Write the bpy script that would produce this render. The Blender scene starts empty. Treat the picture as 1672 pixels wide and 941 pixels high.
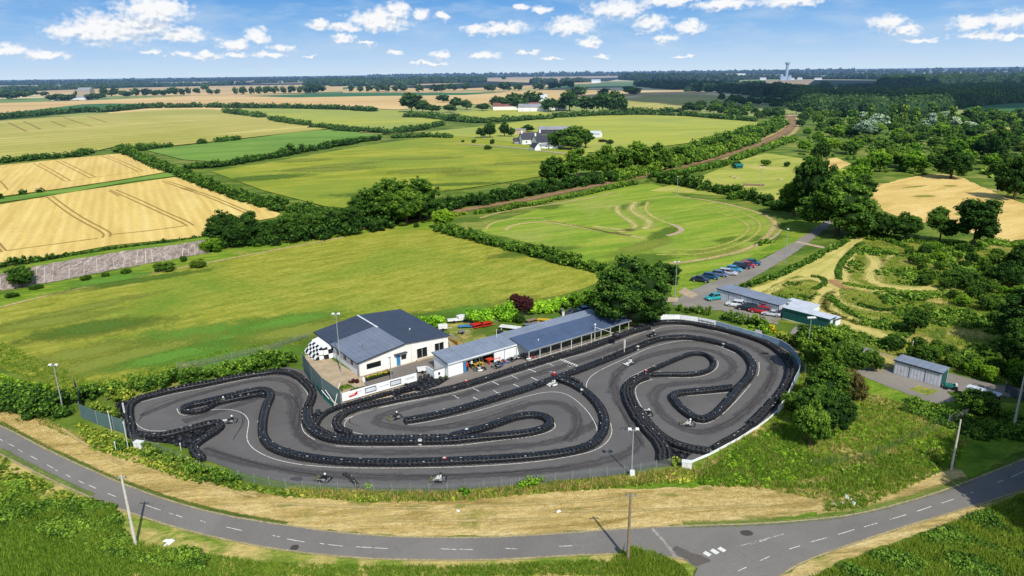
import bpy, math, random
import numpy as np
from mathutils import Vector, Matrix
random.seed(7)
RNG = np.random.default_rng(11)
SC = bpy.context.scene
COL = SC.collection
R = math.radians
PI = math.pi

# ------------------------------------------------------------------ camera
CAM_H, FOC, PW, PH = 48.0, 1150.0, 1672.0, 941.0
PITCH = math.atan(351 / FOC)
ROLL = R(0.75)
_f = Vector((0, math.cos(PITCH), -math.sin(PITCH)))
_r0 = Vector((1, 0, 0)); _u0 = Vector((0, math.sin(PITCH), math.cos(PITCH)))
_r = math.cos(ROLL) * _r0 - math.sin(ROLL) * _u0
_u = math.sin(ROLL) * _r0 + math.cos(ROLL) * _u0
cam_d = bpy.data.cameras.new('camera')
cam = bpy.data.objects.new('camera', cam_d); COL.objects.link(cam)
cam_d.sensor_width = 36; cam_d.lens = 36 * FOC / PW
cam_d.clip_start = 0.5; cam_d.clip_end = 200000
M3 = Matrix((_r, _u, -_f)).transposed()
cam.matrix_world = Matrix.Translation((0, 0, CAM_H)) @ M3.to_4x4()
SC.camera = cam

def ray(px, py):
    return _f + (px - PW/2)/FOC*_r - (py - PH/2)/FOC*_u
def G(px, py, z=0.0):
    """ground point (x, y) on the plane of height z seen from the drone at a photo position"""
    d = ray(px, py)
    if d.z > -0.0006: d.z = -0.0006
    t = (z - CAM_H) / d.z
    return (d.x * t, d.y * t)
def ppm(px, py):
    """photo pixels per metre for upright things standing at that ground point"""
    x, y = G(px, py)
    q = Vector((x, y, -CAM_H)); zc = q.dot(_f)
    return FOC / zc
def dist(x, y): return math.sqrt(x*x + y*y + CAM_H*CAM_H)

# ------------------------------------------------------------------ object helpers
def tag(o, label=None, cat=None, group=None, kind=None):
    if label: o['label'] = label
    if cat: o['category'] = cat
    if group: o['group'] = group
    if kind: o['kind'] = kind
    return o
def empty(name, loc=(0,0,0), rz=0, label=None, cat=None, group=None):
    o = bpy.data.objects.new(name, None); COL.objects.link(o)
    o.empty_display_size = 0.3
    o.location = loc; o.rotation_euler = (0, 0, rz)
    return tag(o, label, cat, group)
def copy_tree(o, parent=None):
    c = o.copy(); COL.objects.link(c)
    c.parent = parent
    for ch in list(o.children): copy_tree(ch, c)
    return c
def mesh_obj(name, V, F, mat, parent=None, smooth=False, attr=None, sizes=None, loc=None):
    """V (n,3), F (m,k) numpy or list of lists"""
    me = bpy.data.meshes.new(name)
    V = np.asarray(V, dtype=np.float32)
    if isinstance(F, np.ndarray):
        m, k = F.shape
        me.vertices.add(len(V)); me.vertices.foreach_set('co', V.ravel())
        me.loops.add(m*k); me.loops.foreach_set('vertex_index', F.astype(np.int32).ravel())
        me.polygons.add(m)
        me.polygons.foreach_set('loop_start', np.arange(0, m*k, k, dtype=np.int32))
        me.polygons.foreach_set('loop_total', np.full(m, k, dtype=np.int32))
        me.update(calc_edges=True)
    else:
        me.from_pydata([tuple(v) for v in V.tolist()], [], F); me.update()
    if attr is not None:
        a = me.attributes.new('tone', 'FLOAT', 'FACE'); a.data.foreach_set('value', np.asarray(attr, dtype=np.float32))
    if smooth: me.polygons.foreach_set('use_smooth', [True]*len(me.polygons))
    if mat: me.materials.append(mat)
    o = bpy.data.objects.new(name, me); COL.objects.link(o)
    if parent: o.parent = parent
    if loc is not None: o.location = loc
    return o

class MB:
    def __init__(s): s.v = []; s.f = []
    def add(s, vs, fs):
        b = len(s.v); s.v += [tuple(v) for v in vs]; s.f += [[i+b for i in f] for f in fs]; return s
    def box(s, x0, x1, y0, y1, z0, z1):
        return s.add([(x0,y0,z0),(x1,y0,z0),(x1,y1,z0),(x0,y1,z0),(x0,y0,z1),(x1,y0,z1),(x1,y1,z1),(x0,y1,z1)],
                     [(3,2,1,0),(4,5,6,7),(0,1,5,4),(1,2,6,5),(2,3,7,6),(3,0,4,7)])
    def hexa(s, b, t):  # four base points, four top points
        return s.add(list(b)+list(t), [(3,2,1,0),(4,5,6,7),(0,1,5,4),(1,2,6,5),(2,3,7,6),(3,0,4,7)])
    def tube(s, pts, r, n=8, caps=True):
        pts = [Vector(p) for p in pts]; rs = r if isinstance(r,(list,tuple)) else [r]*len(pts)
        vs = []; fs = []
        for i, p in enumerate(pts):
            d = (pts[min(i+1,len(pts)-1)] - pts[max(i-1,0)]).normalized()
            a = Vector((0,0,1)) if abs(d.z) < .9 else Vector((1,0,0))
            e1 = d.cross(a).normalized(); e2 = d.cross(e1)
            for k in range(n):
                t = 2*PI*k/n; vs.append(p + rs[i]*(math.cos(t)*e1 + math.sin(t)*e2))
        for i in range(len(pts)-1):
            for k in range(n):
                fs.append((i*n+k, i*n+(k+1)%n, (i+1)*n+(k+1)%n, (i+1)*n+k))
        if caps: fs += [tuple(range(n))[::-1], tuple((len(pts)-1)*n+k for k in range(n))]
        return s.add(vs, fs)
    def cyl(s, x, y, z0, z1, r0, r1=None, n=12):
        return s.tube([(x,y,z0),(x,y,z1)], [r0, r0 if r1 is None else r1], n)
    def ball(s, c, r, n=10, m=6):
        rx, ry, rz = (r,r,r) if not isinstance(r,(tuple,list)) else r
        vs = [(c[0],c[1],c[2]-rz)]; fs = []
        for j in range(1,m):
            a = -PI/2 + PI*j/m
            for k in range(n):
                t = 2*PI*k/n; vs.append((c[0]+rx*math.cos(a)*math.cos(t), c[1]+ry*math.cos(a)*math.sin(t), c[2]+rz*math.sin(a)))
        vs.append((c[0],c[1],c[2]+rz)); L = len(vs)-1
        for k in range(n): fs.append((0, 1+(k+1)%n, 1+k)); fs.append((L, L-n+k, L-n+(k+1)%n))
        for j in range(m-2):
            for k in range(n): fs.append((1+j*n+k, 1+j*n+(k+1)%n, 1+(j+1)*n+(k+1)%n, 1+(j+1)*n+k))
        return s.add(vs, fs)
    def prism(s, prof, y0, y1):  # profile of (x,z) swept along y
        n = len(prof)
        return s.add([(x,y0,z) for x,z in prof]+[(x,y1,z) for x,z in prof],
                     [tuple(range(n)), tuple(range(2*n-1,n-1,-1))]+[(i+n,(i+1)%n+n,(i+1)%n,i) for i in range(n)])
    def build(s, name, mat, parent=None, smooth=False, bevel=0):
        o = mesh_obj(name, np.array(s.v), s.f, mat, parent, smooth)
        if bevel:
            b = o.modifiers.new('bevel','BEVEL'); b.width = bevel; b.segments = 2; b.limit_method = 'ANGLE'
        return o

# ------------------------------------------------------------------ materials
def lin(c):
    c = c/255.0
    return c/12.92 if c <= 0.04045 else ((c+0.055)/1.055)**2.4
def rgb(r, g, b): return (lin(r), lin(g), lin(b), 1)

class NT:
    def __init__(s, m):
        s.t = m.node_tree; s.t.nodes.clear()
    def n(s, typ, **kw):
        nd = s.t.nodes.new(typ)
        for k, v in kw.items():
            if k.startswith('_'): setattr(nd, k[1:], v)
            else: nd.inputs[k.replace('__',' ')].default_value = v
        return nd
    def l(s, a, b): s.t.links.new(a, b)
    def math(s, op, a, b=None, c=None, clamp=False):
        nd = s.t.nodes.new('ShaderNodeMath'); nd.operation = op; nd.use_clamp = clamp
        for i, q in enumerate((a, b, c)):
            if q is None: continue
            if isinstance(q, (int, float)): nd.inputs[i].default_value = q
            else: s.l(q, nd.inputs[i])
        return nd.outputs[0]
    def mix(s, fac, a, b, blend='MIX'):
        nd = s.t.nodes.new('ShaderNodeMix'); nd.data_type = 'RGBA'; nd.blend_type = blend
        for sock, q in ((nd.inputs[0], fac), (nd.inputs[6], a), (nd.inputs[7], b)):
            if isinstance(q, (int, float, tuple)): sock.default_value = q
            else: s.l(q, sock)
        return nd.outputs[2]
    def coord(s, scale=(1,1,1), rot=(0,0,0), out='Object'):
        tc = s.t.nodes.new('ShaderNodeTexCoord'); mp = s.t.nodes.new('ShaderNodeMapping')
        mp.vector_type = 'TEXTURE' if False else 'POINT'
        s.l(tc.outputs[out], mp.inputs['Vector'])
        mp.inputs['Scale'].default_value = scale; mp.inputs['Rotation'].default_value = rot
        return mp.outputs[0]
    def rotscale(s, ang, scale):
        """rotate about z first, then scale (streaks run along the rotated x axis)"""
        tc = s.t.nodes.new('ShaderNodeTexCoord')
        m1 = s.t.nodes.new('ShaderNodeMapping'); m1.inputs['Rotation'].default_value = (0,0,-ang)
        m2 = s.t.nodes.new('ShaderNodeMapping'); m2.inputs['Scale'].default_value = scale
        s.l(tc.outputs['Object'], m1.inputs['Vector']); s.l(m1.outputs[0], m2.inputs['Vector'])
        return m2.outputs[0]
    def noise(s, vec, scale=1, detail=5, rough=.6, dist=0.0):
        nd = s.t.nodes.new('ShaderNodeTexNoise'); nd.inputs['Scale'].default_value = scale
        nd.inputs['Detail'].default_value = detail; nd.inputs['Roughness'].default_value = rough
        nd.inputs['Distortion'].default_value = dist
        s.l(vec, nd.inputs['Vector']); return nd.outputs[0]
    def ramp(s, fac, stops, interp='LINEAR'):
        nd = s.t.nodes.new('ShaderNodeValToRGB'); cr = nd.color_ramp; cr.interpolation = interp
        while len(cr.elements) > 1: cr.elements.remove(cr.elements[-1])
        cr.elements[0].position = stops[0][0]; cr.elements[0].color = stops[0][1]
        for p, c in stops[1:]:
            e = cr.elements.new(p); e.color = c
        s.l(fac, nd.inputs[0]); return nd.outputs[0]
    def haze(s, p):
        """distance haze put into the material as blue glow and muted base colour, by world position only"""
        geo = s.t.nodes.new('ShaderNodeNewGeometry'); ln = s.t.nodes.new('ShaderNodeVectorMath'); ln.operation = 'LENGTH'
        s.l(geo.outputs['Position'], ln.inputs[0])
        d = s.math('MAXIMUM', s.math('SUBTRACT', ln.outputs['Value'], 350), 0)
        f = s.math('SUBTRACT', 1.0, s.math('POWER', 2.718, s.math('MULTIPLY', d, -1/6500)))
        p.inputs['Emission Color'].default_value = (.115,.235,.43,1)  # blue glow painted in as far-off haze
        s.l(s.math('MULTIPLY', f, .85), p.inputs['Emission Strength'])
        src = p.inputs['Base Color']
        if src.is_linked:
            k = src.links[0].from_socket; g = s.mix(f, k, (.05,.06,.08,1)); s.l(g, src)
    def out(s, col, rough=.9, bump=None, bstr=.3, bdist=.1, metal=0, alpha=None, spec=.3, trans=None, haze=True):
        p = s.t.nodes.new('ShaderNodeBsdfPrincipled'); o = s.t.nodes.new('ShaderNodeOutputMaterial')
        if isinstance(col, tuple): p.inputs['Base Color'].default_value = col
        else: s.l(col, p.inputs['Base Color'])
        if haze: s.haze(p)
        if isinstance(rough, (int, float)): p.inputs['Roughness'].default_value = rough
        else: s.l(rough, p.inputs['Roughness'])
        p.inputs['Metallic'].default_value = metal; p.inputs['Specular IOR Level'].default_value = spec
        if alpha is not None:
            if isinstance(alpha, (int, float)): p.inputs['Alpha'].default_value = alpha
            else: s.l(alpha, p.inputs['Alpha'])
        if bump is not None:
            b = s.t.nodes.new('ShaderNodeBump'); b.inputs['Strength'].default_value = bstr
            b.inputs['Distance'].default_value = bdist; s.l(bump, b.inputs['Height']); s.l(b.outputs[0], p.inputs['Normal'])
        s.l(p.outputs[0], o.inputs[0]); return p
def newmat(name):
    m = bpy.data.materials.new(name); m.use_nodes = True; return m, NT(m)

def field_mat(name, dark, mid, light, ang=0, along=.03, across=.25, patch=None, pscale=.02, pth=(.5,.62), fine=1.2, bump=.5, bdist=.15, fstr=.35, lines=None):
    """grass or crop: streaks along ang, a fine grain and optional large patches of another colour"""
    m, t = newmat(name)
    v = t.rotscale(ang, (along, across, 1))
    a = t.noise(v, 1, 7, .65, .6)
    col = t.ramp(a, [(.30, rgb(*dark)), (.5, rgb(*mid)), (.70, rgb(*light))])
    vo = t.coord()
    big = t.noise(vo, pscale, 5, .62, .5)
    if patch:
        f = t.ramp(big, [(pth[0], (0,0,0,1)), (pth[1], (1,1,1,1))])
        col = t.mix(f, col, rgb(*patch))
    else:
        f = t.ramp(big, [(.3, (.84,.84,.84,1)), (.7, (1.12,1.12,1.10,1))])
        col = t.mix(1.0, col, f, 'MULTIPLY')
    if lines:   # drilling / mowing lines: (spacing, strength)
        w = t.t.nodes.new('ShaderNodeTexWave'); w.inputs['Scale'].default_value = .314/lines[0]
        w.bands_direction = 'Y'; w.inputs['Distortion'].default_value = lines[2] if len(lines) > 2 else 1.0
        w.inputs['Detail'].default_value = 3; w.inputs['Detail Scale'].default_value = 2
        t.l(t.rotscale(ang, (1,1,1)), w.inputs['Vector'])
        s_ = lines[1]
        col = t.mix(1.0, col, t.ramp(w.outputs[1], [(0,(1-s_,1-s_,1-s_,1)),(1,(1+s_,1+s_,1+s_,1))]), 'MULTIPLY')
    fn = t.noise(t.rotscale(ang, (fine*.6, fine, 1)), 1, 6, .75)
    g = t.ramp(fn, [(.25, (1-fstr,1-fstr,1-fstr,1)), (.75, (1+fstr,1+fstr,1+fstr*.8,1))])
    col = t.mix(1.0, col, g, 'MULTIPLY')
    t.out(col, .95, fn, bump, bdist, spec=.1)
    return m

def leaf_mat(name, dark, mid, light, trans=.0, var=.12):
    m, t = newmat(name)
    at = t.t.nodes.new('ShaderNodeAttribute'); at.attribute_name = 'tone'
    oi = t.t.nodes.new('ShaderNodeObjectInfo')
    geo = t.t.nodes.new('ShaderNodeNewGeometry')
    nz = t.noise(geo.outputs['Position'], .35, 3, .6)
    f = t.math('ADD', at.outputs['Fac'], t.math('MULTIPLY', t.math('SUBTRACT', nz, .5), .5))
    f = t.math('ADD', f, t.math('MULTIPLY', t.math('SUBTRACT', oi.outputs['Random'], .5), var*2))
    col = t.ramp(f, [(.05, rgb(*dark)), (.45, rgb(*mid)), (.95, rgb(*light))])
    col = t.mix(t.math('MULTIPLY', oi.outputs['Random'], .30), col, t.mix(1.0, col, (1.30,1.02,.66,1), 'MULTIPLY'))
    t.out(col, .75, spec=.18)
    p = [n for n in t.t.nodes if n.type == 'BSDF_PRINCIPLED'][0]
    tr = t.t.nodes.new('ShaderNodeBsdfTranslucent'); mx = t.t.nodes.new('ShaderNodeMixShader')
    t.l(t.mix(1.0, col, (1.3,1.35,.7,1), 'MULTIPLY'), tr.inputs[0]); mx.inputs[0].default_value = .30
    o = [n for n in t.t.nodes if n.type == 'OUTPUT_MATERIAL'][0]
    t.l(p.outputs[0], mx.inputs[1]); t.l(tr.outputs[0], mx.inputs[2]); t.l(mx.outputs[0], o.inputs[0])
    return m

def paint(name, c, rough=.5, metal=0, dirt=.12, dscale=.8, spec=.4, bump=0, c2=None):
    m, t = newmat(name)
    n = t.noise(t.coord(), dscale, 6, .65)
    a = rgb(*c); k = 1-dirt
    b = rgb(*c2) if c2 else (a[0]*k*.9, a[1]*k*.9, a[2]*k*.85, 1)
    col = t.ramp(n, [(.35, b), (.62, a)])
    t.out(col, rough, n if bump else None, bump or .1, .02, metal=metal, spec=spec)
    return m

def asphalt(name, c, crack=.5, worn=None, scale=1.0, fleck=.2):
    m, t = newmat(name)
    vo = t.coord()
    big = t.noise(vo, .12*scale, 6, .62, .8)
    a = rgb(*c)
    col = t.ramp(big, [(.25, tuple(q*.80 for q in a[:3])+(1,)), (.5, a), (.78, tuple(q*1.22 for q in a[:3])+(1,))])
    fn = t.noise(vo, 4.5, 6, .8)
    col = t.mix(1.0, col, t.ramp(fn, [(.25,(1-fleck,)*3+(1,)),(.75,(1+fleck,)*3+(1,))]), 'MULTIPLY')
    # dark sweeping rubber marks and cracks
    st = t.noise(vo, .35, 3, .5, 2.5)
    ln = t.math('ABSOLUTE', t.math('SUBTRACT', st, .5))
    f = t.math('MULTIPLY', t.math('SUBTRACT', 1.0, t.math('MULTIPLY', ln, 42), clamp=True), crack, clamp=True)
    brk = t.ramp(t.noise(vo, .09, 2), [(.48,(0,0,0,1)),(.62,(1,1,1,1))])
    f = t.math('MULTIPLY', f, brk)
    col = t.mix(f, col, tuple(q*.45 for q in a[:3])+(1,))
    if worn:
        w = t.ramp(t.noise(vo, .5, 5, .7), [(.58,(0,0,0,1)),(.74,(.55,.55,.55,1))])
        col = t.mix(w, col, rgb(*worn))
    t.out(col, .88, fn, .25, .02, spec=.25)
    return m

def strip_mat(name, c1, c2, thr=.42, soft=.25, nscale=.7, edge=.9, rep=0):
    """a worn surface painted onto the ground sheet whose edges fray (real sheet, uv: u along, v across)"""
    m, t = newmat(name)
    uv = t.t.nodes.new('ShaderNodeUVMap'); uv.uv_map = 'uv'
    sp = t.t.nodes.new('ShaderNodeSeparateXYZ'); t.l(uv.outputs[0], sp.inputs[0])
    mp = t.t.nodes.new('ShaderNodeMapping'); mp.inputs['Scale'].default_value = (nscale*.25, nscale*3 if rep == 0 else rep, 1)
    t.l(uv.outputs[0], mp.inputs['Vector'])
    st = t.noise(mp.outputs[0], 1, 6, .65, .3)
    fn = t.noise(t.coord(), nscale*2, 6, .75)
    col = t.ramp(t.math('MULTIPLY', t.math('ADD', st, fn), .5), [(.35, rgb(*c1)), (.62, rgb(*c2))])
    d = t.math('ABSOLUTE', t.math('SUBTRACT', sp.outputs[1], .5))      # 0 centre .5 edge
    e = t.math('SUBTRACT', 1.0, t.math('MULTIPLY', d, 2*edge), clamp=True)
    a = t.math('ADD', e, t.math('MULTIPLY', t.math('SUBTRACT', fn, .5), 1.6))
    a = t.ramp(t.math('ADD', a, t.math('MULTIPLY', t.math('SUBTRACT', st, .5), .8)), [(thr-soft, (0,0,0,1)), (thr+soft, (1,1,1,1))])
    t.out(col, .95, fn, .3, .05, alpha=a, spec=.1)
    return m

# ------------------------------------------------------------------ ground sheets
from mathutils.geometry import tessellate_polygon
def smooth_pts(pts, closed=False, step=None, it=2):
    P = [Vector(p) for p in pts]
    for _ in range(it):       # Chaikin
        Q = []
        n = len(P)
        rng = range(n) if closed else range(n-1)
        if not closed: Q.append(P[0])
        for i in rng:
            a, b = P[i], P[(i+1) % n]
            Q.append(a*.75+b*.25); Q.append(a*.25+b*.75)
        if not closed: Q.append(P[-1])
        P = Q
    return P
def resample(P, step, closed=False):
    P = [Vector(p) for p in P]
    if closed: P = P + [P[0]]
    out = [P[0].copy()]; acc = 0
    for i in range(len(P)-1):
        a, b = P[i], P[i+1]; L = (b-a).length
        if L < 1e-9: continue
        t = step - acc
        while t <= L:
            out.append(a + (b-a)*(t/L)); t += step
        acc = (acc + L) % step
    return out
def sheet(name, pts_px, z, mat, label=None, jit=0.0, smooth=0, world=False, kind='structure'):
    P = [Vector(p) if world else Vector(G(*p)) for p in pts_px]
    if smooth: P = smooth_pts(P, True, it=smooth)
    if jit:
        r = random.Random(hash(name) % 1000 if False else len(pts_px)*13)
        Q = []
        for i in range(len(P)):
            a, b = P[i], P[(i+1) % len(P)]; L = (b-a).length
            k = max(1, min(60, int(L/(jit*4))))
            for q in range(k):
                Q.append(a+(b-a)*(q/k) + Vector((r.uniform(-jit,jit), r.uniform(-jit,jit))))
        P = Q
    tri = tessellate_polygon([[Vector((p.x,p.y,0)) for p in P]])
    V = [(p.x, p.y, z) for p in P]
    F = []
    for t3 in tri:
        a, b, c = [P[i] for i in t3]
        F.append(list(t3) if (b-a).cross(c-a) > 0 else list(t3)[::-1])
    o = mesh_obj(name, np.array(V), F, mat)
    if label: o['label'] = label
    if kind: o['kind'] = kind
    return o
def strip(name, pts_px, width, z, mat, parent=None, smooth=2, step=2.0, world=False, kind='structure', label=None, zz=0, wend=None):
    P = [Vector(p) if world else Vector(G(*p, zz)) for p in pts_px]
    if smooth: P = smooth_pts(P, it=smooth)
    P = resample(P, step) + [P[-1]]
    V = []; UV = []; u = 0
    n = len(P)
    for i, p in enumerate(P):
        d = (P[min(i+1,n-1)] - P[max(i-1,0)])
        if d.length < 1e-6: d = Vector((1,0))
        d.normalize(); nn = Vector((-d.y, d.x))
        if i: u += (p-P[i-1]).length
        w = width if wend is None else width + (wend-width)*i/(n-1)
        V += [(p.x+nn.x*w/2, p.y+nn.y*w/2, z), (p.x-nn.x*w/2, p.y-nn.y*w/2, z)]
        UV += [(u,1),(u,0)]
    F = [[2*i,2*i+1,2*i+3,2*i+2] for i in range(n-1)]
    o = mesh_obj(name, np.array(V), F, mat, parent)
    ul = o.data.uv_layers.new(name='uv')
    for lp in o.data.loops: ul.data[lp.index].uv = UV[lp.vertex_index]
    if kind and not parent: o['kind'] = kind
    if label: o['label'] = label
    return o

# ------------------------------------------------------------------ foliage
def _ico():
    t = (1+5**.5)/2
    v = np.array([(-1,t,0),(1,t,0),(-1,-t,0),(1,-t,0),(0,-1,t),(0,1,t),(0,-1,-t),(0,1,-t),(t,0,-1),(t,0,1),(-t,0,-1),(-t,0,1)], float)
    v /= np.linalg.norm(v[0])
    f = [(0,11,5),(0,5,1),(0,1,7),(0,7,10),(0,10,11),(1,5,9),(5,11,4),(11,10,2),(10,7,6),(7,1,8),(3,9,4),(3,4,2),(3,2,6),(3,6,8),(3,8,9),(4,9,5),(2,4,11),(6,2,10),(8,6,7),(9,8,1)]
    def sub(v, f):
        v = list(map(tuple, v)); cache = {}; nf = []
        def mid(a, b):
            k = (min(a,b), max(a,b))
            if k not in cache:
                m = (np.array(v[a])+np.array(v[b]))/2; m /= np.linalg.norm(m); cache[k] = len(v); v.append(tuple(m))
            return cache[k]
        for a, b, c in f:
            ab, bc, ca = mid(a,b), mid(b,c), mid(c,a)
            nf += [(a,ab,ca),(b,bc,ab),(c,ca,bc),(ab,bc,ca)]
        return np.array(v), nf
    v1, f1 = sub(v, f); v2, f2 = sub(v1, f1)
    return [(v, np.array(f)), (v1, np.array(f1)), (v2, np.array(f2))]
ICO = _ico()

def foliage(C, Rr, leaf, cover=1.0, core=.72, rng=None, squash=.85, tone=None, core_lv=0, up=.25):
    """C (n,3) clump centres, Rr (n,) radii, leaf size -> V, F(tri), tone.  Each clump: a dark core and small leaf faces round it"""
    rng = rng or RNG
    C = np.asarray(C, float); Rr = np.asarray(Rr, float); n = len(C)
    if np.isscalar(leaf): leaf = np.full(n, leaf)
    tone = np.zeros(n) if tone is None else np.asarray(tone)
    iv, if_ = ICO[core_lv]
    k = len(iv)
    J = 1 + rng.normal(0, .10, (n, k))
    CV = C[:,None,:] + iv[None]*(Rr*core)[:,None,None]*J[:,:,None]*np.array([1,1,squash])
    CF = (if_[None] + (np.arange(n)*k)[:,None,None]).reshape(-1,3)
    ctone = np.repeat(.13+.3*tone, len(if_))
    cnt = np.maximum(6, (cover*4*PI*Rr**2/(leaf**2)*.46).astype(int))
    idx = np.repeat(np.arange(n), cnt); N = len(idx)
    d = rng.normal(size=(N,3)); d /= np.linalg.norm(d,axis=1)[:,None]
    flip = (d[:,2] < -.25) & (rng.random(N) < .75); d[flip,2] *= -1
    rad = Rr[idx]*(1 - np.abs(rng.normal(0,.13,N))) * (1 + .12*rng.random(N))
    P = C[idx] + d*rad[:,None]*np.array([1,1,squash])
    nrm = d*1.0 + rng.normal(0,.55,(N,3)) + np.array([0,0,up]); nrm /= np.linalg.norm(nrm,axis=1)[:,None]
    a = rng.normal(size=(N,3)); t1 = np.cross(nrm, a); t1 /= np.linalg.norm(t1,axis=1)[:,None]; t2 = np.cross(nrm, t1)
    s = leaf[idx]*(0.55+.9*rng.random(N))
    asp = .55+.45*rng.random(N)
    v0 = P + t1*(s*.62)[:,None]; v1 = P + t2*(s*.5*asp)[:,None] + nrm*(s*.12)[:,None]
    v2 = P - t1*(s*.62)[:,None]; v3 = P - t2*(s*.5*asp)[:,None] + nrm*(s*.12)[:,None]
    LV = np.stack([v0,v1,v2,v3],1).reshape(-1,3)
    b = np.arange(N)*4 + len(CV.reshape(-1,3))
    LF = np.concatenate([np.stack([b,b+1,b+2],1), np.stack([b,b+2,b+3],1)])
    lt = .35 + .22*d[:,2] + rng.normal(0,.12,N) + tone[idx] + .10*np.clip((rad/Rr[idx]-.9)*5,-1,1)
    V = np.concatenate([CV.reshape(-1,3), LV]); F = np.concatenate([CF, LF])
    return V, F, np.concatenate([ctone, lt, lt])

def leaf_size(d): return max(.18, d*.0025)
# ================================================================== MATERIALS
MAT = {}
GRASS_BASE = field_mat('rough_grass', (58,84,26), (92,116,40), (140,146,64), R(15), .05, .12, (150,148,74), .03, (.56,.70), 1.0, .5, .2, .30)
M_MEADOW = field_mat('mown_meadow', (120,130,44), (150,153,55), (176,170,78), R(36), .12, .40, (114,140,46), .022, (.50,.70), 1.5, .9, .35, .42)
M_LUSH = field_mat('lush_patch', (92,134,44), (112,152,54), (132,162,62), R(30), .05, .2, None, .05, fine=1.4, fstr=.25)
M_MID = field_mat('pasture', (112,128,38), (148,154,50), (174,168,68), R(18), .03, .10, (124,142,52), .010, (.46,.64), .6, .4, .2, .18)
M_GREEN = field_mat('green_field', (92,130,50), (114,148,60), (136,160,72), R(22), .008, .05, None, .01, fine=.4, fstr=.12)
M_DKGREEN = field_mat('dark_green_field', (52,98,50), (62,112,56), (78,124,60), R(10), .003, .02, None, .004, fine=.2, fstr=.1)
M_BRIGHT = field_mat('bright_pasture', (148,156,60), (168,172,72), (182,180,84), R(8), .006, .05, (150,160,78), .006, (.45,.62), .4, .3, .2, .12)
M_YELL = field_mat('ripening_field', (158,152,78), (182,172,92), (200,188,108), R(58), .006, .05, (164,160,74), .006, (.44,.62), .3, .3, .2, .14, lines=(24,.07,1.5))
M_WHEAT = field_mat('wheat', (202,172,96), (217,188,110), (227,201,128), R(118), .012, .2, (208,178,108), .02, (.5,.7), .8, .4, .15, .12, lines=(3.2,.05,1.0))
M_TANFAR = field_mat('stubble_far', (200,164,100), (216,182,120), (226,196,138), R(5), .001, .01, None, .002, fine=.06, fstr=.08)
M_PALEFAR = field_mat('pale_stubble_far', (204,188,150), (222,204,164), (230,214,180), R(5), .0006, .006, None, .001, fine=.02, fstr=.05)
M_PLOUGH = field_mat('ploughed_far', (150,128,96), (172,148,110), (190,166,126), R(5), .001, .01, None, .002, fine=.05, fstr=.08)
M_TANR = field_mat('dry_pasture', (186,156,88), (212,182,110), (226,198,130), R(30), .03, .12, (160,154,70), .03, (.60,.74), 1.0, .5, .2, .18)
M_STRAW = field_mat('cut_straw', (140,122,68), (196,172,112), (222,200,146), R(6), .10, .7, (134,136,62), .10, (.57,.70), 1.8, 1.0, .25, .38)
M_STRAWL = field_mat('cut_straw_left', (166,142,80), (204,178,116), (226,204,148), R(-38), .10, .6, (128,134,58), .09, (.54,.68), 1.8, 1.0, .25, .38)
M_BANK = field_mat('bank_grass', (84,118,30), (116,146,42), (156,160,66), R(20), .10, .3, (166,152,80), .09, (.60,.74), 1.6, 1.0, .3, .40)
M_SCRUBG = field_mat('scrub_grass', (84,100,32), (122,134,50), (166,158,78), R(-30), .06, .22, (178,158,84), .05, (.60,.72), 1.2, .9, .3, .40)
M_VERGE = field_mat('roadside_grass', (84,114,36), (128,144,56), (178,168,90), R(5), .3, .9, (194,174,108), .2, (.46,.6), 2.2, .9, .2, .38)
M_OVAL = field_mat('oval_grass', (98,132,40), (128,152,48), (162,166,68), R(28), .02, .16, (152,158,78), .022, (.50,.66), 1.1, .5, .2, .22, lines=(5,.06,6.0))
M_LAWN = field_mat('paddock_grass', (90,112,44), (128,138,62), (176,160,92), R(10), .2, .3, (190,164,104), .16, (.54,.66), 2.0, .8, .2, .35)
M_DIRT = field_mat('bare_soil', (128,100,74), (152,122,90), (176,148,112), R(30), .05, .2, None, .1, fine=1.2, fstr=.3)
M_CONC = paint('worn_concrete', (186,166,138), .9, dirt=.22, dscale=.5, spec=.15)
M_GRAVEL = asphalt('old_gravel_tarmac', (136,130,120), .2, (168,150,120))
M_ROAD = asphalt('road_asphalt', (122,118,111), .35, None, .7, .13)
M_TRACK = asphalt('track_asphalt', (99,97,94), .35, None, .8, .13)
M_PITLANE = asphalt('pit_lane_asphalt', (124,117,108), .3, (150,138,118))
M_WHITELINE = None
m_, t_ = newmat('worn_white_paint')
n_ = t_.noise(t_.coord(), 3, 5, .75)
t_.out(t_.ramp(n_, [(.3, rgb(188,184,174)), (.6, rgb(226,223,214))]), .7, alpha=t_.ramp(n_, [(.33,(0,0,0,1)),(.47,(1,1,1,1))]))
M_WHITELINE = m_
m_, t_ = newmat('faded_white_paint')
n_ = t_.noise(t_.coord(), 2.2, 6, .8)
t_.out(rgb(214,210,200), .7, alpha=t_.ramp(n_, [(.42,(0,0,0,1)),(.58,(.9,.9,.9,1))]))
M_FADED = m_
M_TRAM = strip_mat('tramline_stubble', (136,112,54), (172,144,80), .5, .4, .5)
M_TANTRK = strip_mat('mown_track', (160,160,78), (206,190,118), .55, .55, .5, rep=7)
M_RING = strip_mat('mown_ring_grass', (146,156,66), (176,176,88), .98, .7, .5, rep=5)
M_COURSE = strip_mat('worn_course_grass', (164,166,82), (196,186,116), .74, .5, .5, rep=6)
M_TANEDGE = strip_mat('worn_earth_edge', (160,146,88), (200,178,122), .55, .4, .6, rep=5)
M_BROWN = strip_mat('railway_ballast', (120,94,68), (160,130,96), .4, .3, .3, rep=6)
M_DARKGR = strip_mat('long_grass_line', (56,80,24), (96,112,40), .5, .3, .6, rep=3)  # dark green strip with frayed edges
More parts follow.
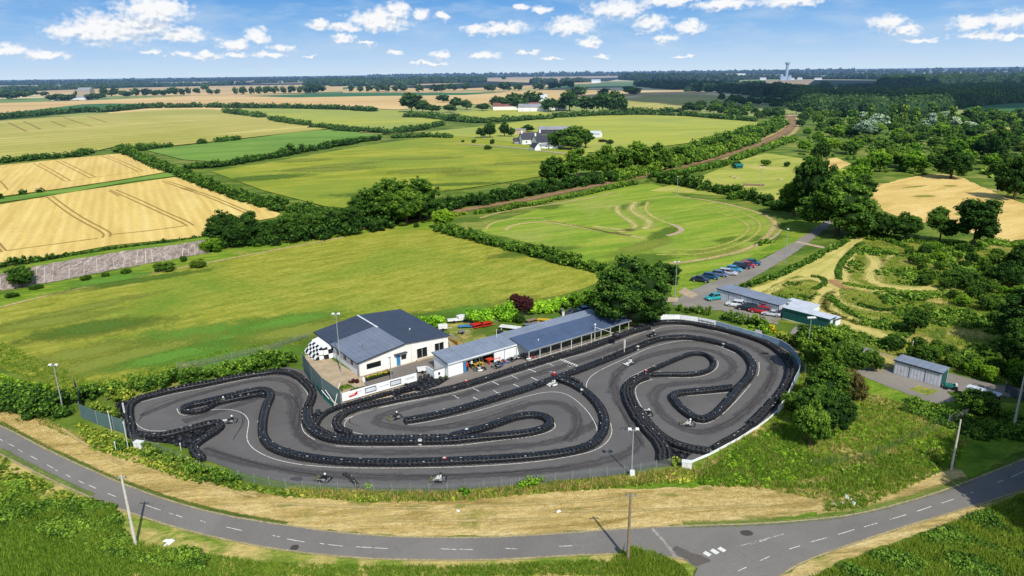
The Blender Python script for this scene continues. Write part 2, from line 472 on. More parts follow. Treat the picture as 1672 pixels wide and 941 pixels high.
M_GRN = strip_mat('fresh_grass_strip', (86,112,42), (122,138,58), .6, .5, .6, rep=3)
M_RUBBER = strip_mat('rubber_laid_down', (76,73,74), (90,87,86), 1.08, .8, .25, rep=4)

LF = {
 'mid':   leaf_mat('foliage_mid', (33,61,18), (79,119,36), (146,180,65)),
 'dark':  leaf_mat('foliage_dark', (24,49,15), (54,92,29), (110,149,54)),
 'bright':leaf_mat('foliage_bright', (49,88,18), (108,155,36), (180,214,63)),
 'lime':  leaf_mat('foliage_hedge', (63,110,18), (126,185,38), (194,237,74)),
 'yellow':leaf_mat('foliage_yellowing', (63,88,22), (126,153,49), (205,205,85)),
 'purple':leaf_mat('foliage_purple', (33,15,20), (70,36,40), (117,70,70)),
 'brownish':leaf_mat('foliage_brownish', (38,45,20), (85,83,45), (137,126,72)),
 'silver':leaf_mat('foliage_silver', (94,122,94), (169,189,162), (232,241,223)),
 'poplar':leaf_mat('foliage_poplar', (58,90,29), (103,137,49), (160,180,74)),
 'grass': leaf_mat('grass_blades', (82,116,32), (120,152,46), (164,172,76)),
 'straw': leaf_mat('straw_blades', (130,126,66), (184,164,98), (220,200,142)),
 'flower':leaf_mat('yellow_flowers', (150,140,20), (222,196,24), (250,226,60)),
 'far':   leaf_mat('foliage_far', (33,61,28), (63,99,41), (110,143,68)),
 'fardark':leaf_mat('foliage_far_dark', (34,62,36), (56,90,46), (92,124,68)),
 'blue':  leaf_mat('foliage_horizon', (30,54,46), (44,72,54), (66,94,70)),  # this and the next: haze of distance put into the leaf colour
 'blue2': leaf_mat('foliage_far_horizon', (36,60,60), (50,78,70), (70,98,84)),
}
M_BARK = paint('bark', (92,78,60), .9, dirt=.4, dscale=2, spec=.1)

# ================================================================== GROUND AND FIELDS
ground = mesh_obj('ground', [(-90000,-3000,0),(90000,-3000,0),(90000,150000,0),(-90000,150000,0)], [[0,1,2,3]], GRASS_BASE)
ground['kind'] = 'structure'

def F_(name, pts, mat, z=.05, jit=0, smooth=0, label=None): return sheet(name, pts, z, mat, label, jit, smooth)
FARM, t_ = newmat('far_patchwork')
vo_ = t_.t.nodes.new('ShaderNodeTexVoronoi'); vo_.inputs['Scale'].default_value = 1; t_.l(t_.coord(scale=(.0016,.0011,1), rot=(0,0,.5)), vo_.inputs['Vector'])
sx_ = t_.t.nodes.new('ShaderNodeSeparateXYZ'); t_.l(vo_.outputs['Color'], sx_.inputs[0])
c_ = t_.ramp(sx_.outputs[0], [(0,rgb(96,124,62)),(.25,rgb(150,158,84)),(.42,rgb(222,192,128)),(.62,rgb(120,144,70)),(.74,rgb(232,208,150)),(.88,rgb(186,170,100))], 'CONSTANT')
t_.out(c_, .95, spec=.1)
# far bands towards the horizon (y grows towards the camera)
F_('far_plain', [(-250,141),(0,137.0),(400,131),(836,124.5),(1250,120),(1672,115.5),(1950,114),(1950,190),(1672,190),(-250,190)], FARM, .2)
for pts, mt in [
  ([(-60,146.5),(150,141.5),(330,138),(500,136),(500,138.5),(330,141),(120,146),(-60,151)], M_PALEFAR),
  ([(40,150),(134,143),(350,137.5),(500,135),(560,134),(560,150),(495,152),(350,156),(180,157),(60,156)], M_TANFAR),
  ([(560,132.5),(700,130.5),(700,132),(560,134)], M_PALEFAR),
  ([(620,143),(760,136),(800,124.5),(990,121.8),(1080,121.6),(1090,124),(1010,130),(970,137),(860,140),(740,146)], M_TANFAR),
  ([(640,136),(800,133),(860,135),(930,137),(900,142),(740,150),(560,152),(560,147)], M_TANFAR),
  ([(925,129),(1000,127),(1110,125),(1120,128),(1010,133),(930,134)], M_PALEFAR),
  ([(990,120.9),(1120,118.4),(1125,119.2),(1000,122.0)], M_PALEFAR),
  ([(1215,137),(1250,131.5),(1340,130),(1480,132),(1474,140),(1440,146),(1320,148),(1240,144)], M_PLOUGH),
  ([(1330,131),(1480,132),(1470,140),(1430,147),(1350,143),(1320,138)], field_mat('dull_green_far',(120,122,76),(138,138,88),(150,148,98),0,.001,.01,None,.002,fine=.05,fstr=.06)),
  ([(1520,128),(1672,126),(1720,134),(1672,138),(1560,135)], M_PLOUGH),
  ([(1240,125.4),(1300,124.4),(1380,124),(1490,126),(1480,130),(1360,128.6),(1260,129)], M_PLOUGH),
  ([(1200,151),(1260,153),(1360,160),(1350,163),(1290,160),(1200,156)], M_PLOUGH),
  ([(1020,153),(1112,146),(1168,147),(1150,154),(1060,158)], M_TANFAR),
  ]: F_('stubble_field', pts, mt, .5)
F_('stubble_field', [(-60,172),(0,169),(167,164),(318,157),(420,155),(560,153),(680,152),(800,151),(960,146),(1060,152),(1010,160),(940,163),(900,164),(800,170),(720,174),(650,180),(560,176),(435,175),(335,170),(234,170),(150,172),(0,186),(-60,190)], M_TANFAR, .8)
F_('grass_field', [(400,157.5),(560,152.5),(760,152),(830,151),(760,156),(620,157.5),(480,160)], M_DKGREEN, .9)
F_('green_field', [(-60,194),(0,187),(60,180),(134,171.5),(180,170),(240,170.5),(300,173),(170,182),(0,196),(-60,202)], M_DKGREEN, 1.0)
F_('ripening_field', [(-80,208),(0,198),(170,187),(240,181),(290,179),(345,179),(430,192),(535,211.5),(440,222),(370,230),(285,239),(235,243),(190,240),(140,252),(0,262),(-80,268)], M_YELL, .6)
F_('pasture_field', [(365,180),(430,177.5),(560,177),(640,180),(750,190),(712,203),(640,213),(592,217),(535,207),(450,193)], M_BRIGHT, .62)
F_('green_field', [(237,246),(290,240.5),(430,224),(515,212.5),(560,214),(625,222),(540,240),(460,253),(370,266),(300,262)], M_GREEN, .4)
F_('pasture_field', [(345,281),(430,268),(520,252),(620,235),(700,225),(775,222),(850,236),(915,243),(960,250),(955,264),(905,285),(800,303),(720,314),(600,334),(560,341),(530,338),(430,312)], M_MID, .3)
F_('pasture_field', [(640,222),(720,214),(780,208),(850,199),(940,190),(1040,188),(1130,191),(1245,201),(1190,222),(1120,235),(1060,243),(960,250),(860,236),(760,224)], M_BRIGHT, .42)
F_('pasture_field', [(740,186),(800,180),(870,178),(905,190),(850,196),(790,195)], M_BRIGHT, .64)
F_('ripening_field', [(1018,162),(1060,156),(1110,154.5),(1165,156),(1210,163),(1203,169),(1140,177),(1100,181),(1040,183),(1018,180)], M_YELL, .66)
F_('wheat_field', [(-60,276),(0,271),(120,259),(200,251),(235,262),(282,280),(200,294),(100,309),(0,322),(-60,330)], M_WHEAT, .3)
F_('grass_strip', [(-60,334),(0,325),(100,311),(200,296),(282,282),(290,288),(200,300),(110,316),(0,332),(-60,342)], M_GREEN, .32)
F_('wheat_field', [(-60,345),(0,335),(120,314),(285,290),(350,306),(458,350),(450,356),(345,374),(330,387),(180,402),(60,424),(0,430),(-60,440)], M_WHEAT, .2)
F_('green_field', [(1560,172),(1612,166),(1672,164.5),(1760,166),(1760,192),(1672,190),(1620,182),(1570,180)], M_DKGREEN, .6)
F_('pasture_field', [(1596,208),(1672,206),(1720,210),(1700,222),(1672,221),(1610,214)], M_YELL, .4)
# middle distance
F_('big_meadow', [(-120,540),(-60,512),(0,500),(80,480),(250,444),(400,416),(520,392),(640,373),(712,376),(800,402),(900,430),(970,446),(978,462),(920,482),(850,496),(780,505),(700,512),(520,556),(400,580),(300,604),(170,634),(120,648),(60,628),(0,600),(-120,560)], M_MEADOW, .08, .5)
F_('rough_margin', [(-120,528),(0,482),(60,468),(200,441),(340,414),(420,398),(560,376),(640,362),(705,354),(712,376),(640,374),(520,393),(400,417),(250,446),(80,482),(0,502),(-120,545)], M_BANK, .10, .4)
F_('oval_field', [(780,380),(800,366),(870,345),(960,318),(1040,302),(1072,300),(1108,322),(1200,336),(1250,350),(1278,372),(1264,398),(1222,422),(1170,442),(1100,458),(1050,455),(985,440),(900,408),(830,388)], M_OVAL, .07, 0, 1)
F_('parking_grass', [(1095,450),(1170,440),(1225,420),(1266,396),(1280,372),(1300,355),(1350,360),(1340,382),(1290,400),(1240,425),(1180,455),(1120,480),(1095,490)], M_BANK, .075, .3)
F_('golf_grass', [(1060,312),(1140,290),(1210,262),(1250,250),(1330,262),(1390,280),(1380,300),(1330,320),(1240,335),(1180,320)], field_mat('short_pasture',(128,142,56),(158,164,72),(186,180,96),R(20),.03,.08,(190,176,104),.03,(.54,.68),.8,.4,.2,.2), .073)
F_('dry_field', [(1422,312),(1445,300),(1480,291),(1530,283),(1566,288),(1600,304),(1640,322),(1690,340),(1740,360),(1740,392),(1672,398),(1610,388),(1560,372),(1500,362),(1450,350),(1430,332)], M_TANR, .09, .6, 1)
F_('dry_clearing', [(1330,262),(1366,258),(1390,268),(1372,276),(1336,274)], M_TANR, .09, .4)
F_('scrub_ground', [(1225,470),(1330,416),(1385,390),(1420,382),(1500,390),(1700,400),(1900,440),(1950,640),(1700,640),(1560,600),(1440,575),(1380,545),(1290,505)], M_SCRUBG, .06, .4)
F_('bank_grass_slope', [(1130,765),(1180,735),(1245,700),(1285,660),(1310,600),(1400,600),(1460,622),(1560,655),(1700,660),(1900,690),(1900,735),(1672,735),(1580,785),(1513,808),(1412,835),(1346,845),(1246,852),(1100,858),(1000,850),(1000,790)], M_BANK, .045, .3)
F_('cut_straw_verge', [(-80,640),(0,652),(60,690),(130,720),(180,735),(240,748),(310,775),(390,800),(480,812),(600,818),(760,816),(880,805),(1000,797),(1110,798),(1180,792),(1280,790),(1350,778),(1360,800),(1330,835),(1246,853),(1116,858),(991,864),(891,872),(790,877),(656,877),(560,870),(469,858),(368,842),(301,825),(248,808),(188,785),(134,761),(70,731),(0,693),(-80,660)], M_STRAW, .055, .3)
F_('cut_straw_verge', [(1352,812),(1400,800),(1440,790),(1480,775),(1535,762),(1572,770),(1581,786),(1513,808),(1440,826),(1380,838),(1330,842)], M_STRAW, .057, .3)
F_('roadside_verge', [(-80,700),(0,740),(67,775),(151,813),(201,832),(268,855),(335,873),(435,894),(560,909),(656,913),(757,914),(857,911),(958,904),(1058,904),(1116,912),(1139,927),(1120,960),(700,990),(300,990),(100,880),(0,800),(-80,760)], M_VERGE, .03, .2)
F_('roadside_verge', [(1273,945),(1313,919),(1363,900),(1447,871),(1547,841),(1634,814),(1720,785),(1720,800),(1640,828),(1560,852),(1460,886),(1370,917),(1320,945),(1300,970),(1250,970)], M_STRAW, .03, .2)
def patch_mat(name, c1, c2, soft=.5, nscale=.25, amt=1.2):
    m, t = newmat(name)
    uv = t.t.nodes.new('ShaderNodeUVMap'); uv.uv_map = 'uv'
    ln = t.t.nodes.new('ShaderNodeVectorMath'); ln.operation = 'DISTANCE'; ln.inputs[1].default_value = (.5,.5,0); t.l(uv.outputs[0], ln.inputs[0])
    n = t.noise(t.coord(), nscale, 6, .7, .4); fn = t.noise(t.coord(), nscale*8, 5, .75)
    a = t.math('SUBTRACT', 1.0, t.math('MULTIPLY', ln.outputs['Value'], 2))
    a = t.math('ADD', a, t.math('MULTIPLY', t.math('SUBTRACT', n, .5), amt)); a = t.math('ADD', a, t.math('MULTIPLY', t.math('SUBTRACT', fn, .5), .9))
    al = t.ramp(a, [(.18,(0,0,0,1)),(.18+soft,(.9,.9,.9,1))])
    t.out(t.ramp(fn, [(.35,rgb(*c1)),(.65,rgb(*c2))]), .95, fn, .4, .1, alpha=al, spec=.1); return m
P_GREEN = patch_mat('patch_fresh_green', (88,132,44), (112,152,56)); P_DARK = patch_mat('patch_dark_grass', (76,104,34), (98,124,44)); P_DRY = patch_mat('patch_dry_grass', (176,158,88), (202,184,112), .5, .6)
P_OLIVE = patch_mat('patch_olive', (120,132,50), (140,148,60)); P_WEEDS = patch_mat('patch_weeds', (128,136,60), (156,154,82), 1.1, 1.2, 1.6)
def patch(px, py, rx, ry, rot, mat, z, name='grass_patch'):
    """soft edged patch of other growth, rx ry in metres"""
    x, y = G(px, py); n = 28; V = [(x,y,z)]; UV = [(.5,.5)]
    for k in range(n):
        a = 2*PI*k/n; u, w = math.cos(a), math.sin(a); V.append((x+rx*u*math.cos(rot)-ry*w*math.sin(rot), y+rx*u*math.sin(rot)+ry*w*math.cos(rot), z)); UV.append((.5+u*.5,.5+w*.5))
    o = mesh_obj(name, np.array(V), [[0,1+k,1+(k+1)%n] for k in range(n)], mat); ul = o.data.uv_layers.new(name='uv')
    for lp in o.data.loops: ul.data[lp.index].uv = UV[lp.vertex_index]
    o['kind'] = 'structure'; return o
patch(400,545,34,12,R(12),P_GREEN,.11); patch(300,578,22,9,R(8),P_GREEN,.112); patch(470,528,16,8,R(30),P_GREEN,.114)
rp_ = random.Random(21)
for k in range(16): patch(rp_.uniform(20,900),rp_.uniform(430,590),rp_.uniform(9,26),rp_.uniform(3,8),R(rp_.uniform(25,48)),rp_.choice([P_OLIVE,P_DARK,P_GREEN,P_OLIVE]),.116+k*.002)
for k in range(12): patch(rp_.uniform(420,880),rp_.uniform(250,320),rp_.uniform(14,40),rp_.uniform(6,16),R(rp_.uniform(5,40)),rp_.choice([P_OLIVE,P_DARK,P_OLIVE]),.34+k*.003)
for k in range(8): patch(rp_.uniform(850,1240),rp_.uniform(330,430),rp_.uniform(8,20),rp_.uniform(4,9),R(rp_.uniform(5,60)),rp_.choice([P_OLIVE,P_DARK]),.09+k*.002)
for k in range(14): patch(rp_.uniform(150,1300),rp_.uniform(795,848),rp_.uniform(1.0,3.5),rp_.uniform(.3,.8),R(rp_.uniform(-12,12)),P_WEEDS,.059+k*.0005)
for k in range(14): patch(rp_.uniform(1180,1600),rp_.uniform(640,780),rp_.uniform(2,6),rp_.uniform(1.2,3),R(rp_.uniform(0,180)),rp_.choice([P_DRY,P_DARK,P_DRY]),.05+k*.0004)
for k in range(40): patch(rp_.uniform(1290,1660),rp_.uniform(395,600),rp_.uniform(2.5,8),rp_.uniform(1.5,4),R(rp_.uniform(-60,60)),rp_.choice([P_DRY,P_DARK,P_OLIVE,P_DRY,P_DARK]),.065+k*.0008)
for k in range(26): patch(rp_.uniform(1300,1680),rp_.uniform(198,330),rp_.uniform(8,26),rp_.uniform(4,9),R(rp_.uniform(-30,30)),rp_.choice([P_OLIVE,P_DRY,P_OLIVE]),.04+k*.0008)
for k in range(6): patch(rp_.uniform(1450,1640),rp_.uniform(300,380),rp_.uniform(4,12),rp_.uniform(2,4),R(rp_.uniform(0,60)),P_OLIVE,.10+k*.001)
# roads
F_('country_road', [(-160,640),(0,694),(70,732),(134,762),(188,786),(248,809),(301,826),(368,843),(469,859.5),(560,871.5),(656,878.5),(790,879),(891,874),(991,866),(1116,859.5),(1246,856),(1346,848),(1413,838),(1514,811),(1581,787),(1672,751),(1800,690),(1800,760),(1672,798),(1634,814),(1547,840),(1447,870),(1363,899),(1313,917),(1273,941),(1230,980),(1160,1010),(1100,1010),(1132,945),(1139,929),(1116,914),(1058,906),(991,904),(958,906),(857,913),(757,916),(656,915),(560,911),(435,896),(335,875),(268,857),(201,834),(151,815),(67,777),(0,742),(-160,670)], M_ROAD, .07)
def dashes(name, segs, w, z, mat, label, grp=None):
    mb_v, mb_f = [], []
    for a, b in segs:
        A, B = Vector(G(*a)), Vector(G(*b)); d = (B-A).normalized(); n = Vector((-d.y,d.x))*w/2
        k = len(mb_v)
        mb_v += [(A.x+n.x,A.y+n.y,z),(A.x-n.x,A.y-n.y,z),(B.x-n.x,B.y-n.y,z),(B.x+n.x,B.y+n.y,z)]; mb_f.append([k,k+1,k+2,k+3])
    o = mesh_obj(name, np.array(mb_v), mb_f, mat); o['kind'] = 'structure'; o['label'] = label
    return o
L = lambda ox, oy, s, pts: [((ox+a/s, oy+b/s),(ox+c/s, oy+d/s)) for a,b,c,d in pts]
seg = L(0,626,2.986,[(0,275,12,282),(45,298,70,310),(90,325,110,338),(150,357,183,375),(230,400,262,418),(270,424,280,430),(322,448,345,460),(384,478,412,492),(434,499,470,516),(526,540,565,555),(715,598,783,622),(825,635,845,642),(858,645,890,656),(978,672,1002,681),(1105,704,1180,721),(1330,745,1365,752),(1400,762,1485,777),(1560,783,1580,787),(1600,789,1672,797)])
seg += L(556,626,2.986,[(75,800,230,809),(483,810,565,813),(580,812,645,814),(805,808,862,811),(1065,798,1130,795)])
seg += L(1112,626,2.986,[(385,868,430,848),(525,812,580,795),(628,778,710,756),(765,740,845,716),(893,703,956,684),(1018,667,1098,643),(1150,627,1220,603),(1270,587,1328,568),(1375,550,1395,543),(1410,538,1425,532),(1540,487,1572,475),(1610,460,1672,432),(278,918,318,900)])
dashes('road_markings', seg, .085, .076, M_WHITELINE, 'white dashed centre line of the country road')
dashes('road_markings', L(1112,626,2.986,[(270,800,500,738),(340,789,420,765)]), .1, .077, M_FADED, 'faded white edge line across the junction mouth')
gw = L(1112,626,2.986,[(112,826,142,843),(148,814,180,833),(184,805,214,822)])
dashes('give_way_marking', gw, .55, .078, paint('thick_white_paint',(228,226,218),.7,dirt=.12,dscale=4), 'three short white blocks painted at the junction mouth')
dk = asphalt('dark_tar_patch', (70,66,64), .1)
def disc(name, px, py, rx, ry, z, mat, label, parent=None):
    x, y = G(px, py); n = 18
    V = [(x+rx*math.cos(2*PI*k/n)*(1+.08*math.sin(3*k)), y+ry*math.sin(2*PI*k/n)*(1+.08*math.cos(2*k)), z) for k in range(n)]
    o = mesh_obj(name, np.array(V), [list(range(n))], mat); o['kind'] = 'structure'; o['label'] = label; return o
disc('road_patch', 481, 895.5, .45, .5, .079, dk, 'round dark cover sunk in the road')
disc('road_patch', 1219, 871.5, .7, .5, .079, dk, 'dark tar patch near the junction')
F_('road_patch', [(1116,912),(1139,927),(1162,916),(1135,905),(1105,893),(1090,900)], asphalt('junction_tar',(96,90,84),.4), .075, .1)
for a in [(556+1520/2.986,626+712/2.986,556+1640/2.986,626+860/2.986)]:
    strip('road_patch', [(a[0],a[1]),((a[0]+a[2])/2+3,(a[1]+a[3])/2),(a[2],a[3])], .7, .080, strip_mat('pale_repair',(150,144,134),(166,160,150),.5,.4,1), label='pale repair band across the road')
M_WHEEL = strip_mat('polished_wheel_track', (126,123,118), (134,131,126), 1.05, .6, .2, rep=3)
M_EDGE = strip_mat('crumbling_road_edge', (150,138,104), (184,170,130), .62, .4, 1.6)
UP_ = [(-80,667),(0,694),(70,732),(134,762),(188,786),(248,809),(301,826),(368,843),(469,859.5),(560,871.5),(656,878.5),(790,879),(891,874),(991,866),(1116,859.5),(1246,856),(1346,848),(1413,838),(1514,811),(1581,787),(1672,751),(1760,710)]
LO_ = [(-80,702),(0,742),(67,777),(151,815),(201,834),(268,857),(335,875),(435,896),(560,911),(656,915),(757,916),(857,913),(958,906),(1058,906),(1116,914)]
LO2 = [(1260,955),(1273,941),(1313,917),(1363,899),(1447,870),(1547,840),(1634,814),(1720,780)]
for e_ in (UP_, LO_, LO2): strip('road_edge', e_, .55, .0815, M_EDGE, step=.7)
# access road behind the track
F_('access_road', [(1096,498),(1120,478),(1165,460),(1215,440),(1262,415),(1300,394),(1322,380),(1345,362),(1362,360),(1350,374),(1336,384),(1300,412),(1262,436),(1215,462),(1235,480),(1290,505),(1268,530),(1210,522),(1180,508),(1130,506)], M_GRAVEL, .085, .15)
F_('access_road', [(1300,530),(1352,545),(1375,556),(1420,570),(1470,586),(1550,610),(1620,628),(1672,636),(1760,645),(1760,662),(1672,650),(1640,648),(1600,640),(1545,640),(1560,655),(1530,660),(1500,652),(1470,640),(1400,612),(1385,604),(1400,598),(1458,604),(1470,596),(1420,584),(1370,568),(1330,556),(1290,545)], M_GRAVEL, .086, .1)
F_('worn_grass', [(1484,636),(1500,630),(1534,640),(1514,647)], M_LAWN, .095, .1)
F_('bare_ground', [(1640,716),(1672,700),(1720,690),(1720,718),(1672,722)], M_DIRT, .06, .2)
F_('concrete_crossing', [(1106,478),(1118,470),(1140,482),(1130,488)], M_CONC, .09)
F_('concrete_pad', [(1088,486),(1108,486),(1106,494),(1086,494)], M_CONC, .091)
F_('concrete_crossing', [(1296,396),(1302,394),(1352,405),(1346,407)], M_CONC, .09)
# kart track
F_('kart_track', [(196,664),(216,650),(300,630),(400,608),(470,600),(496,606),(530,620),(560,650),(640,634),(700,618),(730,622),(760,612),(850,586),(880,578),(1000,545),(1060,524),(1100,518),(1170,525),(1212,537),(1275,556),(1300,574),(1311,592),(1309,606),(1292,640),(1272,668),(1236,700),(1204,720),(1159,744),(1128,757),(1062,764),(1000,777),(880,790),(756,799),(600,799),(480,791),(400,774),(330,750),(300,726),(260,716),(215,720),(200,705)], M_TRACK, .07)
F_('pit_lane', [(556,688),(566,668),(640,640),(700,622),(728,618),(760,603),(800,588),(845,572),(872,570),(935,560),(1030,541),(1046,546),(1000,556),(951,577),(861,603),(806,621),(752,638),(700,650),(653,659),(599,669),(566,684)], M_PITLANE, .076)
F_('clubhouse_yard', [(500,562),(510,560),(545,590),(584,612),(735,574),(760,580),(712,618),(680,640),(560,668),(548,668),(520,640),(497,605)], M_CONC, .078)
F_('clubhouse_yard', [(590,616),(735,576),(800,560),(720,585),(712,615),(680,628),(600,640)], M_PITLANE, .081)
F_('paddock_yard', [(725,530),(760,528),(845,512),(940,500),(1010,505),(1040,520),(1000,520),(920,530),(850,556),(770,575),(738,570),(735,548)], M_LAWN, .077, .2)
F_('paddock_drive', [(762,526),(800,520),(845,512),(900,508),(940,500),(1000,503),(1010,518),(925,532),(905,522),(860,522),(800,528),(764,532)], M_GRAVEL, .084, .1)
F_('sandy_path', [(734,545),(742,548),(760,566),(775,572),(758,578),(736,572),(732,556)], M_CONC, .082, .1)
# railway cutting
strip('railway_cutting', [(588,374),(650,365),(705,355),(760,343),(850,329),(930,312),(1000,299),(1060,286),(1120,271),(1170,258),(1215,245),(1250,231),(1280,218),(1293,206),(1296,198),(1290,192),(1284,189)], 6.5, .26, M_BROWN, wend=15)
strip('sandy_bank', [(1180,262),(1225,248),(1260,236),(1290,223),(1302,210),(1305,200),(1300,192)], 7, .27, M_TANEDGE)
strip('sandy_bank', [(1150,258),(1210,241),(1250,226),(1278,212),(1286,202),(1284,194)], 5, .27, M_TANEDGE)
# tramlines in the wheat
TR = lambda pts: [(a/2.986, 310+b/2.986) for a, b in pts]
TR1 = lambda pts: [(a/2.986, b/2.986) for a, b in pts]
for p in [TR([(228,38),(320,110),(400,160),(480,200),(510,222),(500,238)]), TR([(258,36),(350,105),(430,155),(510,195),(545,218),(535,232)]),
          TR([(535,3),(650,55),(780,115),(880,160),(912,180)]), TR([(565,3),(690,55),(820,118),(910,155),(945,178)]),
          TR([(880,-5),(980,25),(1100,75),(1200,118)]), TR([(905,-5),(1010,25),(1120,70),(1218,112)]), TR([(-40,220),(0,268),(30,302)]), TR([(-60,230),(-18,275),(10,308)]),
          TR([(30,302),(150,285),(300,265),(480,240)]), TR([(0,66),(120,48),(260,38)]), TR([(545,222),(720,205),(900,180)]),
          TR1([(165,800),(230,835),(318,887)]), TR1([(190,798),(260,835),(345,885)]), TR1([(275,788),(350,825),(440,872)]), TR1([(300,787),(380,825),(468,868)]),
          TR1([(500,765),(590,800),(672,840)]), TR1([(525,763),(620,800),(695,836)]), TR1([(0,885),(20,905),(40,930)]), TR1([(530,935),(545,940),(580,960)]), TR1([(790,888),(860,910),(940,938)]), TR1([(815,886),(880,906),(960,935)]),
          TR1([(0,820),(120,800),(300,775),(520,762)]), TR1([(320,890),(480,865),(700,838)])]:
    strip('wheat_tramline', p, .9, .34, M_TRAM, step=3)
for p in [TR1([(40,600),(90,625),(130,645)]), TR1([(115,595),(160,615),(200,635)]), TR1([(250,595),(320,622)]), TR1([(310,575),(380,600),(450,620)]), TR1([(425,570),(520,600)])]:
    strip('wheat_tramline', p, 3.0, .66, M_TRAM, step=6)
# lanes beside the hedges
strip('farm_lane', [(745,236),(790,238),(830,241),(870,246),(920,252),(960,256)], 5, .45, strip_mat('farm_lane_gravel',(150,140,112),(176,164,136),.3,.2,.3))
strip('white_lane', [(430,192),(480,200),(540,209),(600,217)], 4, .63, M_TANEDGE)
strip('white_lane', [(590,218),(640,221),(700,215)], 6, .63, M_TANEDGE)
F_('mown_straw_area', [(1222,474),(1258,462),(1292,446),(1330,418),(1352,402),(1380,392),(1412,386),(1405,400),(1382,422),(1368,446),(1374,468),(1366,482),(1352,470),(1338,458),(1302,450),(1266,464),(1240,480)], field_mat('mown_straw', (164,158,78),(192,180,102),(210,196,124), R(50), .03,.4, (150,152,68), .06,(.52,.66),1.2,.5,.2,.2), .09, .35)
M_LANE = strip_mat('mown_lane', (174,166,86), (204,188,116), .35, .3, .5, rep=7)
for p, w in [([(1352,470),(1340,482),(1334,496),(1340,508),(1362,520),(1395,534),(1425,545),(1452,553),(1480,560)],3.4),([(1368,478),(1352,490),(1350,502),(1372,516),(1410,530)],2.6),([(1396,404),(1382,430),(1376,452),(1384,466),(1402,472),(1440,478)],2.6),([(1420,415),(1432,432),(1418,450),(1424,462),(1452,470),(1490,474),(1530,470)],2.6),([(1346,463),(1330,455),(1300,456),(1270,470),(1250,482)],1.8)]:
    strip('mown_lane', p, w*1.5, .118, M_LANE)
# oval: mown rings, the looping dirt course and its concrete end
O5 = lambda pts: [(556+a/2.986, 310+b/2.986) for a, b in pts]
O6 = lambda pts: [(1112+a/2.986, 310+b/2.986) for a, b in pts]
for p, w in [(O5([(710,195),(725,170),(790,148),(900,140),(990,140)]),1.4),(O5([(805,200),(815,182),(880,165),(1000,155),(1080,170),(1200,190),(1330,212),(1480,238)]),2.0),
             (O5([(990,150),(1120,170),(1240,195),(1330,215),(1420,225)]),1.6),(O5([(1350,80),(1345,110),(1400,145),(1440,175),(1430,195),(1340,212)]),2.2),
             (O5([(1440,60),(1410,95),(1450,125),(1500,150),(1510,175),(1480,195)]),3.0),(O5([(1500,60),(1480,100),(1530,140),(1600,165),(1650,185),(1665,205),(1600,225)]),1.4),
             (O5([(1500,40),(1600,35),(1700,40)]),1.4), (O5([(1230,180),(1350,195),(1440,200)]),2.6)]:
    strip('worn_course', p, w*(1.3 if w < 1.7 else 2.2), .12, M_TANTRK if w < 1.7 else M_COURSE)
strip('concrete_kerb_course', O5([(1590,226),(1640,215),(1668,200),(1655,185),(1610,168)]), 1.6, .125, M_CONC)
strip('worn_oval_edge', O6([(0,38),(150,55),(300,90),(400,120),(450,150),(460,175),(440,205),(400,250),(330,290),(200,325),(60,350),(-60,362)]), 3.2, .13, M_TANEDGE)
strip('worn_oval_edge', O5([(680,140),(780,110),(900,90),(1050,70),(1200,45),(1330,15)]), 2.5, .13, M_TANEDGE)
for k, s in enumerate([.90,.70]):
    c = Vector(G(1150,385)); P = []
    for q in O6([(100,55),(300,95),(420,150),(410,210),(300,280),(100,330),(-150,330)]):
        v = Vector(G(*q)); P.append(c+(v-c)*s)
    strip('mown_ring', P, 3.0, .115, M_RING, world=True)
# stone edging along the oval, right of the parked cars
# scrub: paler mown rings
for p, w in [(O6([(840,290),(800,340),(790,400),(830,450),(900,470)]),2.6),(O6([(990,340),(930,380),(905,430),(960,460),(1060,475),(1180,480),(1280,495),(1330,470)]),2.6),
             (O6([(1030,320),(990,345),(950,400),(980,450)]),2.2),(O6([(900,500),(1050,510),(1200,505)]),2.2),(O6([(740,500),(760,540),(860,580),(1000,600),(1150,610)]),2.4),(O6([(1340,410),(1400,380)]),3.4),(O6([(1210,380),(1260,430)]),3)]:
    strip('mown_circuit', p, w, .112, M_TANTRK)
strip('bare_soil_patch', O6([(740,440),(790,480),(840,478)]), 5, .115, strip_mat('bare_patch',(150,112,76),(176,136,96),.5,.35,.8))
strip('long_grass_line', [(-60,516),(0,503),(80,482),(250,447),(400,418),(560,388)], 2.2, .125, M_TANEDGE)
strip('grass_strip', [(0,735),(67,772),(151,811)], 1.2, .075, M_GRN)
strip('grass_strip', [(0,690),(70,729),(134,758),(188,783),(248,805),(301,822),(368,839),(469,856)], 1.0, .072, M_DARKGR)
strip('grass_strip', [(1116,858),(1246,854),(1346,845),(1413,834),(1514,807),(1581,783)], 1.6, .072, M_GRN)
for k,(a,b,c,d) in enumerate([(100,700,200,760),(220,760,420,812),(440,822,700,830),(600,850,900,848),(760,828,1050,812),(900,836,1250,826)]):
    strip('mown_swathe', [(a,b),((a+c)/2,(b+d)/2+3),(c,d)], .8, .068, M_TANEDGE)
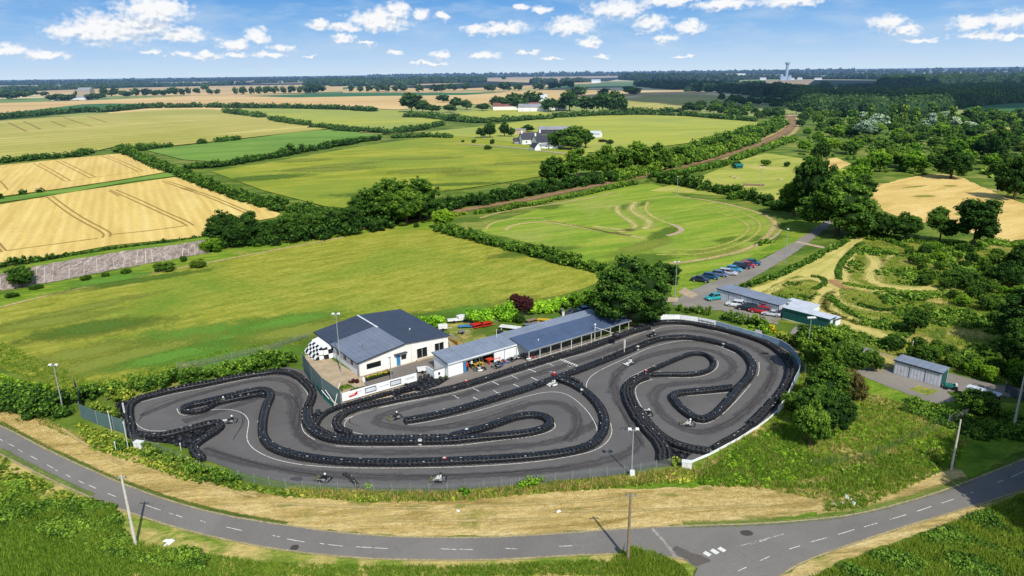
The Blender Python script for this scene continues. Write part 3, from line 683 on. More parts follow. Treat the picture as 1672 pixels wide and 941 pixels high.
# ================================================================== TREES
def crown(lobes, nclump, rc, leaf, rng, cover, squash=.85, core_lv=0, tone_z=.28):
    C = []; Rr = []; T = []
    zs = [l[0][2] for l in lobes]; zlo = min(l[0][2]-l[1][2] for l in lobes); zhi = max(l[0][2]+l[1][2] for l in lobes)
    tries = 0
    while len(C) < nclump and tries < nclump*20:
        tries += 1
        c, r = lobes[rng.integers(len(lobes))]
        d = rng.normal(size=3); d /= np.linalg.norm(d)
        p = np.array(c) + d*np.array(r)*(.80+.22*rng.random())
        inside = False
        for c2, r2 in lobes:
            if c2 is c: continue
            if np.linalg.norm((p-np.array(c2))/np.array(r2)) < .72: inside = True
        if inside: continue
        k_ = rng.random() < .16; p = np.array(c)+(p-np.array(c))*(1.22 if k_ else 1); C.append(p); Rr.append(rc*(.45+.2*rng.random() if k_ else .6+.75*rng.random())); T.append(tone_z*((p[2]-zlo)/(zhi-zlo)-.5) + rng.normal(0,.07))
    for c, r in lobes: C.append(np.array(c)); Rr.append(min(r)*.70); T.append(-.1)
    n = len(lobes); V, F, A = foliage(C[:-n], Rr[:-n], leaf, cover, rng=rng, squash=squash, tone=T[:-n], core_lv=core_lv)
    # big dark hearts of the lobes
    V2, F2, A2 = foliage(C[-n:], Rr[-n:], leaf*2, .12, core=.95, rng=rng, squash=1, tone=np.full(n,-.2), core_lv=1)
    return np.concatenate([V,V2]), np.concatenate([F, F2+len(V)]), np.concatenate([A,A2])

PROTO = {}
def proto(kind, var, lod):
    key = (kind, var, lod)
    if key in PROTO: return PROTO[key]
    rng = np.random.default_rng(sum(ord(c) for c in kind)*31 + var*7 + 3)
    leaf = {0:.30, 1:.46, 2:.85, 3:1.5}[lod]; rc = {0:.82, 1:1.0, 2:1.3, 3:2.0}[lod]
    n = {0:165, 1:105, 2:55, 3:20}[lod]; cov = {0:.95, 1:.9, 2:.8, 3:.7}[lod]
    H = 10.0; lobes = []
    if kind == 'round':     # crown from z 1.6 to 10, width 9
        for k in range(7):
            a = 2*PI*k/6 + rng.random()*.6; rr = 0 if k == 6 else 2.1+rng.random()*.6
            z = 4.2+rng.random()*2.2 if k < 6 else 7.0
            r = 2.2+rng.random()*.5
            lobes.append(((rr*math.cos(a), rr*math.sin(a), z), (r, r, r*1.05)))
        tr = (.28, 4.5)
    elif kind == 'oak':
        for k in range(11):
            a = 2*PI*k/5 + rng.random(); lay = k//5
            rr = [3.0,2.0,0][lay]+rng.random()*.5; z = [3.6,6.0,8.0][lay]+rng.random()*.8; r = [1.9,1.9,1.8][lay]+rng.random()*.5
            lobes.append(((rr*math.cos(a), rr*math.sin(a), z), (r, r, r)))
        n = int(n*1.35); tr = (.38, 5)
    elif kind == 'tall':    # narrower, trunk visible, open
        for k in range(7):
            a = rng.random()*6.3; rr = 1.2+rng.random()*.5; z = 3.8+k*.82; r = 1.45+rng.random()*.35 - max(0,k-4)*.2
            lobes.append(((rr*math.cos(a), rr*math.sin(a), z), (r, r, r)))
        tr = (.22, 6)
    elif kind == 'poplar':
        for k in range(7):
            z = 1.8+k*1.15; r = 1.25*math.sin(PI*(.22+k*.105))+.15
            lobes.append(((rng.normal(0,.12), rng.normal(0,.12), z), (r, r, 1.15)))
        n = int(n*.7); rc *= .7; tr = (.2, 3)
    elif kind == 'bush':    # to the ground, width 13 at height 10
        for k in range(6):
            a = 2*PI*k/5 + rng.random()*.7; rr = 0 if k == 5 else 3.2+rng.random()
            z = 4.0+rng.random()*1.6 if k < 5 else 6.4; r = 2.9+rng.random()*.8
            lobes.append(((rr*math.cos(a), rr*math.sin(a), z), (r, r, r*(.95 if k<5 else 1.05))))
        rc *= 1.15; leaf *= 1.15; tr = (.25, 2)
    V, F, A = crown(lobes, n, rc, leaf, rng, cov)
    V[:,2] = np.maximum(V[:,2], .05)
    me = {}
    o = mesh_obj('crown', V, F, None, attr=A); me['crown'] = o.data; bpy.data.objects.remove(o)
    mb = MB(); r0, zt = tr
    mb.tube([(0,0,-.2),(.05,0,zt*.4),(0.1,.08,zt),(0,.1,zt+2)], [r0*1.25, r0, r0*.7, r0*.3], 8)
    for k in range(4):
        a = k*1.6+rng.random(); mb.tube([(0,0,zt*.6),(math.cos(a)*.9,math.sin(a)*.9,zt*.9),(math.cos(a)*2,math.sin(a)*2,zt*1.2)], [r0*.5,r0*.35,r0*.12], 6)
    o = mb.build('trunk', M_BARK); me['trunk'] = o.data; bpy.data.objects.remove(o)
    zmax = V[:,2].max(); wid = (np.percentile(V[:,0],99.3)-np.percentile(V[:,0],.7))
    PROTO[key] = (me, zmax, wid)
    return PROTO[key]
_tinted = {}
def tinted(me, mat):
    k = (me.name, mat.name)
    if k not in _tinted:
        c = me.copy(); c.materials.clear(); c.materials.append(mat); _tinted[k] = c
    return _tinted[k]

NT_ = 0
TREE_SHAPES = {'round','oak','tall','poplar'}
def tree(px, yb, yt, wpx, kind='round', leaf='mid', label='tree', group=None, cat='tree', name=None, xy=None, hm=None, wm=None, lod=None):
    """tree standing at a ground point, its top at photo row yt and its crown wpx wide"""
    global NT_
    NT_ += 1
    x, y = G(px, yb) if xy is None else xy
    d = dist(x, y)
    if hm is None:
        # height: solve for the top row
        lo, hi = 0, 60
        s = ppm(px, yb); ct = math.cos(PITCH)
        for _ in range(30):
            mdl = (lo+hi)/2; q = Vector((x, y, mdl-CAM_H)); row = PH/2 - FOC*q.dot(_u)/q.dot(_f)
            if row > yt: lo = mdl
            else: hi = mdl
        hm = lo; wm = wpx / s
    if lod is None: lod = 0 if d < 300 else 1 if d < 620 else 2 if d < 1200 else 3
    rnd = random.Random(NT_*17+5)
    me, H, W = proto(kind, rnd.randrange(3), lod)
    nm = name or ('tree' if kind in TREE_SHAPES else 'bush')
    t = empty(nm, (x, y, 0), rnd.uniform(0, 6.28), label, cat if kind in TREE_SHAPES or cat != 'tree' else 'bush', group)
    s = hm/H; sw = wm/W
    # scaled through the children so the thing keeps unit scale
    for part in (('crown','trunk') if (kind in TREE_SHAPES and d < 1500) else ('crown',)):
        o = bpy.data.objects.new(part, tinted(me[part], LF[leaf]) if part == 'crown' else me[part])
        COL.objects.link(o); o.parent = t; o.scale = (sw, sw*rnd.uniform(.9,1.1), s) if part == 'crown' else (s, s, s)
    return t

# ------------------------------------------------------------------ hedges: one thing each, one mesh of clumps
def hedge(pts, label, leaf='mid', wf=1.1, world_h=None, name='hedge', cat='hedge', kind=None, dens=1.0, var=.35, group=None, leafk=1.0):
    """pts: (px, py_base, height_px)"""
    rng = np.random.default_rng(int(sum(p[0]*3+p[1] for p in pts)) % 100000)
    W = []
    for p in pts:
        x, y = G(p[0], p[1]); h = (p[2]/ppm(p[0], p[1]))*1.02 if world_h is None else world_h
        W.append((x, y, h))
    C = []; Rr = []; LS = []; T = []
    for i in range(len(W)-1):
        (x0,y0,h0),(x1,y1,h1) = W[i], W[i+1]; Ls = math.hypot(x1-x0,y1-y0)
        if Ls < 1e-3: continue
        nx, ny = -(y1-y0)/Ls, (x1-x0)/Ls
        hm = (h0+h1)/2; rc = max(.28, hm*.30)
        D = dist((x0+x1)/2,(y0+y1)/2)
        if D > 300: rc = max(rc, D*.0045)
        n = max(2, int(Ls/rc*2.6*dens*wf))
        t = rng.random(n); h = (h0+(h1-h0)*t)
        # slow height variation along the hedge
        ph = np.sin((x0+(x1-x0)*t)*.31+(y0+(y1-y0)*t)*.47)+np.sin((x0+(x1-x0)*t)*.11-(y0+(y1-y0)*t)*.17)
        h = h*(1+var*.35*ph+rng.normal(0,var*.25,n)); h = np.maximum(h, hm*.35)
        off = rng.uniform(-.5,.5,n)*hm*wf
        zz = h*np.sqrt(rng.uniform(.08,1,n)) * (1-.35*(np.abs(off)/(hm*wf*.5+1e-6))**2)
        X = x0+(x1-x0)*t+nx*off; Y = y0+(y1-y0)*t+ny*off
        r_ = rc*(.65+.7*rng.random(n))
        Z = np.maximum(zz - r_*.8, r_*.35)
        C += list(np.stack([X,Y,Z],1)); Rr += list(r_); LS += [leaf_size(D)*leafk]*n
        T += list(.22*(zz/np.maximum(h,.1)-.6) + rng.normal(0,.08,n))
    if not C: return
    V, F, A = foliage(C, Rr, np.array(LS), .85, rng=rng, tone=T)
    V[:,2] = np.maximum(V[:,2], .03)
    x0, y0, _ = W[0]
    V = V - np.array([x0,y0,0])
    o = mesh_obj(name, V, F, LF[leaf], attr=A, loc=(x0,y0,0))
    if kind: o['kind'] = kind; o['label'] = label; return o
    return tag(o, label, cat, group)

def inpoly(P, x, y):
    c = False; n = len(P); j = n-1
    for i in range(n):
        if (P[i][1] > y) != (P[j][1] > y) and x < (P[j][0]-P[i][0])*(y-P[i][1])/(P[j][1]-P[i][1])+P[i][0]: c = not c
        j = i
    return c
def ground_cover(name, poly, n, rmin, rmax, leaf, label, flat=.7, leafk=1.0, seed=1, world=True, clump_noise=0, cover=.8, avoid=None, mound=0):
    """uncountable low growth over an area: one mesh of many small clumps"""
    rng = np.random.default_rng(seed)
    P = [G(*p) for p in poly] if world else poly
    xs = [p[0] for p in P]; ys = [p[1] for p in P]
    C = []; Rr = []; LS = []; T = []
    tries = 0
    while len(C) < n and tries < n*12:
        tries += 1
        x, y = rng.uniform(min(xs),max(xs)), rng.uniform(min(ys),max(ys))
        if not inpoly(P, x, y): continue
        q = Vector((x, y, -CAM_H))
        if world:
            zc = q.dot(_f); sx = PW/2+FOC*q.dot(_r)/zc; sy = PH/2-FOC*q.dot(_u)/zc
        else: sx, sy = x, y; x, y = G(sx, sy)
        if not (-60 < sx < PW+60 and sy < PH+70): continue
        if avoid and any(inpoly(av, sx, sy) for av in avoid): continue
        if clump_noise and math.sin(x*.23+1.3*math.sin(y*.19))+math.sin(y*.31+1.7*math.sin(x*.13)) < clump_noise*rng.normal(1,.4)-.4: continue
        D = dist(x, y); r = rng.uniform(rmin, rmax)
        lf = math.sin(x*.55+1.9*math.sin(y*.41))*math.sin(y*.63+1.4*math.sin(x*.37)); lf2 = math.sin(x*.17+2*math.sin(y*.13)+seed)
        r *= 1+.45*lf; C.append((x,y,r*flat*.35+mound*max(0,lf+.2*rng.normal()))); Rr.append(r); LS.append(leaf_size(D)*leafk*rng.choice([.8,1,1.5])); T.append(rng.normal(0,.13)+.14*lf+.10*lf2)
    V, F, A = foliage(C, Rr, np.array(LS), cover, rng=rng, tone=T, squash=flat)
    V[:,2] = np.maximum(V[:,2], .02)
    o = mesh_obj(name, V, F, LF[leaf], attr=A); o['kind'] = 'stuff'; o['label'] = label
    return o
def tufts(name, poly, n, h, leaf, label, seed=1, w=.05, spread=.12, avoid=None):
    """standing grass blades in small tufts"""
    rng = np.random.default_rng(seed)
    P = [G(*p) for p in poly]; xs = [p[0] for p in P]; ys = [p[1] for p in P]
    pts = []
    tries = 0
    while len(pts) < n and tries < n*10:
        tries += 1
        x, y = rng.uniform(min(xs),max(xs)), rng.uniform(min(ys),max(ys))
        if inpoly(P, x, y):
            if avoid:
                q = Vector((x, y, -CAM_H)); zc = q.dot(_f); sx = PW/2+FOC*q.dot(_r)/zc; sy = PH/2-FOC*q.dot(_u)/zc
                if any(inpoly(av, sx, sy) for av in avoid): continue
            pts.append((x,y))
    B = np.repeat(np.array(pts), 7, axis=0); N = len(B)
    B = B + rng.normal(0, spread, (N,2))
    a = rng.uniform(0, 2*PI, N); hh = h*(.5+.9*rng.random(N)); lean = rng.normal(0,.35,(N,2))*hh[:,None]
    ww = w*(.7+.8*rng.random(N))
    z0 = np.zeros(N)
    v0 = np.stack([B[:,0]-np.cos(a)*ww, B[:,1]-np.sin(a)*ww, z0],1); v1 = np.stack([B[:,0]+np.cos(a)*ww, B[:,1]+np.sin(a)*ww, z0],1)
    v2 = np.stack([B[:,0]+lean[:,0], B[:,1]+lean[:,1], hh],1)
    V = np.stack([v0,v1,v2],1).reshape(-1,3); F = np.arange(N*3).reshape(-1,3)
    o = mesh_obj(name, V, F, LF[leaf], attr=np.clip(.45+rng.normal(0,.2,N),0,1)); o['kind'] = 'stuff'; o['label'] = label
    return o
def wood(name, pts, hm, depth, leaf, label, n, r, seed=1, cat=None):
    """a far-off wood read as one mass; pts px base line of its front edge"""
    rng = np.random.default_rng(seed)
    P = [Vector(G(*p)) for p in pts]
    Ls = [(P[i+1]-P[i]).length for i in range(len(P)-1)]; tot = sum(Ls)
    C = []; Rr = []; T = []
    for k in range(n):
        u = rng.random()*tot; i = 0
        while i < len(Ls)-1 and u > Ls[i]: u -= Ls[i]; i += 1
        p = P[i]+(P[i+1]-P[i])*(u/Ls[i])
        dd = p.normalized(); q = p + dd*rng.random()*depth
        rr = r*(.6+.8*rng.random()); top = hm*(.62+.5*rng.random())
        edge = min(1, .45 + min(sum(Ls[:i])+u, tot-(sum(Ls[:i])+u))/(r*5))
        z = max(rr*.5, top*edge-rr)
        if rng.random() < .35: z *= rng.random()
        C.append((q.x,q.y,z)); Rr.append(rr); T.append(rng.normal(0,.13)+.15*(z/hm-.4))
    D = dist(P[0].x, P[0].y)
    V, F, A = foliage(C, Rr, max(r*.22, D*.0022), .8, core=.9, rng=rng, tone=T, core_lv=1)
    V[:,2] = np.maximum(V[:,2], .03)
    o = mesh_obj(name, V, F, LF[leaf], attr=A); o['kind'] = 'stuff'; o['label'] = label
    return o
# ================================================================== PLANTING
# --- named trees
hedge([(990,189,5),(1060,188,6),(1120,190,7),(1190,196,6),(1235,199,5)],'long low hedge on the upper side of the pasture right of the farm','far')
hedge([(1000,183,5),(1050,184,5),(1110,184,6)],'thin hedge under the small ripening field','far')
hedge([(662,192,9),(700,193,10),(740,198,12),(790,201,10),(830,198,10),(870,196,8),(900,195,9)],'bushy belt beyond the farm lane on the left','far',wf=1.6)
hedge([(905,193,8),(940,191,9),(985,189,9),(1010,187,7)],'bushy belt behind the farm barn on the right','far',wf=1.6)
hedge([(640,226,7),(690,224,6),(735,226,6)],'scrub row at the top of the big pasture','far')
tree(1028,530,414,122,'oak','dark','big dark spreading tree at the end of the blue canopy roof')
tree(1086,480,427,44,'tall','dark','smaller dark tree just behind the big spreading tree by the canopy')
tree(1366,384,279,98,'oak','mid','tall broad dark tree where the access road ends')
tree(1322,362,252,60,'round','dark','dark tree left of the tall broad tree at the end of the access road')
tree(1296,352,296,50,'round','mid','round mid green tree at the corner of the oval field by the road end')
tree(1588,406,321,58,'tall','dark','tall lone tree with a bare trunk in front of the dry field')
tree(1534,396,339,50,'tall','dark','second tree from the right in the row before the dry field')
tree(1476,394,345,48,'round','dark','round dark tree in the middle of the row before the dry field')
tree(1436,388,345,46,'round','dark','dark tree beside the tall broad tree, in the row before the dry field')
tree(1400,384,322,52,'oak','mid','mid green tree touching the tall broad tree at the road end')
tree(904,302,254,48,'oak','mid','rounded tree set apart at the left end of the railside tree group')
tree(942,292,240,36,'tall','mid','tall slim tree second in the railside tree group')
for k,(x,yb,yt,w,l) in enumerate([(966,288,250,34,'lightly spreading tree third in the railside tree group'),(990,288,233,40,'broad tree fourth in the railside tree group'),(1016,286,238,38,'tree fifth in the railside tree group'),(1044,282,229,44,'highest crown near the right end of the railside tree group'),(1072,276,231,44,'tree second from the right end of the railside tree group'),(1100,268,238,40,'tree at the right end of the railside tree group')]):
    tree(x,yb,yt,w,['round','oak','tall'][k%3],'mid',l)
for x,yb,yt,w,kd,l in [(600,366,306,58,'oak','left crown of the tree clump by the middle of the railway'),(640,364,289,74,'oak','highest crown of the tree clump by the middle of the railway'),(686,360,287,66,'oak','right crown of the tree clump by the middle of the railway'),(664,368,310,56,'round','front crown of the tree clump by the middle of the railway')]:
    tree(x,yb,yt,w,kd,'mid',l)
tree(368,398,341,58,'oak','dark','dark tree at the corner of the wheat field, above the end of the slope wall')
tree(416,394,345,44,'tall','dark','dark upright tree right of the wheat field corner tree')
for x,yb,yt,w,l in [(392,404,364,44,'low full tree between the two wheat field corner trees'),(447,394,358,46,'third tree along the thicket right of the wheat field'),(478,392,346,46,'fourth tree along the thicket right of the wheat field'),(508,386,340,48,'fifth tree along the thicket right of the wheat field'),(540,380,340,48,'sixth tree along the thicket right of the wheat field'),(570,376,338,44,'last tree along the thicket, left of the tall clump')]:
    tree(x,yb,yt,w,'round','dark',l)
tree(37,470,435,38,'round','dark','small dark tree in front of the grey slope wall at the left edge')
tree(270,443,427,34,'bush','mid','green bush in the rough margin below the slope wall',name='bush',cat='bush')
tree(324,437,424,26,'bush','yellow','yellowish bush under the right end of the slope wall',name='bush',cat='bush')
tree(346,412,388,34,'bush','bright','light green bush at the right end of the slope wall',name='bush',cat='bush')
for x,yb,yt,w in [(60,472,465,22),(140,458,449,16),(206,447,438,16),(172,452,444,14),(20,486,478,20),(300,428,418,12),(680,372,364,9),(606,377,369,8),(658,370,363,12)]:
    tree(x,yb,yt,w,'bush','mid','low bush growing in the rough margin above the big meadow','bushes of the rough margin',name='bush',cat='bush')
tree(842,512,479,24,'round','purple','dark red leaved tree, left one of the pair by the clipped hedge')
tree(856,516,482,26,'round','purple','dark red leaved tree, right one of the pair by the clipped hedge')
tree(848,528,512,20,'bush','dark','small round clipped dark bush beside the paddock drive',name='bush',cat='bush')
tree(725,374,341,36,'round','bright','bright round tree heading the hedge between meadow and oval')
# farm
for x,yb,yt,w,l in [(800,226,197,20,'tall dark tree left of the farmhouse'),(824,224,198,18,'second dark tree left of the farmhouse'),(786,226,208,18,'small dark tree furthest left of the farmhouse'),(835,224,207,14,'small dark tree right of the two tall ones by the farmhouse')]: tree(x,yb,yt,w,'round','dark',l)
tree(862,216,203,20,'round','dark','dark round tree behind the farmhouse roof')
for x,yb,yt,w,l in [(912,243,211,34,'left light crown of the big tree group right of the farmhouse'),(938,240,204,38,'highest crown of the big tree group right of the farmhouse'),(956,243,210,26,'right crown of the big tree group right of the farmhouse'),(932,245,222,36,'front crown of the big tree group right of the farmhouse')]: tree(x,yb,yt,w,'round','mid',l)
tree(996,236,228,12,'bush','dark','small round bush in the pasture right of the farm',name='bush',cat='bush')
tree(984,233,227,14,'bush','brownish','brownish low bush beside the small white farm shed',name='bush',cat='bush')
for x,yb,yt,w in [(796,245,236,14),(774,234,227,8),(804,236,226,9),(756,233,228,6)]: tree(x,yb,yt,w,'bush','mid','small bush beside the farm lane','bushes by the farm lane',name='bush',cat='bush')
# trees of the village and the middle distance
for x,yb,yt,w in [(672,184,149,36),(690,184,162,26),(724,168,154,20),(706,184,170,26),(744,178,158,22),(762,180,162,22),(735,184,170,22),(788,182,168,24),(812,177,156,24),(838,178,150,36),(868,176,147,34),(896,183,158,24),(930,182,147,34),(912,182,162,24),(958,184,155,36),(984,186,150,36),(1004,184,146,28),(1014,186,156,22),(942,160,138,36),(985,158,142,20),(1030,156,140,26),(846,180,158,34),(826,180,160,22)]:
    tree(x,yb,yt,w,'round','far','round green tree among the buildings of the hamlet beyond the farm','hamlet trees')
for k in range(10): tree(385+13.1*k,155.5-k*.25,140.5-k*.2,12.5,'round','far','round tree in the even avenue on the left of the stubble','avenue trees')
for x in (574,588,603,617,632,645): tree(x,151,139,10,'round','fardark','small tree carrying on the avenue towards the middle','avenue trees, right stretch')
for x,yb,yt,w in [(508,154,135,20),(520,154,137,20),(625,150,136,26),(655,150,137,20),(685,151,136,20),(710,151,137,18),(722,151,135,18),(738,149,134,20),(762,148,134,16),(800,150,135,28),(825,150,133,24),(846,149,134,20),(880,148,133,26),(905,147,133,22),(928,145,131,20),(822,131,123.5,9)]:
    tree(x,yb,yt,w,'round','fardark','dark crown in the broken tree line behind the stubble fields','tree line behind the stubble')
for k,(x,yb,yt,w) in enumerate([(8,163,147,26),(30,163,148,26),(52,158,147,22),(72,158,149,14),(86,166,154,18),(100,165,152,20),(116,165,153,18),(134,158,147,22),(150,164,152,20),(162,164,152,16),(172,162,139,12),(186,158,141,18),(205,159,147,20),(222,158,142,18),(240,158,144,16),(256,157,146,16),(270,157,146,16),(283,157,141,16),(298,157,144,12),(308,155,141,12),(322,154,143,12),(336,150,137,12),(343,155,143,12),(355,155,144,12)]):
    tree(x,yb,yt,w,'round','far' if k%2 else 'fardark','dark round tree in the long line at the far left edge of the stubble','far left tree line')

# --- hedges
H_ = hedge
H_([(-40,198,9),(0,195,9),(60,190,8),(134,184,9),(170,184,8),(240,177,7),(330,176,8)],'long dark hedge between the dark green field and the ripening field','far')
H_([(340,176,8),(400,177,7),(480,178,6),(560,180,7),(610,183,6)],'low dark hedge above the pale green pasture on the left','far')
H_([(366,184,6),(400,189,6),(430,193,5)],'short hedge at the left corner of the pale green pasture','far')
H_([(445,197,8),(480,203,8),(505,206,7)],'short bushy hedge between ripening field and pale pasture','far')
H_([(510,209,7),(545,211,7),(580,216,9)],'hedge piece right of the short bushy one by the pale pasture','far')
H_([(550,214,8),(600,216,10),(625,217,9)],'bush row by the white lane','far')
H_([(628,220,9),(660,216,10),(690,212,8),(720,205,6)],'leafy hedge between the lane and the farm pasture','far')
H_([(-40,270,11),(0,267,11),(60,261,10),(125,256,9),(150,250,8)],'rounded hedge between ripening field and upper wheat field','dark')
H_([(190,248,14),(212,247,12),(240,246,6),(250,244,5)],'bushy corner where four fields meet, left of the green field','dark')
H_([(228,243,9),(255,243,7),(280,241,9)],'short bushy hedge atop the green field','dark')
H_([(322,236,6),(334,235,6)],'small bush at the edge of the ripening field, left one','dark',cat='bush',name='bush')
H_([(352,233,7),(366,232,7),(390,229,4)],'small bush with a tail of scrub at the ripening field edge','dark',cat='bush',name='bush')
H_([(195,247,12),(225,258,12),(262,276,13),(300,288,15),(345,308,15),(400,328,17),(450,342,20),(500,354,24),(548,362,28),(590,366,28)],'long dark hedge running diagonally between wheat and pasture','dark',dens=1.1)
H_([(300,276,8),(345,274,12),(380,270,12),(420,262,12),(465,255,14),(500,248,12),(560,238,11),(590,232,10),(620,229,7)],'bushy hedge between the green field and the big pasture','dark')
H_([(-30,440,14),(0,436,14),(60,428,14),(120,420,10),(200,410,12),(260,402,11),(300,397,10),(345,390,16)],'dark hedge along the lower edge of the wheat field, above the slope wall','dark')
H_([(-20,328,10),(0,325,9)],'scrap of hedge at the left edge between the wheat fields','dark')
H_([(34,317,12),(42,317,10)],'small dark bush between the two wheat fields','dark',cat='bush',name='bush')
H_([(60,316,12),(66,316,11)],'thin bush by the white post between the wheat fields','dark',cat='bush',name='bush')
H_([(345,402,24),(400,404,26),(460,398,26),(540,388,26),(600,380,22),(640,372,18)],'deep thicket at the foot of the trees right of the slope wall','dark',dens=1.3)
H_([(586,372,30),(650,362,28),(705,348,24),(750,338,22),(800,332,20),(850,322,20),(905,310,18),(960,303,16),(1010,294,15)],'dense shrub belt on the left of the railway, middle stretch','dark',dens=1.3,wf=1.4)
H_([(1000,296,18),(1060,282,18),(1110,270,18),(1150,258,20),(1190,246,18),(1230,232,16)],'dense shrub belt on the left of the railway, far stretch','mid',dens=1.3,wf=1.4)
H_([(1112,264,24),(1140,252,26),(1175,246,26),(1205,235,24),(1230,226,22),(1255,215,18),(1276,204,16)],'tall leafy belt behind the far stretch of the railway','mid',dens=1.3)
H_([(715,376,20),(750,386,18),(780,394,16),(810,402,17),(850,412,19),(885,421,20),(920,430,22),(950,437,22),(985,446,22)],'thick hedge between the big meadow and the oval field','mid',dens=1.2)
H_([(775,350,6),(820,345,9),(850,338,12),(870,336,6),(920,325,8),(960,317,7),(1000,308,7),(1040,300,7)],'low scrub between the railway and the oval field','mid')
H_([(725,352,6),(760,350,5),(700,363,4)],'thin scrub below the railway bank','yellow')
H_([(1060,296,16),(1100,300,20),(1140,308,20),(1180,316,18),(1220,326,18),(1260,336,18),(1300,346,20)],'dark belt along the far side of the oval field','dark',dens=1.3)
H_([(1064,290,10),(1110,285,8),(1150,278,9),(1190,268,9)],'shrub line right of the railway, nearer stretch','mid')
H_([(1200,262,9),(1240,248,8),(1275,236,9),(1300,228,9)],'shrub line right of the railway, far stretch','mid')
H_([(684,532,16),(704,533,17),(726,531,17)],'bright green shrub behind the clubhouse','lime',wf=1.2,dens=1.8,leafk=.85,cat='bush',name='bush')
H_([(764,528,23),(790,525,23),(815,522,24),(836,519,28)],'clipped bright hedge on the left side of the paddock','lime',var=.1,wf=1.3,dens=1.7,leafk=.8)
H_([(862,512,22),(890,509,22),(918,505,22)],'clipped bright hedge on the right side of the paddock','lime',var=.1,wf=1.3,dens=1.7,leafk=.8)
H_([(918,506,20),(940,503,24),(962,500,26),(985,496,28)],'taller fresh green hedge running to the big tree','bright',wf=1.2,dens=1.6,leafk=.85)
H_([(1050,530,14),(1070,516,18)],'shade shrub beneath the big tree','dark',cat='bush',name='bush') 
H_([(125,655,22),(150,652,24),(200,640,26),(240,632,24),(290,628,24),(340,618,22),(380,609,24),(420,606,28),(455,600,28),(482,590,22)],'dense shrub belt between the big meadow and the track','mid',dens=1.3,wf=1.3)
H_([(372,613,18),(410,606,20),(440,601,14)],'yellow green shrubs at the bend of the track fence','bright',wf=.8)
H_([(180,660,22),(215,650,12),(190,640,18)],'light shrub in the corner behind the track','yellow',cat='bush',name='bush')
H_([(-40,640,30),(0,645,34),(30,660,40),(60,672,44),(90,676,44),(118,668,40)],'tall thick shrubs beside the left light mast','mid',dens=1.3,wf=1.2)
H_([(-40,622,18),(0,626,18),(40,634,16),(80,640,16)],'shrubs at the left corner of the big meadow','bright',wf=1.0)
H_([(150,672,18),(170,678,18),(190,688,18)],'pale shrub behind the grey fence netting','yellow',cat='bush',name='bush')
H_([(190,728,18),(212,735,18)],'shrub at the foot of the short fence post','mid',cat='bush',name='bush')
H_([(235,738,20),(262,748,22),(290,760,22),(315,768,20)],'shrubs on the fence line left of the track entrance','poplar',wf=.9)
H_([(300,770,20),(335,780,24),(370,788,22),(392,790,14)],'greener shrubs on the fence line below the left bend','mid',wf=.9)
H_([(592,800,14),(600,802,18)],'small bush on the track fence near the kart','bright',cat='bush',name='bush')
H_([(752,808,22),(764,808,20)],'small upright bush on the track fence, left of the long one','bright',cat='bush',name='bush')
H_([(845,796,12),(866,794,24),(888,790,12)],'round bush on the track fence near the middle','bright',cat='bush',name='bush')
H_([(1092,760,14),(1108,756,16)],'bush growing at the split of the tyre walls','yellow',cat='bush',name='bush')
# right of the track
H_([(1180,522,14),(1205,526,18),(1235,534,20),(1250,540,16)],'green bushes behind the white banner fence','mid',cat='bush',name='bush',wf=1.0)
H_([(1108,508,12),(1130,510,12),(1160,514,14)],'low bushes at the start of the banner fence','mid',cat='bush',name='bush')
H_([(1215,542,12),(1240,546,20),(1258,550,16)],'bright bush beside the yellow flowering one','bright',cat='bush',name='bush')
H_([(1254,541,12),(1260,543,15),(1266,545,11)],'yellow flowering bush behind the banner fence','flower',cat='bush',name='bush')
H_([(1270,560,22),(1290,562,26),(1308,566,24)],'mixed green and golden bushes beneath the right light mast','yellow',cat='bush',name='bush')
tree(1340,612,530,70,'round','mid','dense green tree right of the right hand light mast')
tree(1316,574,530,40,'round','mid','smaller green tree behind the right hand light mast')
tree(1384,620,558,52,'round','dark','dark tree right of the dense green tree by the mast')
tree(1422,606,572,36,'bush','mid','leafy bush with pale blossom beside the grey yard',name='bush',cat='bush')
tree(1350,664,588,74,'round','mid','big green tree above the corner of the perimeter fence')
tree(1386,668,604,46,'round','brownish','dark brownish shrub right of the big green tree',cat='bush',name='bush')
tree(1322,700,630,54,'round','dark','dark bush leaning over the lowest green bush',cat='bush',name='bush')
tree(1322,730,652,56,'round','mid','lowest green bush of the clump outside the track corner')
tree(1358,712,638,60,'round','dark','dark bush right of the lowest green bush',cat='bush',name='bush')
tree(1293,668,640,34,'bush','mid','low bush against the light blue fence',name='bush',cat='bush')
tree(1594,672,636,66,'bush','mid','wide round bush beside the white roofed shelter',name='bush',cat='bush')
tree(1574,470,440,46,'bush','dark','dark round bush alone in the mown circuit',name='bush',cat='bush')
tree(1492,546,503,36,'round','dark','dark bush in the middle of the overgrown circuit',name='bush',cat='bush')
tree(1500,480,456,22,'bush','mid','small dark bush amid the mown rings',name='bush',cat='bush') if 0 else None
H_([(1200,474,8),(1240,462,9),(1280,447,8),(1315,431,8),(1345,414,7),(1370,402,7),(1382,394,6)],'low clipped hedge beside the access road','mid',var=.2,wf=1.4)
H_([(1380,392,6),(1400,386,7),(1430,384,7),(1460,390,6),(1476,395,6)],'dark low hedge curving round the head of the mown circuit','dark',wf=1.6)
H_([(1236,402,8),(1246,400,10),(1256,396,7)],'small bush by the stone edging of the oval','mid',cat='bush',name='bush')
O6b = lambda pts: [(1112+a/2.986, 310+b/2.986, h) for a, b, h in pts]
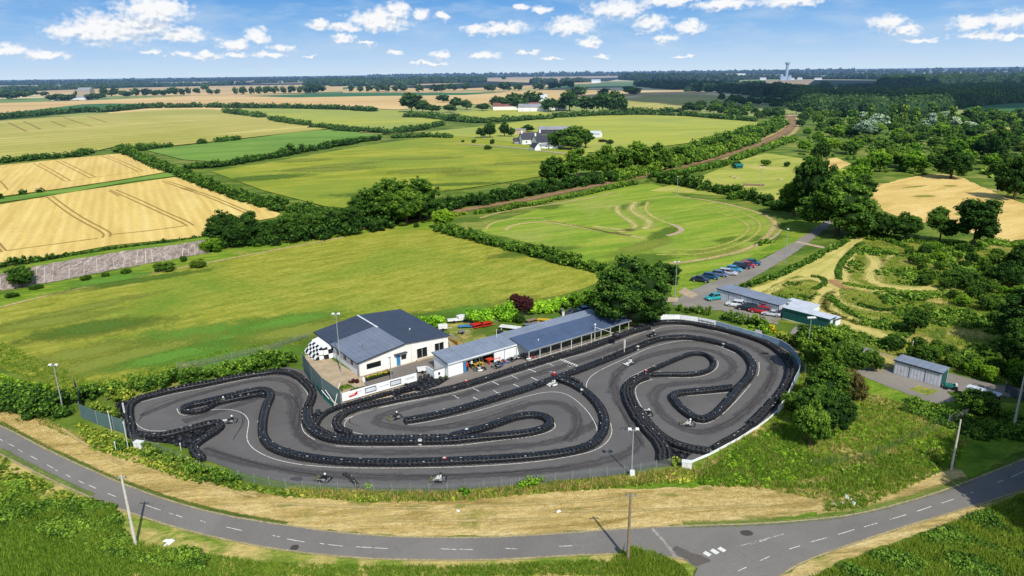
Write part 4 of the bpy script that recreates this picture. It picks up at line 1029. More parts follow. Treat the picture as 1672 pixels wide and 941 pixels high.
for p, lf, l in [(O6b([(770,440,6),(765,400,6),(790,350,6),(830,310,6),(880,260,5)]),'dark','dark tufted row inside the mown circuit, left arc'),
              (O6b([(640,425,5),(690,432,5),(700,460,5),(650,490,5)]),'dark','tufted row round the small left island'),
              (O6b([(900,225,8),(980,240,8),(1060,270,8),(1120,290,8)]),'dark','scrub belt along the top of the circuit'),
              (O6b([(720,520,8),(760,560,8),(840,610,9),(900,640,8),(1020,660,8)]),'mid','tufted row beside the lower mown lane'),
              (O6b([(790,460,6),(900,480,6),(1040,490,6)]),'mid','tufted row under the inner mown ring'),
              (O6b([(860,560,8),(960,590,8),(1080,590,8)]),'dark','dark scrub row amid the lower circuit')]:
    H_([(a_,b_,c_*.55) for a_,b_,c_ in p],l,lf,wf=2.4,dens=.7)
# trees out of the right edge whose shade falls on the road
for x,y,h,w in [(65.5,65.5,21,9),(69.5,71.5,22,10),(74.5,78,22,10),(61,61.5,20,9),(80,80,22,12),(78,66,20,10),(86,88,22,12)]:
    tree(0,0,0,0,'oak','dark','large tree outside the right edge shading the country road','roadside trees at the right edge',xy=(x,y),hm=h,wm=w,lod=0)
for (x,yb,yt,w,l) in [(1690,575,455,120,'tall dark tree at the right edge beside the overgrown circuit'),(1668,600,520,70,'dark tree at the right edge in front of the tall one'),(1640,470,425,50,'dark rounded tree at the right edge above the tall one'),(1668,440,396,44,'dark tree at the right edge close to the dry field')]:
    tree(x,yb,yt,w,'oak','dark',l)

# --- scrubland right of the railway: individual trees on a loose grid
rnd = random.Random(5)
def poly_trees(poly, label, group, ystep, fx, hpx, kinds, leaves, jit=.45, cap=999, skip=None):
    ys = [p[1] for p in poly]; y = min(ys); cnt = 0
    while y < max(ys):
        s = max(y-124, 6)
        dx = fx*s; x = min(p[0] for p in poly) + rnd.random()*dx
        while x < max(p[0] for p in poly):
            X = x+rnd.uniform(-jit,jit)*dx; Y = y+rnd.uniform(-jit,jit)*ystep(s)
            if inpoly(poly, X, Y) and not (skip and any(inpoly(q, X, Y) for q in skip)) and cnt < cap:
                h = hpx*s*rnd.uniform(.7,1.25); w = h*rnd.uniform(.95,1.35)
                kd = rnd.choice(kinds); 
                if kd == 'poplar': w = h*.45; h *= 1.35
                tree(X,Y,Y-h,w,kd,rnd.choice(leaves),label,group,name='tree' if kd in TREE_SHAPES else 'bush'); cnt += 1
            x += dx
        y += ystep(s)
    return cnt
dryf = [(1422,318),(1445,304),(1480,294),(1530,285),(1566,290),(1600,306),(1640,324),(1690,342),(1740,360),(1740,396),(1672,400),(1610,392),(1560,376),(1500,366),(1450,354),(1430,336)]
clear1 = [(1320,262),(1366,256),(1396,268),(1400,290),(1330,290)]
n1 = poly_trees([(1306,196),(1360,186),(1460,186),(1560,190),(1690,210),(1690,330),(1640,312),(1600,292),(1566,280),(1520,280),(1470,284),(1425,300),(1410,330),(1385,350),(1340,280),(1318,258),(1300,236)],
  'leafy tree in the dense scrubland right of the railway','scrubland trees', lambda s: 4.2+s*.085, .25, .19, ['round','oak','bush','round','bush'], ['mid','bright','mid','bright','mid','dark','poplar'], skip=[dryf, clear1])
n2 = poly_trees([(1640,205),(1700,205),(1700,320),(1650,300)],'leafy tree at the far right edge of the scrubland','right edge trees', lambda s: 5+s*.09, .26, .2, ['round','oak'], ['dark','mid'])
n3 = poly_trees([(1110,180),(1180,172),(1215,178),(1262,186),(1282,196),(1262,206),(1230,197),(1150,190),(1110,186)],
  'green crown in the wood above the bend of the railway','trees at the railway bend', lambda s: 4+s*.06, .22, .24, ['round','oak'], ['far','mid','far'])
n4 = poly_trees([(1175,160),(1240,158),(1300,172),(1330,188),(1300,192),(1240,178),(1180,170)],
  'green crown in the wood beyond the railway bend','trees beyond the railway bend', lambda s: 4.5+s*.06, .28, .28, ['round','oak'], ['far','fardark'])
n5 = poly_trees([(1300,176),(1420,170),(1540,178),(1560,190),(1460,190),(1310,196)],
  'lit crown at the near edge of the dark forest','trees at the edge of the dark forest', lambda s: 5+s*.07, .3, .3, ['round','oak','round'], ['far','mid'])
n6 = poly_trees([(1560,196),(1600,190),(1700,196),(1700,206),(1600,206)],'tree in the row before the small far right fields','far right row', lambda s: 5, .3, .3, ['round'], ['far','mid'])
print('scatter', n1, n2, n3, n4, n5, n6)
for x,yb,yt,w,l in [(1418,214,168,12,'tall narrow poplar left of the silver trees'),(1455,206,168,13,'tall narrow poplar, first right of the silver trees'),(1474,206,170,13,'tall narrow poplar, second right of the silver trees'),(1492,208,174,13,'tall narrow poplar, third right of the silver trees'),(1552,210,172,13,'tall narrow poplar near the far right silver tree')]:
    tree(x,yb,yt,w,'poplar','poplar',l)
for x,yb,yt,w,l in [(1432,216,184,30,'largest pale silver leaved tree in the scrubland'),(1412,226,195,34,'wide silver leaved tree just before the largest one'),(1405,199,182,14,'small silver leaved crown behind the wide one'),(1516,214,184,18,'slim silver leaved tree right of the poplars'),(1508,214,196,16,'short silver leaved tree by the slim one'),(1540,200,181,16,'silver leaved tree left of the far poplar'),(1560,214,190,16,'grey leaved tree right of the far poplar'),(1582,216,198,26,'wide grey leaved tree nearest the right edge')]:
    tree(x,yb,yt,w,'round' if w > 20 else 'tall','silver',l)
for (x,yb,yt,w,l) in [(1340,262,224,22,'dark upright tree beside the dry clearing'),(1628,262,200,30,'tall full tree left of the far right field'),(1612,254,214,36,'broad dark tree before the tall full one'),(1552,292,236,56,'big dark tree at the head of the dry field'),(1656,326,250,50,'large dark tree at the right edge above the dry field')]:
    tree(x,yb,yt,w,'oak','dark',l)
# bushes in the right-hand circuit
poly_trees([(1470,400),(1560,412),(1700,415),(1700,560),(1640,545),(1560,500),(1500,470),(1480,430)],'shrub in the overgrown part of the circuit at the right','shrubs of the overgrown circuit', lambda s: 14, .085, .055, ['bush'], ['mid','dark','bright','mid'])
poly_trees([(1440,560),(1520,570),(1600,590),(1700,600),(1700,640),(1640,632),(1560,606),(1480,590)],'shrub between the overgrown circuit and the grey lane','shrubs above the grey lane', lambda s: 12, .06, .05, ['bush'], ['mid','bright'])
poly_trees([(1180,270),(1240,258),(1300,268),(1300,330),(1230,325),(1170,312)],'small bush dotted over the short pasture','bushes of the short pasture', lambda s: 16, .2, .06, ['bush'], ['mid','dark'], cap=5)
tree(1204,272,262,14,'bush','mid','bush beside the green roofed hut on the short pasture',name='bush',cat='bush')

MOWN = [[(1210,480),(1258,460),(1292,444),(1330,416),(1352,400),(1380,390),(1416,384),(1408,405),(1384,432),(1376,452),(1380,468),(1362,486),(1344,496),(1350,508),(1400,530),(1480,552),(1478,566),(1420,550),(1360,528),(1332,508),(1326,492),(1340,474),(1300,458),(1266,470),(1236,484)],[(1410,410),(1436,430),(1424,448),(1440,462),(1500,468),(1540,462),(1530,480),(1440,476),(1410,458)],[(1440,425),(1452,430),(1420,450),(1440,463),(1425,462),(1412,448)]]
# --- ground cover ("nobody could count it")
RT = [(1112,440)]
ground_cover('undergrowth',[(1300,250),(1330,210),(1400,190),(1560,190),(1700,206),(1700,330),(1600,290),(1480,285),(1420,305),(1400,350),(1330,330),(1290,350),(1180,322),(1100,300),(1160,300),(1260,340),(1310,300)],900,1.0,2.4,'mid','green undergrowth filling the scrubland',avoid=[dryf,clear1,[(1150,290),(1210,262),(1260,250),(1300,262),(1310,300),(1250,335),(1180,318)]],seed=3)
ground_cover('undergrowth',[(1390,392),(1500,388),(1720,400),(1720,660),(1600,620),(1480,600),(1390,560),(1350,520),(1420,500),(1480,460),(1420,420)],1400,.4,1.2,'mid','low scrub over the circuit right of the sheds',clump_noise=.35,seed=4,avoid=MOWN+[[(1560,600),(1672,640),(1672,652),(1540,648),(1440,600),(1380,560),(1400,560)]])
ground_cover('undergrowth',[(1200,480),(1300,440),(1400,395),(1500,440),(1480,520),(1400,560),(1300,510)],420,.25,.7,'mid','scattered weeds over the mown circuit',clump_noise=.75,seed=5,avoid=MOWN)
ground_cover('bramble_thicket',[(1560,860),(1700,800),(1900,800),(1900,1050),(1250,1050),(1330,950),(1400,920),(1480,892)],3600,.14,.5,'mid','dense bramble thicket in the lower right corner',seed=6,mound=.35,leafk=.85)
ground_cover('bramble_thicket',[(-60,810),(0,790),(40,795),(70,820),(130,825),(185,826),(198,850),(204,880),(228,900),(300,905),(330,915),(333,934),(290,930),(200,912),(120,885),(60,868),(-60,850)],1700,.18,.62,'mid','dense bramble thicket in the lower left corner',seed=7,mound=.6,leafk=.85)
ground_cover('bramble_thicket',[(1140,790),(1180,750),(1230,720),(1290,690),(1310,740),(1360,752),(1340,780),(1250,788),(1180,796)],650,.14,.42,'bright','rank weeds on the bank below the track corner',seed=8)
ground_cover('bramble_thicket',[(1360,780),(1400,760),(1470,738),(1530,735),(1540,760),(1480,775),(1420,795),(1370,812)],420,.15,.4,'mid','rank weeds below the wire fence on the bank',seed=9)
ground_cover('bramble_thicket',[(1480,650),(1530,660),(1560,672),(1640,676),(1700,690),(1700,720),(1600,720),(1520,690),(1470,670)],500,.3,.7,'mid','weeds below the yard of the garages',seed=10)
ground_cover('bramble_thicket',[(-60,780),(0,745),(60,785),(150,825),(180,826),(100,822),(0,795),(-60,800)],260,.2,.4,'yellow','rough fringe between verge and thicket',seed=11)
ground_cover('bramble_thicket',[(120,690),(160,700),(250,742),(300,765),(390,790),(470,800),(470,812),(390,800),(300,786),(240,762),(150,735)],360,.2,.5,'yellow','weeds along the foot of the left fence',seed=12)
ground_cover('bramble_thicket',[(470,800),(600,806),(760,806),(900,792),(1000,784),(1130,768),(1140,785),(1000,798),(880,806),(760,818),(600,820),(480,812)],700,.15,.42,'yellow','weeds along the foot of the front fence',seed=13)
tufts('long_grass',[(470,800),(600,804),(760,804),(900,790),(1000,782),(1130,765),(1160,780),(1000,798),(880,806),(760,818),(600,820),(480,812)],1300,.5,'straw','pale seeding grass along the front fence',seed=14)
tufts('long_grass',[(1130,770),(1180,735),(1245,700),(1285,660),(1310,610),(1400,640),(1480,660),(1580,720),(1560,760),(1412,800),(1346,820),(1200,790)],4200,.42,'grass','long grass covering the bank right of the track',seed=15,w=.045)
tufts('long_grass',[(470,800),(600,804),(760,804),(900,790),(1000,782),(1130,765),(1160,780),(1000,798),(880,806),(760,818),(600,820),(480,812)],1500,.45,'grass','green grass along the front fence',seed=24)
ground_cover('bramble_thicket',[(1130,770),(1180,735),(1245,700),(1310,610),(1400,640),(1480,660),(1580,720),(1560,760),(1412,800),(1346,820),(1200,790)],220,.10,.30,'bright','weedy clumps over the bank right of the track',seed=25,clump_noise=.4)
tufts('long_grass',[(1130,790),(1340,790),(1480,740),(1560,760),(1412,830),(1346,838),(1360,800),(1180,796)],1600,.45,'grass','rough grass on the lower bank',seed=16)
tufts('long_grass',[(-60,845),(60,862),(200,905),(330,930),(420,950),(700,945),(1130,950),(1130,990),(-60,990)],9000,.4,'grass','long grass at the bottom left edge',seed=17,w=.05)
tufts('long_grass',[(225,905),(330,905),(420,918),(560,925),(760,925),(960,916),(1090,925),(1130,945),(900,940),(600,945),(380,945)],3500,.3,'grass','verge grass below the country road',seed=18,w=.04)
tufts('long_grass',[(1024,895),(1070,905),(1112,925),(1130,950),(1040,950),(990,930)],900,.5,'grass','taller grass round the wooden pole',seed=19,w=.05)
tufts('cut_stalks',[(100,700),(240,750),(390,802),(480,814),(760,818),(1000,799),(1180,794),(1340,790),(1330,833),(1116,855),(891,870),(656,874),(469,856),(301,822),(188,782)],5200,.12,'straw','short cut stalks lying on the mown verge',seed=20,w=.07,spread=.25)
tufts('cut_stalks',[(0,652),(100,700),(188,782),(70,729),(0,690)],900,.14,'straw','short cut stalks on the left end of the verge',seed=21,w=.07,spread=.25)
tufts('long_grass',[(-60,600),(0,600),(120,650),(300,604),(400,580),(500,560),(500,550),(380,570),(280,596),(150,625),(0,560)],1800,.4,'grass','longer grass at the near edge of the meadow',seed=22,w=.06)

# --- far woods and the horizon
wood('wood',[(1120,151),(1160,152),(1220,156),(1262,162),(1300,172)],22,500,'fardark','dark wood right of centre below the white hall',330,9,seed=31)
wood('wood',[(1040,141),(1080,146),(1120,148),(1175,151)],16,500,'fardark','dark wood band right of centre at mid distance',240,12,seed=32)
wood('forest',[(1290,172),(1340,188),(1400,193),(1480,192),(1560,178),(1620,171),(1700,167)],18,700,'fardark','large dark forest in the right distance',1900,10,seed=33)
wood('forest',[(1440,150),(1500,146),(1560,143),(1700,142)],14,900,'fardark','upper part of the dark forest on the right',650,16,seed=34)
wood('wood',[(1225,151),(1260,153),(1330,158),(1370,160),(1400,160)],14,90,'fardark','tree belt below the ploughed slope',190,8,seed=35)
wood('wood',[(1318,148),(1340,148),(1360,146)],20,60,'fardark','small copse on the ploughed slope',34,8,seed=36)
wood('wood',[(1370,147),(1420,146),(1450,147)],14,60,'fardark','tree line behind the ploughed slope',60,8,seed=37)
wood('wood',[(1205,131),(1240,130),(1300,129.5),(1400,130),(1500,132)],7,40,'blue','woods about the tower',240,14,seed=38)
wood('wood',[(500,140),(560,140),(640,138),(700,137),(790,135)],26,800,'fardark','broad wooded rise left of the middle',430,20,seed=39)
wood('wood',[(540,141.5),(600,141),(680,140)],24,300,'fardark','foot of the wooded rise',120,14,seed=40)
wood('wood',[(865,137),(900,136),(960,135)],20,160,'fardark','small wood before the horizon fields',60,14,seed=41)
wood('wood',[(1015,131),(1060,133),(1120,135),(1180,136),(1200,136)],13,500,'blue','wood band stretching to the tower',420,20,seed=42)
wood('wood',[(355,140),(380,139),(410,138.5)],26,120,'fardark','dark copse above the avenue, left one',36,13,seed=43)
wood('wood',[(410,137),(450,135.8),(500,135)],20,150,'fardark','copse row above the avenue, right one',50,14,seed=44)
wood('wood',[(-80,155),(0,152),(60,149),(140,146),(230,142)],13,300,'fardark','woods along the far left',300,15,seed=45)
wood('wood',[(220,143),(300,141),(370,140)],9,150,'fardark','line of woods left of the white mast',130,13,seed=46)
HZ = [([(-260,143),(-80,140.5),(100,138.6),(240,137.2)],13,300,'blue'),([(-250,139.6),(0,136.8),(200,134.6),(400,132.4)],15,1080,'blue2'),([(150,136),(300,134),(480,131.8),(640,130)],14,540,'blue'),
      ([(380,131.3),(600,129.3),(830,127)],15,900,'blue2'),([(780,127),(900,125.4),(1060,123.5)],13,480,'blue'),([(1040,124.6),(1150,123),(1300,121.4)],11,420,'blue'),
      ([(1180,121),(1350,119.4),(1560,117.3),(1900,115)],17,1500,'blue'),([(1280,124),(1450,122),(1700,121),(1900,120)],11,540,'blue'),([(1400,127),(1560,126),(1700,124),(1900,123)],9,300,'fardark'),([(1480,132),(1600,130),(1900,128)],9,240,'fardark'),([(600,124.5),(800,122.8),(1000,120.6)],15,1200,'blue2'),([(1000,120.4),(1200,118.6),(1400,116.9)],15,1200,'blue2')]
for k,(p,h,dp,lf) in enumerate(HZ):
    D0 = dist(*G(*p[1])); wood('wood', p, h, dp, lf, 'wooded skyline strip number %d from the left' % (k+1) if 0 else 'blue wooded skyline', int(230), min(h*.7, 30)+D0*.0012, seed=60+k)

tufts('long_grass',[(1560,856),(1700,796),(1720,1000),(1250,1000),(1330,945),(1400,915),(1480,888)],9000,.55,'grass','tall grass among the brambles at the lower right',seed=51,w=.05)
tufts('long_grass',[(0,790),(70,820),(185,826),(204,880),(330,915),(330,930),(120,885),(0,850)],2600,.45,'grass','tall grass among the brambles at the lower left',seed=52,w=.05)
tufts('long_grass',[(1140,790),(1180,750),(1230,720),(1290,690),(1310,740),(1360,752),(1340,780),(1250,788)],1600,.45,'grass','tall grass among the weeds below the track corner',seed=53,w=.05)


tufts('rough_grass_tufts',[(1240,475),(1330,430),(1400,398),(1480,392),(1720,405),(1720,640),(1600,620),(1480,590),(1380,545),(1300,505)],3000,.40,'grass','rough grass tufts all over the old circuit',seed=61,w=.10,spread=.6,avoid=MOWN)
tufts('rough_grass_tufts',[(1240,475),(1330,430),(1400,398),(1480,392),(1720,405),(1720,640),(1600,620),(1480,590),(1380,545),(1300,505)],700,.35,'straw','dry grass tufts over the old circuit',seed=62,w=.09,spread=.6,avoid=MOWN)
tufts('long_grass',[(1130,770),(1180,735),(1245,700),(1285,660),(1310,610),(1400,640),(1480,660),(1580,720),(1560,760),(1412,800),(1346,820),(1200,790)],1500,.45,'straw','pale dry stems scattered over the bank',seed=63,w=.04)
ground_cover('undergrowth',[(1400,400),(1500,396),(1720,405),(1720,650),(1600,610),(1480,585),(1390,550),(1350,520),(1440,500),(1500,470),(1440,430)],1100,.22,.75,'mid','small weeds filling the old circuit',clump_noise=.35,seed=64,avoid=MOWN)
# ================================================================== KART TRACK
m, t = newmat('tyre_rubber')
n1 = t.noise(t.coord(), 1.3, 6, .7); n2 = t.noise(t.coord(), 9, 3, .6)
c = t.ramp(t.math('MULTIPLY', t.math('ADD', n1, n2), .5), [(.36, rgb(12,12,14)), (.52, rgb(22,23,27)), (.70, rgb(50,54,62))])
gg = t.t.nodes.new('ShaderNodeNewGeometry'); gs_ = t.t.nodes.new('ShaderNodeSeparateXYZ'); t.l(gg.outputs['Normal'], gs_.inputs[0])
bigd = t.ramp(t.noise(t.coord(), .22, 4, .6), [(.40,(0,0,0,1)),(.68,(.75,.75,.75,1))])
c = t.mix(t.math('MULTIPLY', t.math('MAXIMUM', gs_.outputs[2], 0), bigd), c, rgb(52,51,50))
t.out(c, t.ramp(n1, [(.3,(.42,)*3+(1,)),(.7,(.75,)*3+(1,))]), spec=.45)
M_TYRE = m
m, t = newmat('belt_rubber')
n1 = t.noise(t.coord(), 2.2, 6, .7)
t.out(t.ramp(n1, [(.36, rgb(14,15,18)), (.56, rgb(26,29,34)), (.72, rgb(70,78,86))]), .42, n1, .4, .03, spec=.5)
M_BELT = m
M_TIEWHITE = paint('scuffed_white_tyre', (206,206,200), .7, dirt=.3, dscale=3)
M_TYRERED = paint('red_painted_tyre', (176,40,44), .6, dirt=.3, dscale=3)
M_TARP = paint('black_tarpaulin', (26,27,30), .5, dirt=.3, dscale=1.5, spec=.4, bump=.6)
M_STEEL = paint('galvanised_steel', (170,174,176), .5, .3, dirt=.2)
M_WHITEP = paint('white_painted_panel', (228,230,232), .55, dirt=.10, dscale=.6)

def tyre_template(ntyre=3, R0=.305, hw=.245, seg=10):
    """a stack of tyres: bulging rings with a hole in the top one"""
    prof = []
    for k in range(ntyre):
        z = k*hw
        prof += [(R0*.86, z+.01), (R0, z+hw*.3), (R0, z+hw*.7), (R0*.86, z+hw-.01)]
    prof += [(R0*.6, ntyre*hw+.005), (R0*.52, ntyre*hw-.04), (R0*.5, ntyre*hw-.2), (.01, ntyre*hw-.2)]
    V = []; F = []
    for r, z in prof:
        for s in range(seg):
            a = 2*PI*s/seg; V.append((r*math.cos(a), r*math.sin(a), z))
    for i in range(len(prof)-1):
        for s in range(seg): F.append((i*seg+s, i*seg+(s+1)%seg, (i+1)*seg+(s+1)%seg, (i+1)*seg+s))
    return np.array(V), np.array(F)
TV, TF = tyre_template()
NB = 0
def barrier(pts, rows, label, belt=True, smooth=2, zz=.42, closed=False, white=.02, belts_top=False, ntyre=3):
    """tyre wall: rows of tyre stacks bolted together along a path, with strap belts"""
    global NB
    NB += 1
    rng = np.random.default_rng(100+NB)
    tv, tf = (TV, TF) if ntyre == 3 else tyre_template(ntyre)
    P = [Vector(G(*p, zz)) for p in pts]
    P = smooth_pts(P, it=smooth); Q = resample(P, .59)
    n = len(Q)
    x0, y0 = Q[0]
    root = empty('tyre_wall', (x0, y0, .07), 0, label, 'tyre barrier')
    pos = []
    T = []
    for i, p in enumerate(Q):
        d = (Q[min(i+2,n-1)]-Q[max(i-2,0)]); d.normalize(); T.append(Vector((-d.y, d.x)))
    for i, p in enumerate(Q):
        for r in range(rows):
            off = (r-(rows-1)/2)*.58 + rng.normal(0,.025)
            q = p + T[i]*off; pos.append((q.x-x0, q.y-y0, r))
    pos = np.array(pos); N = len(pos)
    sc = 1+rng.normal(0,.04,N); ang = rng.uniform(0,6.28,N)
    ca, sa = np.cos(ang)*sc, np.sin(ang)*sc
    X = tv[None,:,0]*ca[:,None]-tv[None,:,1]*sa[:,None]+pos[:,0:1]
    Y = tv[None,:,0]*sa[:,None]+tv[None,:,1]*ca[:,None]+pos[:,1:2]
    Z = tv[None,:,2]*(1+rng.normal(0,.05,N))[:,None]
    # a slight lean and sag of each stack
    lx, ly = rng.normal(0,.03,N), rng.normal(0,.03,N)
    X = X + Z*lx[:,None]; Y = Y + Z*ly[:,None]
    V = np.stack([X,Y,Z],-1)
    isw = rng.random(N) < white*.10
    isr = np.zeros(N, bool)
    def part(name, mask, mat):
        k = int(mask.sum())
        if not k: return
        vv = V[mask].reshape(-1,3); ff = (tf[None]+(np.arange(k)*len(tv))[:,None,None]).reshape(-1,4)
        mesh_obj(name, vv, ff, mat, root)
    part('tyre_stacks', ~isw, M_TYRE)
    if isw.any(): part('white_tyre_stacks', isw, M_TIEWHITE)
    if belt:
        hh = ntyre*.245
        for side in (-1, 1):
            vs = []; fs = []
            o = side*((rows-1)/2*.58+.325)
            for i, p in enumerate(Q):
                q = p + T[i]*o; w = T[i]*side*.02
                ax, ay = q.x-x0, q.y-y0; bx, by = ax+w.x, ay+w.y
                vs += [(ax,ay,hh*.44),(bx,by,hh*.46),(bx,by,hh*.86),(ax,ay,hh*.9)]
                if i:
                    for k in range(4): fs.append([(i-1)*4+k, (i-1)*4+(k+1)%4, i*4+(k+1)%4, i*4+k])
            fs += [[0,1,2,3],[(n-1)*4+3,(n-1)*4+2,(n-1)*4+1,(n-1)*4]]
            mesh_obj('belt', np.array(vs), fs, M_BELT, root)
    if belts_top:
        vs = []; fs = []
        for i, p in enumerate(Q):
            for s, zc in ((-.20,.75),(.20,.75)):
                q = p+T[i]*s + Vector((rng.normal(0,.02), rng.normal(0,.02))); vs.append((q.x-x0,q.y-y0,zc+rng.normal(0,.012)))
            if i: fs.append([2*i-2,2*i-1,2*i+1,2*i])
        mesh_obj('top_belt', np.array(vs), fs, M_BELT, root)
    # scuffed tags and straps on top, seen as small pale flecks
    mb = MB()
    for i in range(0, n, 2):
        if rng.random() < .42:
            q = Q[i] + T[i]*rng.uniform(-.5,.5)*rows*.6; x, y = q.x-x0, q.y-y0; z = ntyre*.245+.015
            a, b = rng.uniform(.04,.20), rng.uniform(.02,.05); u = T[i]; w_ = Vector((u.y,-u.x))
            pts4 = [(x+w_.x*a+u.x*b, y+w_.y*a+u.y*b, z),(x-w_.x*a+u.x*b, y-w_.y*a+u.y*b, z),(x-w_.x*a-u.x*b, y-w_.y*a-u.y*b, z),(x+w_.x*a-u.x*b, y+w_.y*a-u.y*b, z)]
            mb.hexa(pts4, [(p_[0],p_[1],z+.03) for p_ in pts4])
    if mb.v: mb.build('strap_tags', M_TIEWHITE, root)
    return root

barrier([(216,713),(214,698),(210,681),(210,664),(221,653),(252,644),(288,635.5),(333.5,627.5),(379,617.5),(433,609),(450,607),(472,608),(487,615),(500,627),(511,640),(510,652),(503,664)], 2, 'tyre wall round the far left end of the track, by the meadow shrubs', white=.06)
barrier([(501,669),(498,687),(508,702),(526,714),(553,720),(599,721.5),(650,721.5),(700,720.5),(734,720),(770,716),(824,711.5),(861,707.5),(889,701),(900,692),(893,682),(870,677),(842,681),(815,691),(788,700),(761,707),(738,713)], 2, 'tyre wall that ends in the hairpin loop in the middle of the track', belts_top=True)
barrier([(507,668),(507,685),(517,699),(535,710),(560,714.5),(600,715.5),(650,715.5),(700,714.5),(730,713.5)], 1, 'inner tyre row lying along the back of the hairpin wall')
barrier([(512,704),(518,692),(525,680),(540,670),(560,663.5),(600,652),(650,638.5),(681,629.5)], 1, 'single tyre row at the foot of the white club banner', white=.0)
barrier([(570,708.5),(552,701),(548,689),(560,676),(580,668),(600,662),(653,651.5),(700,643),(752,631.5),(806,614.5),(861,597),(910,583),(951,571.5),(1006,551),(1040,539),(1062,534)], 2, 'tyre wall between the pit lane and the starting straight', white=.02)
barrier([(663,687.5),(680,684.5),(734,674),(806,652),(861,635),(900,621),(942,606),(980,591.5),(1015,577.5),(1061,558.5),(1080,553.5),(1097,551.5),(1121,550.5),(1157,555.5),(1193,566),(1215,577),(1228,592),(1230,605),(1222,619),(1208,632),(1190,655),(1177,669),(1165,679),(1150,685.5),(1134,683.5),(1113,669),(1099,652),(1100,643.5),(1122,640.5),(1159,637.5),(1197,633)], 2, 'long tyre wall from the starting straight round to the triangular island', belts_top=True, white=.02)
barrier([(912,619),(934,627),(952,637),(967,650),(980,665),(988,683),(988,700),(979,717),(963,728.5),(940,736),(900,742.5),(850,747.5),(780,751.5),(700,755),(620,756),(560,754.5),(508,749),(472,742),(447,733),(432,721),(428,706),(430,680),(436,660),(443,648),(440,640),(427,636),(400,641),(360,651),(330,658),(310,662),(299,668)], 2, 'longest tyre wall, sweeping along the front of the track and up to the left island', belts_top=True, white=.03)
barrier([(298,671),(308,674),(325,673),(340,668),(352,659.5),(372,655),(396,650),(424,644),(434,647)], 1, 'inner tyre row of the left island')
barrier([(216,709),(252,714),(288,707),(324,697),(352,690),(362,695),(353,704),(333,716),(316,728),(316,738),(330,751)], 2, 'V shaped tyre wall in the lower left corner')
barrier([(910,616),(925,617),(940,622),(950,629),(946,634)], 1, 'short bulge of tyres at the island junction near the starting grid', white=.4)
barrier([(1057,613),(1052,609),(1070,602),(1097,590),(1124,579),(1137,577.5),(1151,579),(1163,586),(1167,596),(1160,604),(1148,609),(1124,612.5),(1088,611.5),(1062,613)], 1, 'single tyre loop of the upper teardrop island', belts_top=True)
barrier([(1054,614.5),(1042,618),(1030,626),(1024,637),(1026,650),(1033,666),(1043,683),(1055,698),(1068,712),(1080,726),(1086,739),(1085,752)], 3, 'wide tyre wall winding down from the teardrop island to the front edge')
barrier([(1041,668),(1052,684),(1066,701),(1082,715),(1098,724),(1122,732),(1145,736),(1160,737)], 2, 'tyre wall forking right towards the perimeter fence')
barrier([(1066,530),(1080,526),(1112,525.5),(1148,531.5),(1193,541),(1239,554.5),(1264,567),(1283,583),(1292,601),(1288,623),(1275,644),(1256,664),(1240,681),(1228,692)], 2, 'tyre wall along the outer right bend below the banner fence', white=.02)
barrier([(1225,695),(1210,706),(1195,715),(1178,724),(1166,731)], 1, 'thin tyre row beside the perimeter fence at the lower right')
barrier([(563,772),(572,777),(580,786),(585,795)], 1, 'short curved tyre row reaching to the front fence', belt=False, ntyre=1)
for px,py,l in [(726,757,'red painted tyre stack in the middle of the front wall'),(761,629,'red painted tyre stack in the pit wall opposite the open bays'),(1054,612,'red painted tyre stack at the neck of the teardrop island'),(905,616,'red painted tyre stack at the island junction by the grid')]:
    r = empty('marker_stack', (*G(px,py), .09), 0, l, 'tyre stack'); mesh_obj('painted_tyres', TV*np.array([1.12,1.12,1.06]), TF, M_TYRERED, r); MB().cyl(0,0,.70,.80,.2,n=10).build('lid', M_TIEWHITE, r)
# loose stacks and covered heaps
def heap(pts, h, label, name='tyre_heap'):
    P = [Vector(G(*p)) for p in pts]; cx = sum(p.x for p in P)/len(P); cy = sum(p.y for p in P)/len(P)
    root = empty(name, (cx,cy,.07), 0, label, 'tyre pile')
    rng = np.random.default_rng(len(label)); poly = [(p.x,p.y) for p in P]
    xs = [p.x for p in P]; ys = [p.y for p in P]; pos = []
    area = 0
    for _ in range(900):
        x, y = rng.uniform(min(xs),max(xs)), rng.uniform(min(ys),max(ys))
        if inpoly(poly, x, y) and all((x-a)**2+(y-b)**2 > .8**2 for a,b,_ in pos): pos.append((x,y,rng.uniform(.05,h)))
    vs = []; 
    N = len(pos)
    tv, tf = tyre_template(1)
    VV = []; 
    for x,y,z in pos:
        a = rng.uniform(0,6.28); tl = rng.normal(0,.35,2)
        q = tv.copy(); X = q[:,0]*math.cos(a)-q[:,1]*math.sin(a); Y = q[:,0]*math.sin(a)+q[:,1]*math.cos(a)
        Z = np.maximum(q[:,2] + X*tl[0] + Y*tl[1] + z, .01)
        VV.append(np.stack([X+x-cx, Y+y-cy, Z],1))
    ff = (tf[None]+(np.arange(N)*len(tv))[:,None,None]).reshape(-1,4)
    if N > 70: mesh_obj('loose_tyres', np.concatenate(VV), ff, M_TYRE, root)
    else:
        for q_ in VV: mesh_obj('tyre', q_, tf, M_TYRE, root)
    sh = [( (p.x-cx)*.96+cx-cx, (p.y-cy)*.96+cy-cy) for p in P]
    c_ = MB(); n = len(sh); top = [(x*.82,y*.82,h*.55) for x,y in sh]
    c_.add([(x,y,.01) for x,y in sh]+top, [[i,(i+1)%n,(i+1)%n+n,i+n] for i in range(n)]+[list(range(n,2*n))])
    c_.build('tarpaulin', M_TARP, root)
    return root
heap([(225,716),(260,719),(300,712),(335,703),(350,697),(330,712),(312,724),(306,734),(280,726),(240,722)], .3, 'dark netted heap of tyres inside the V shaped wall')
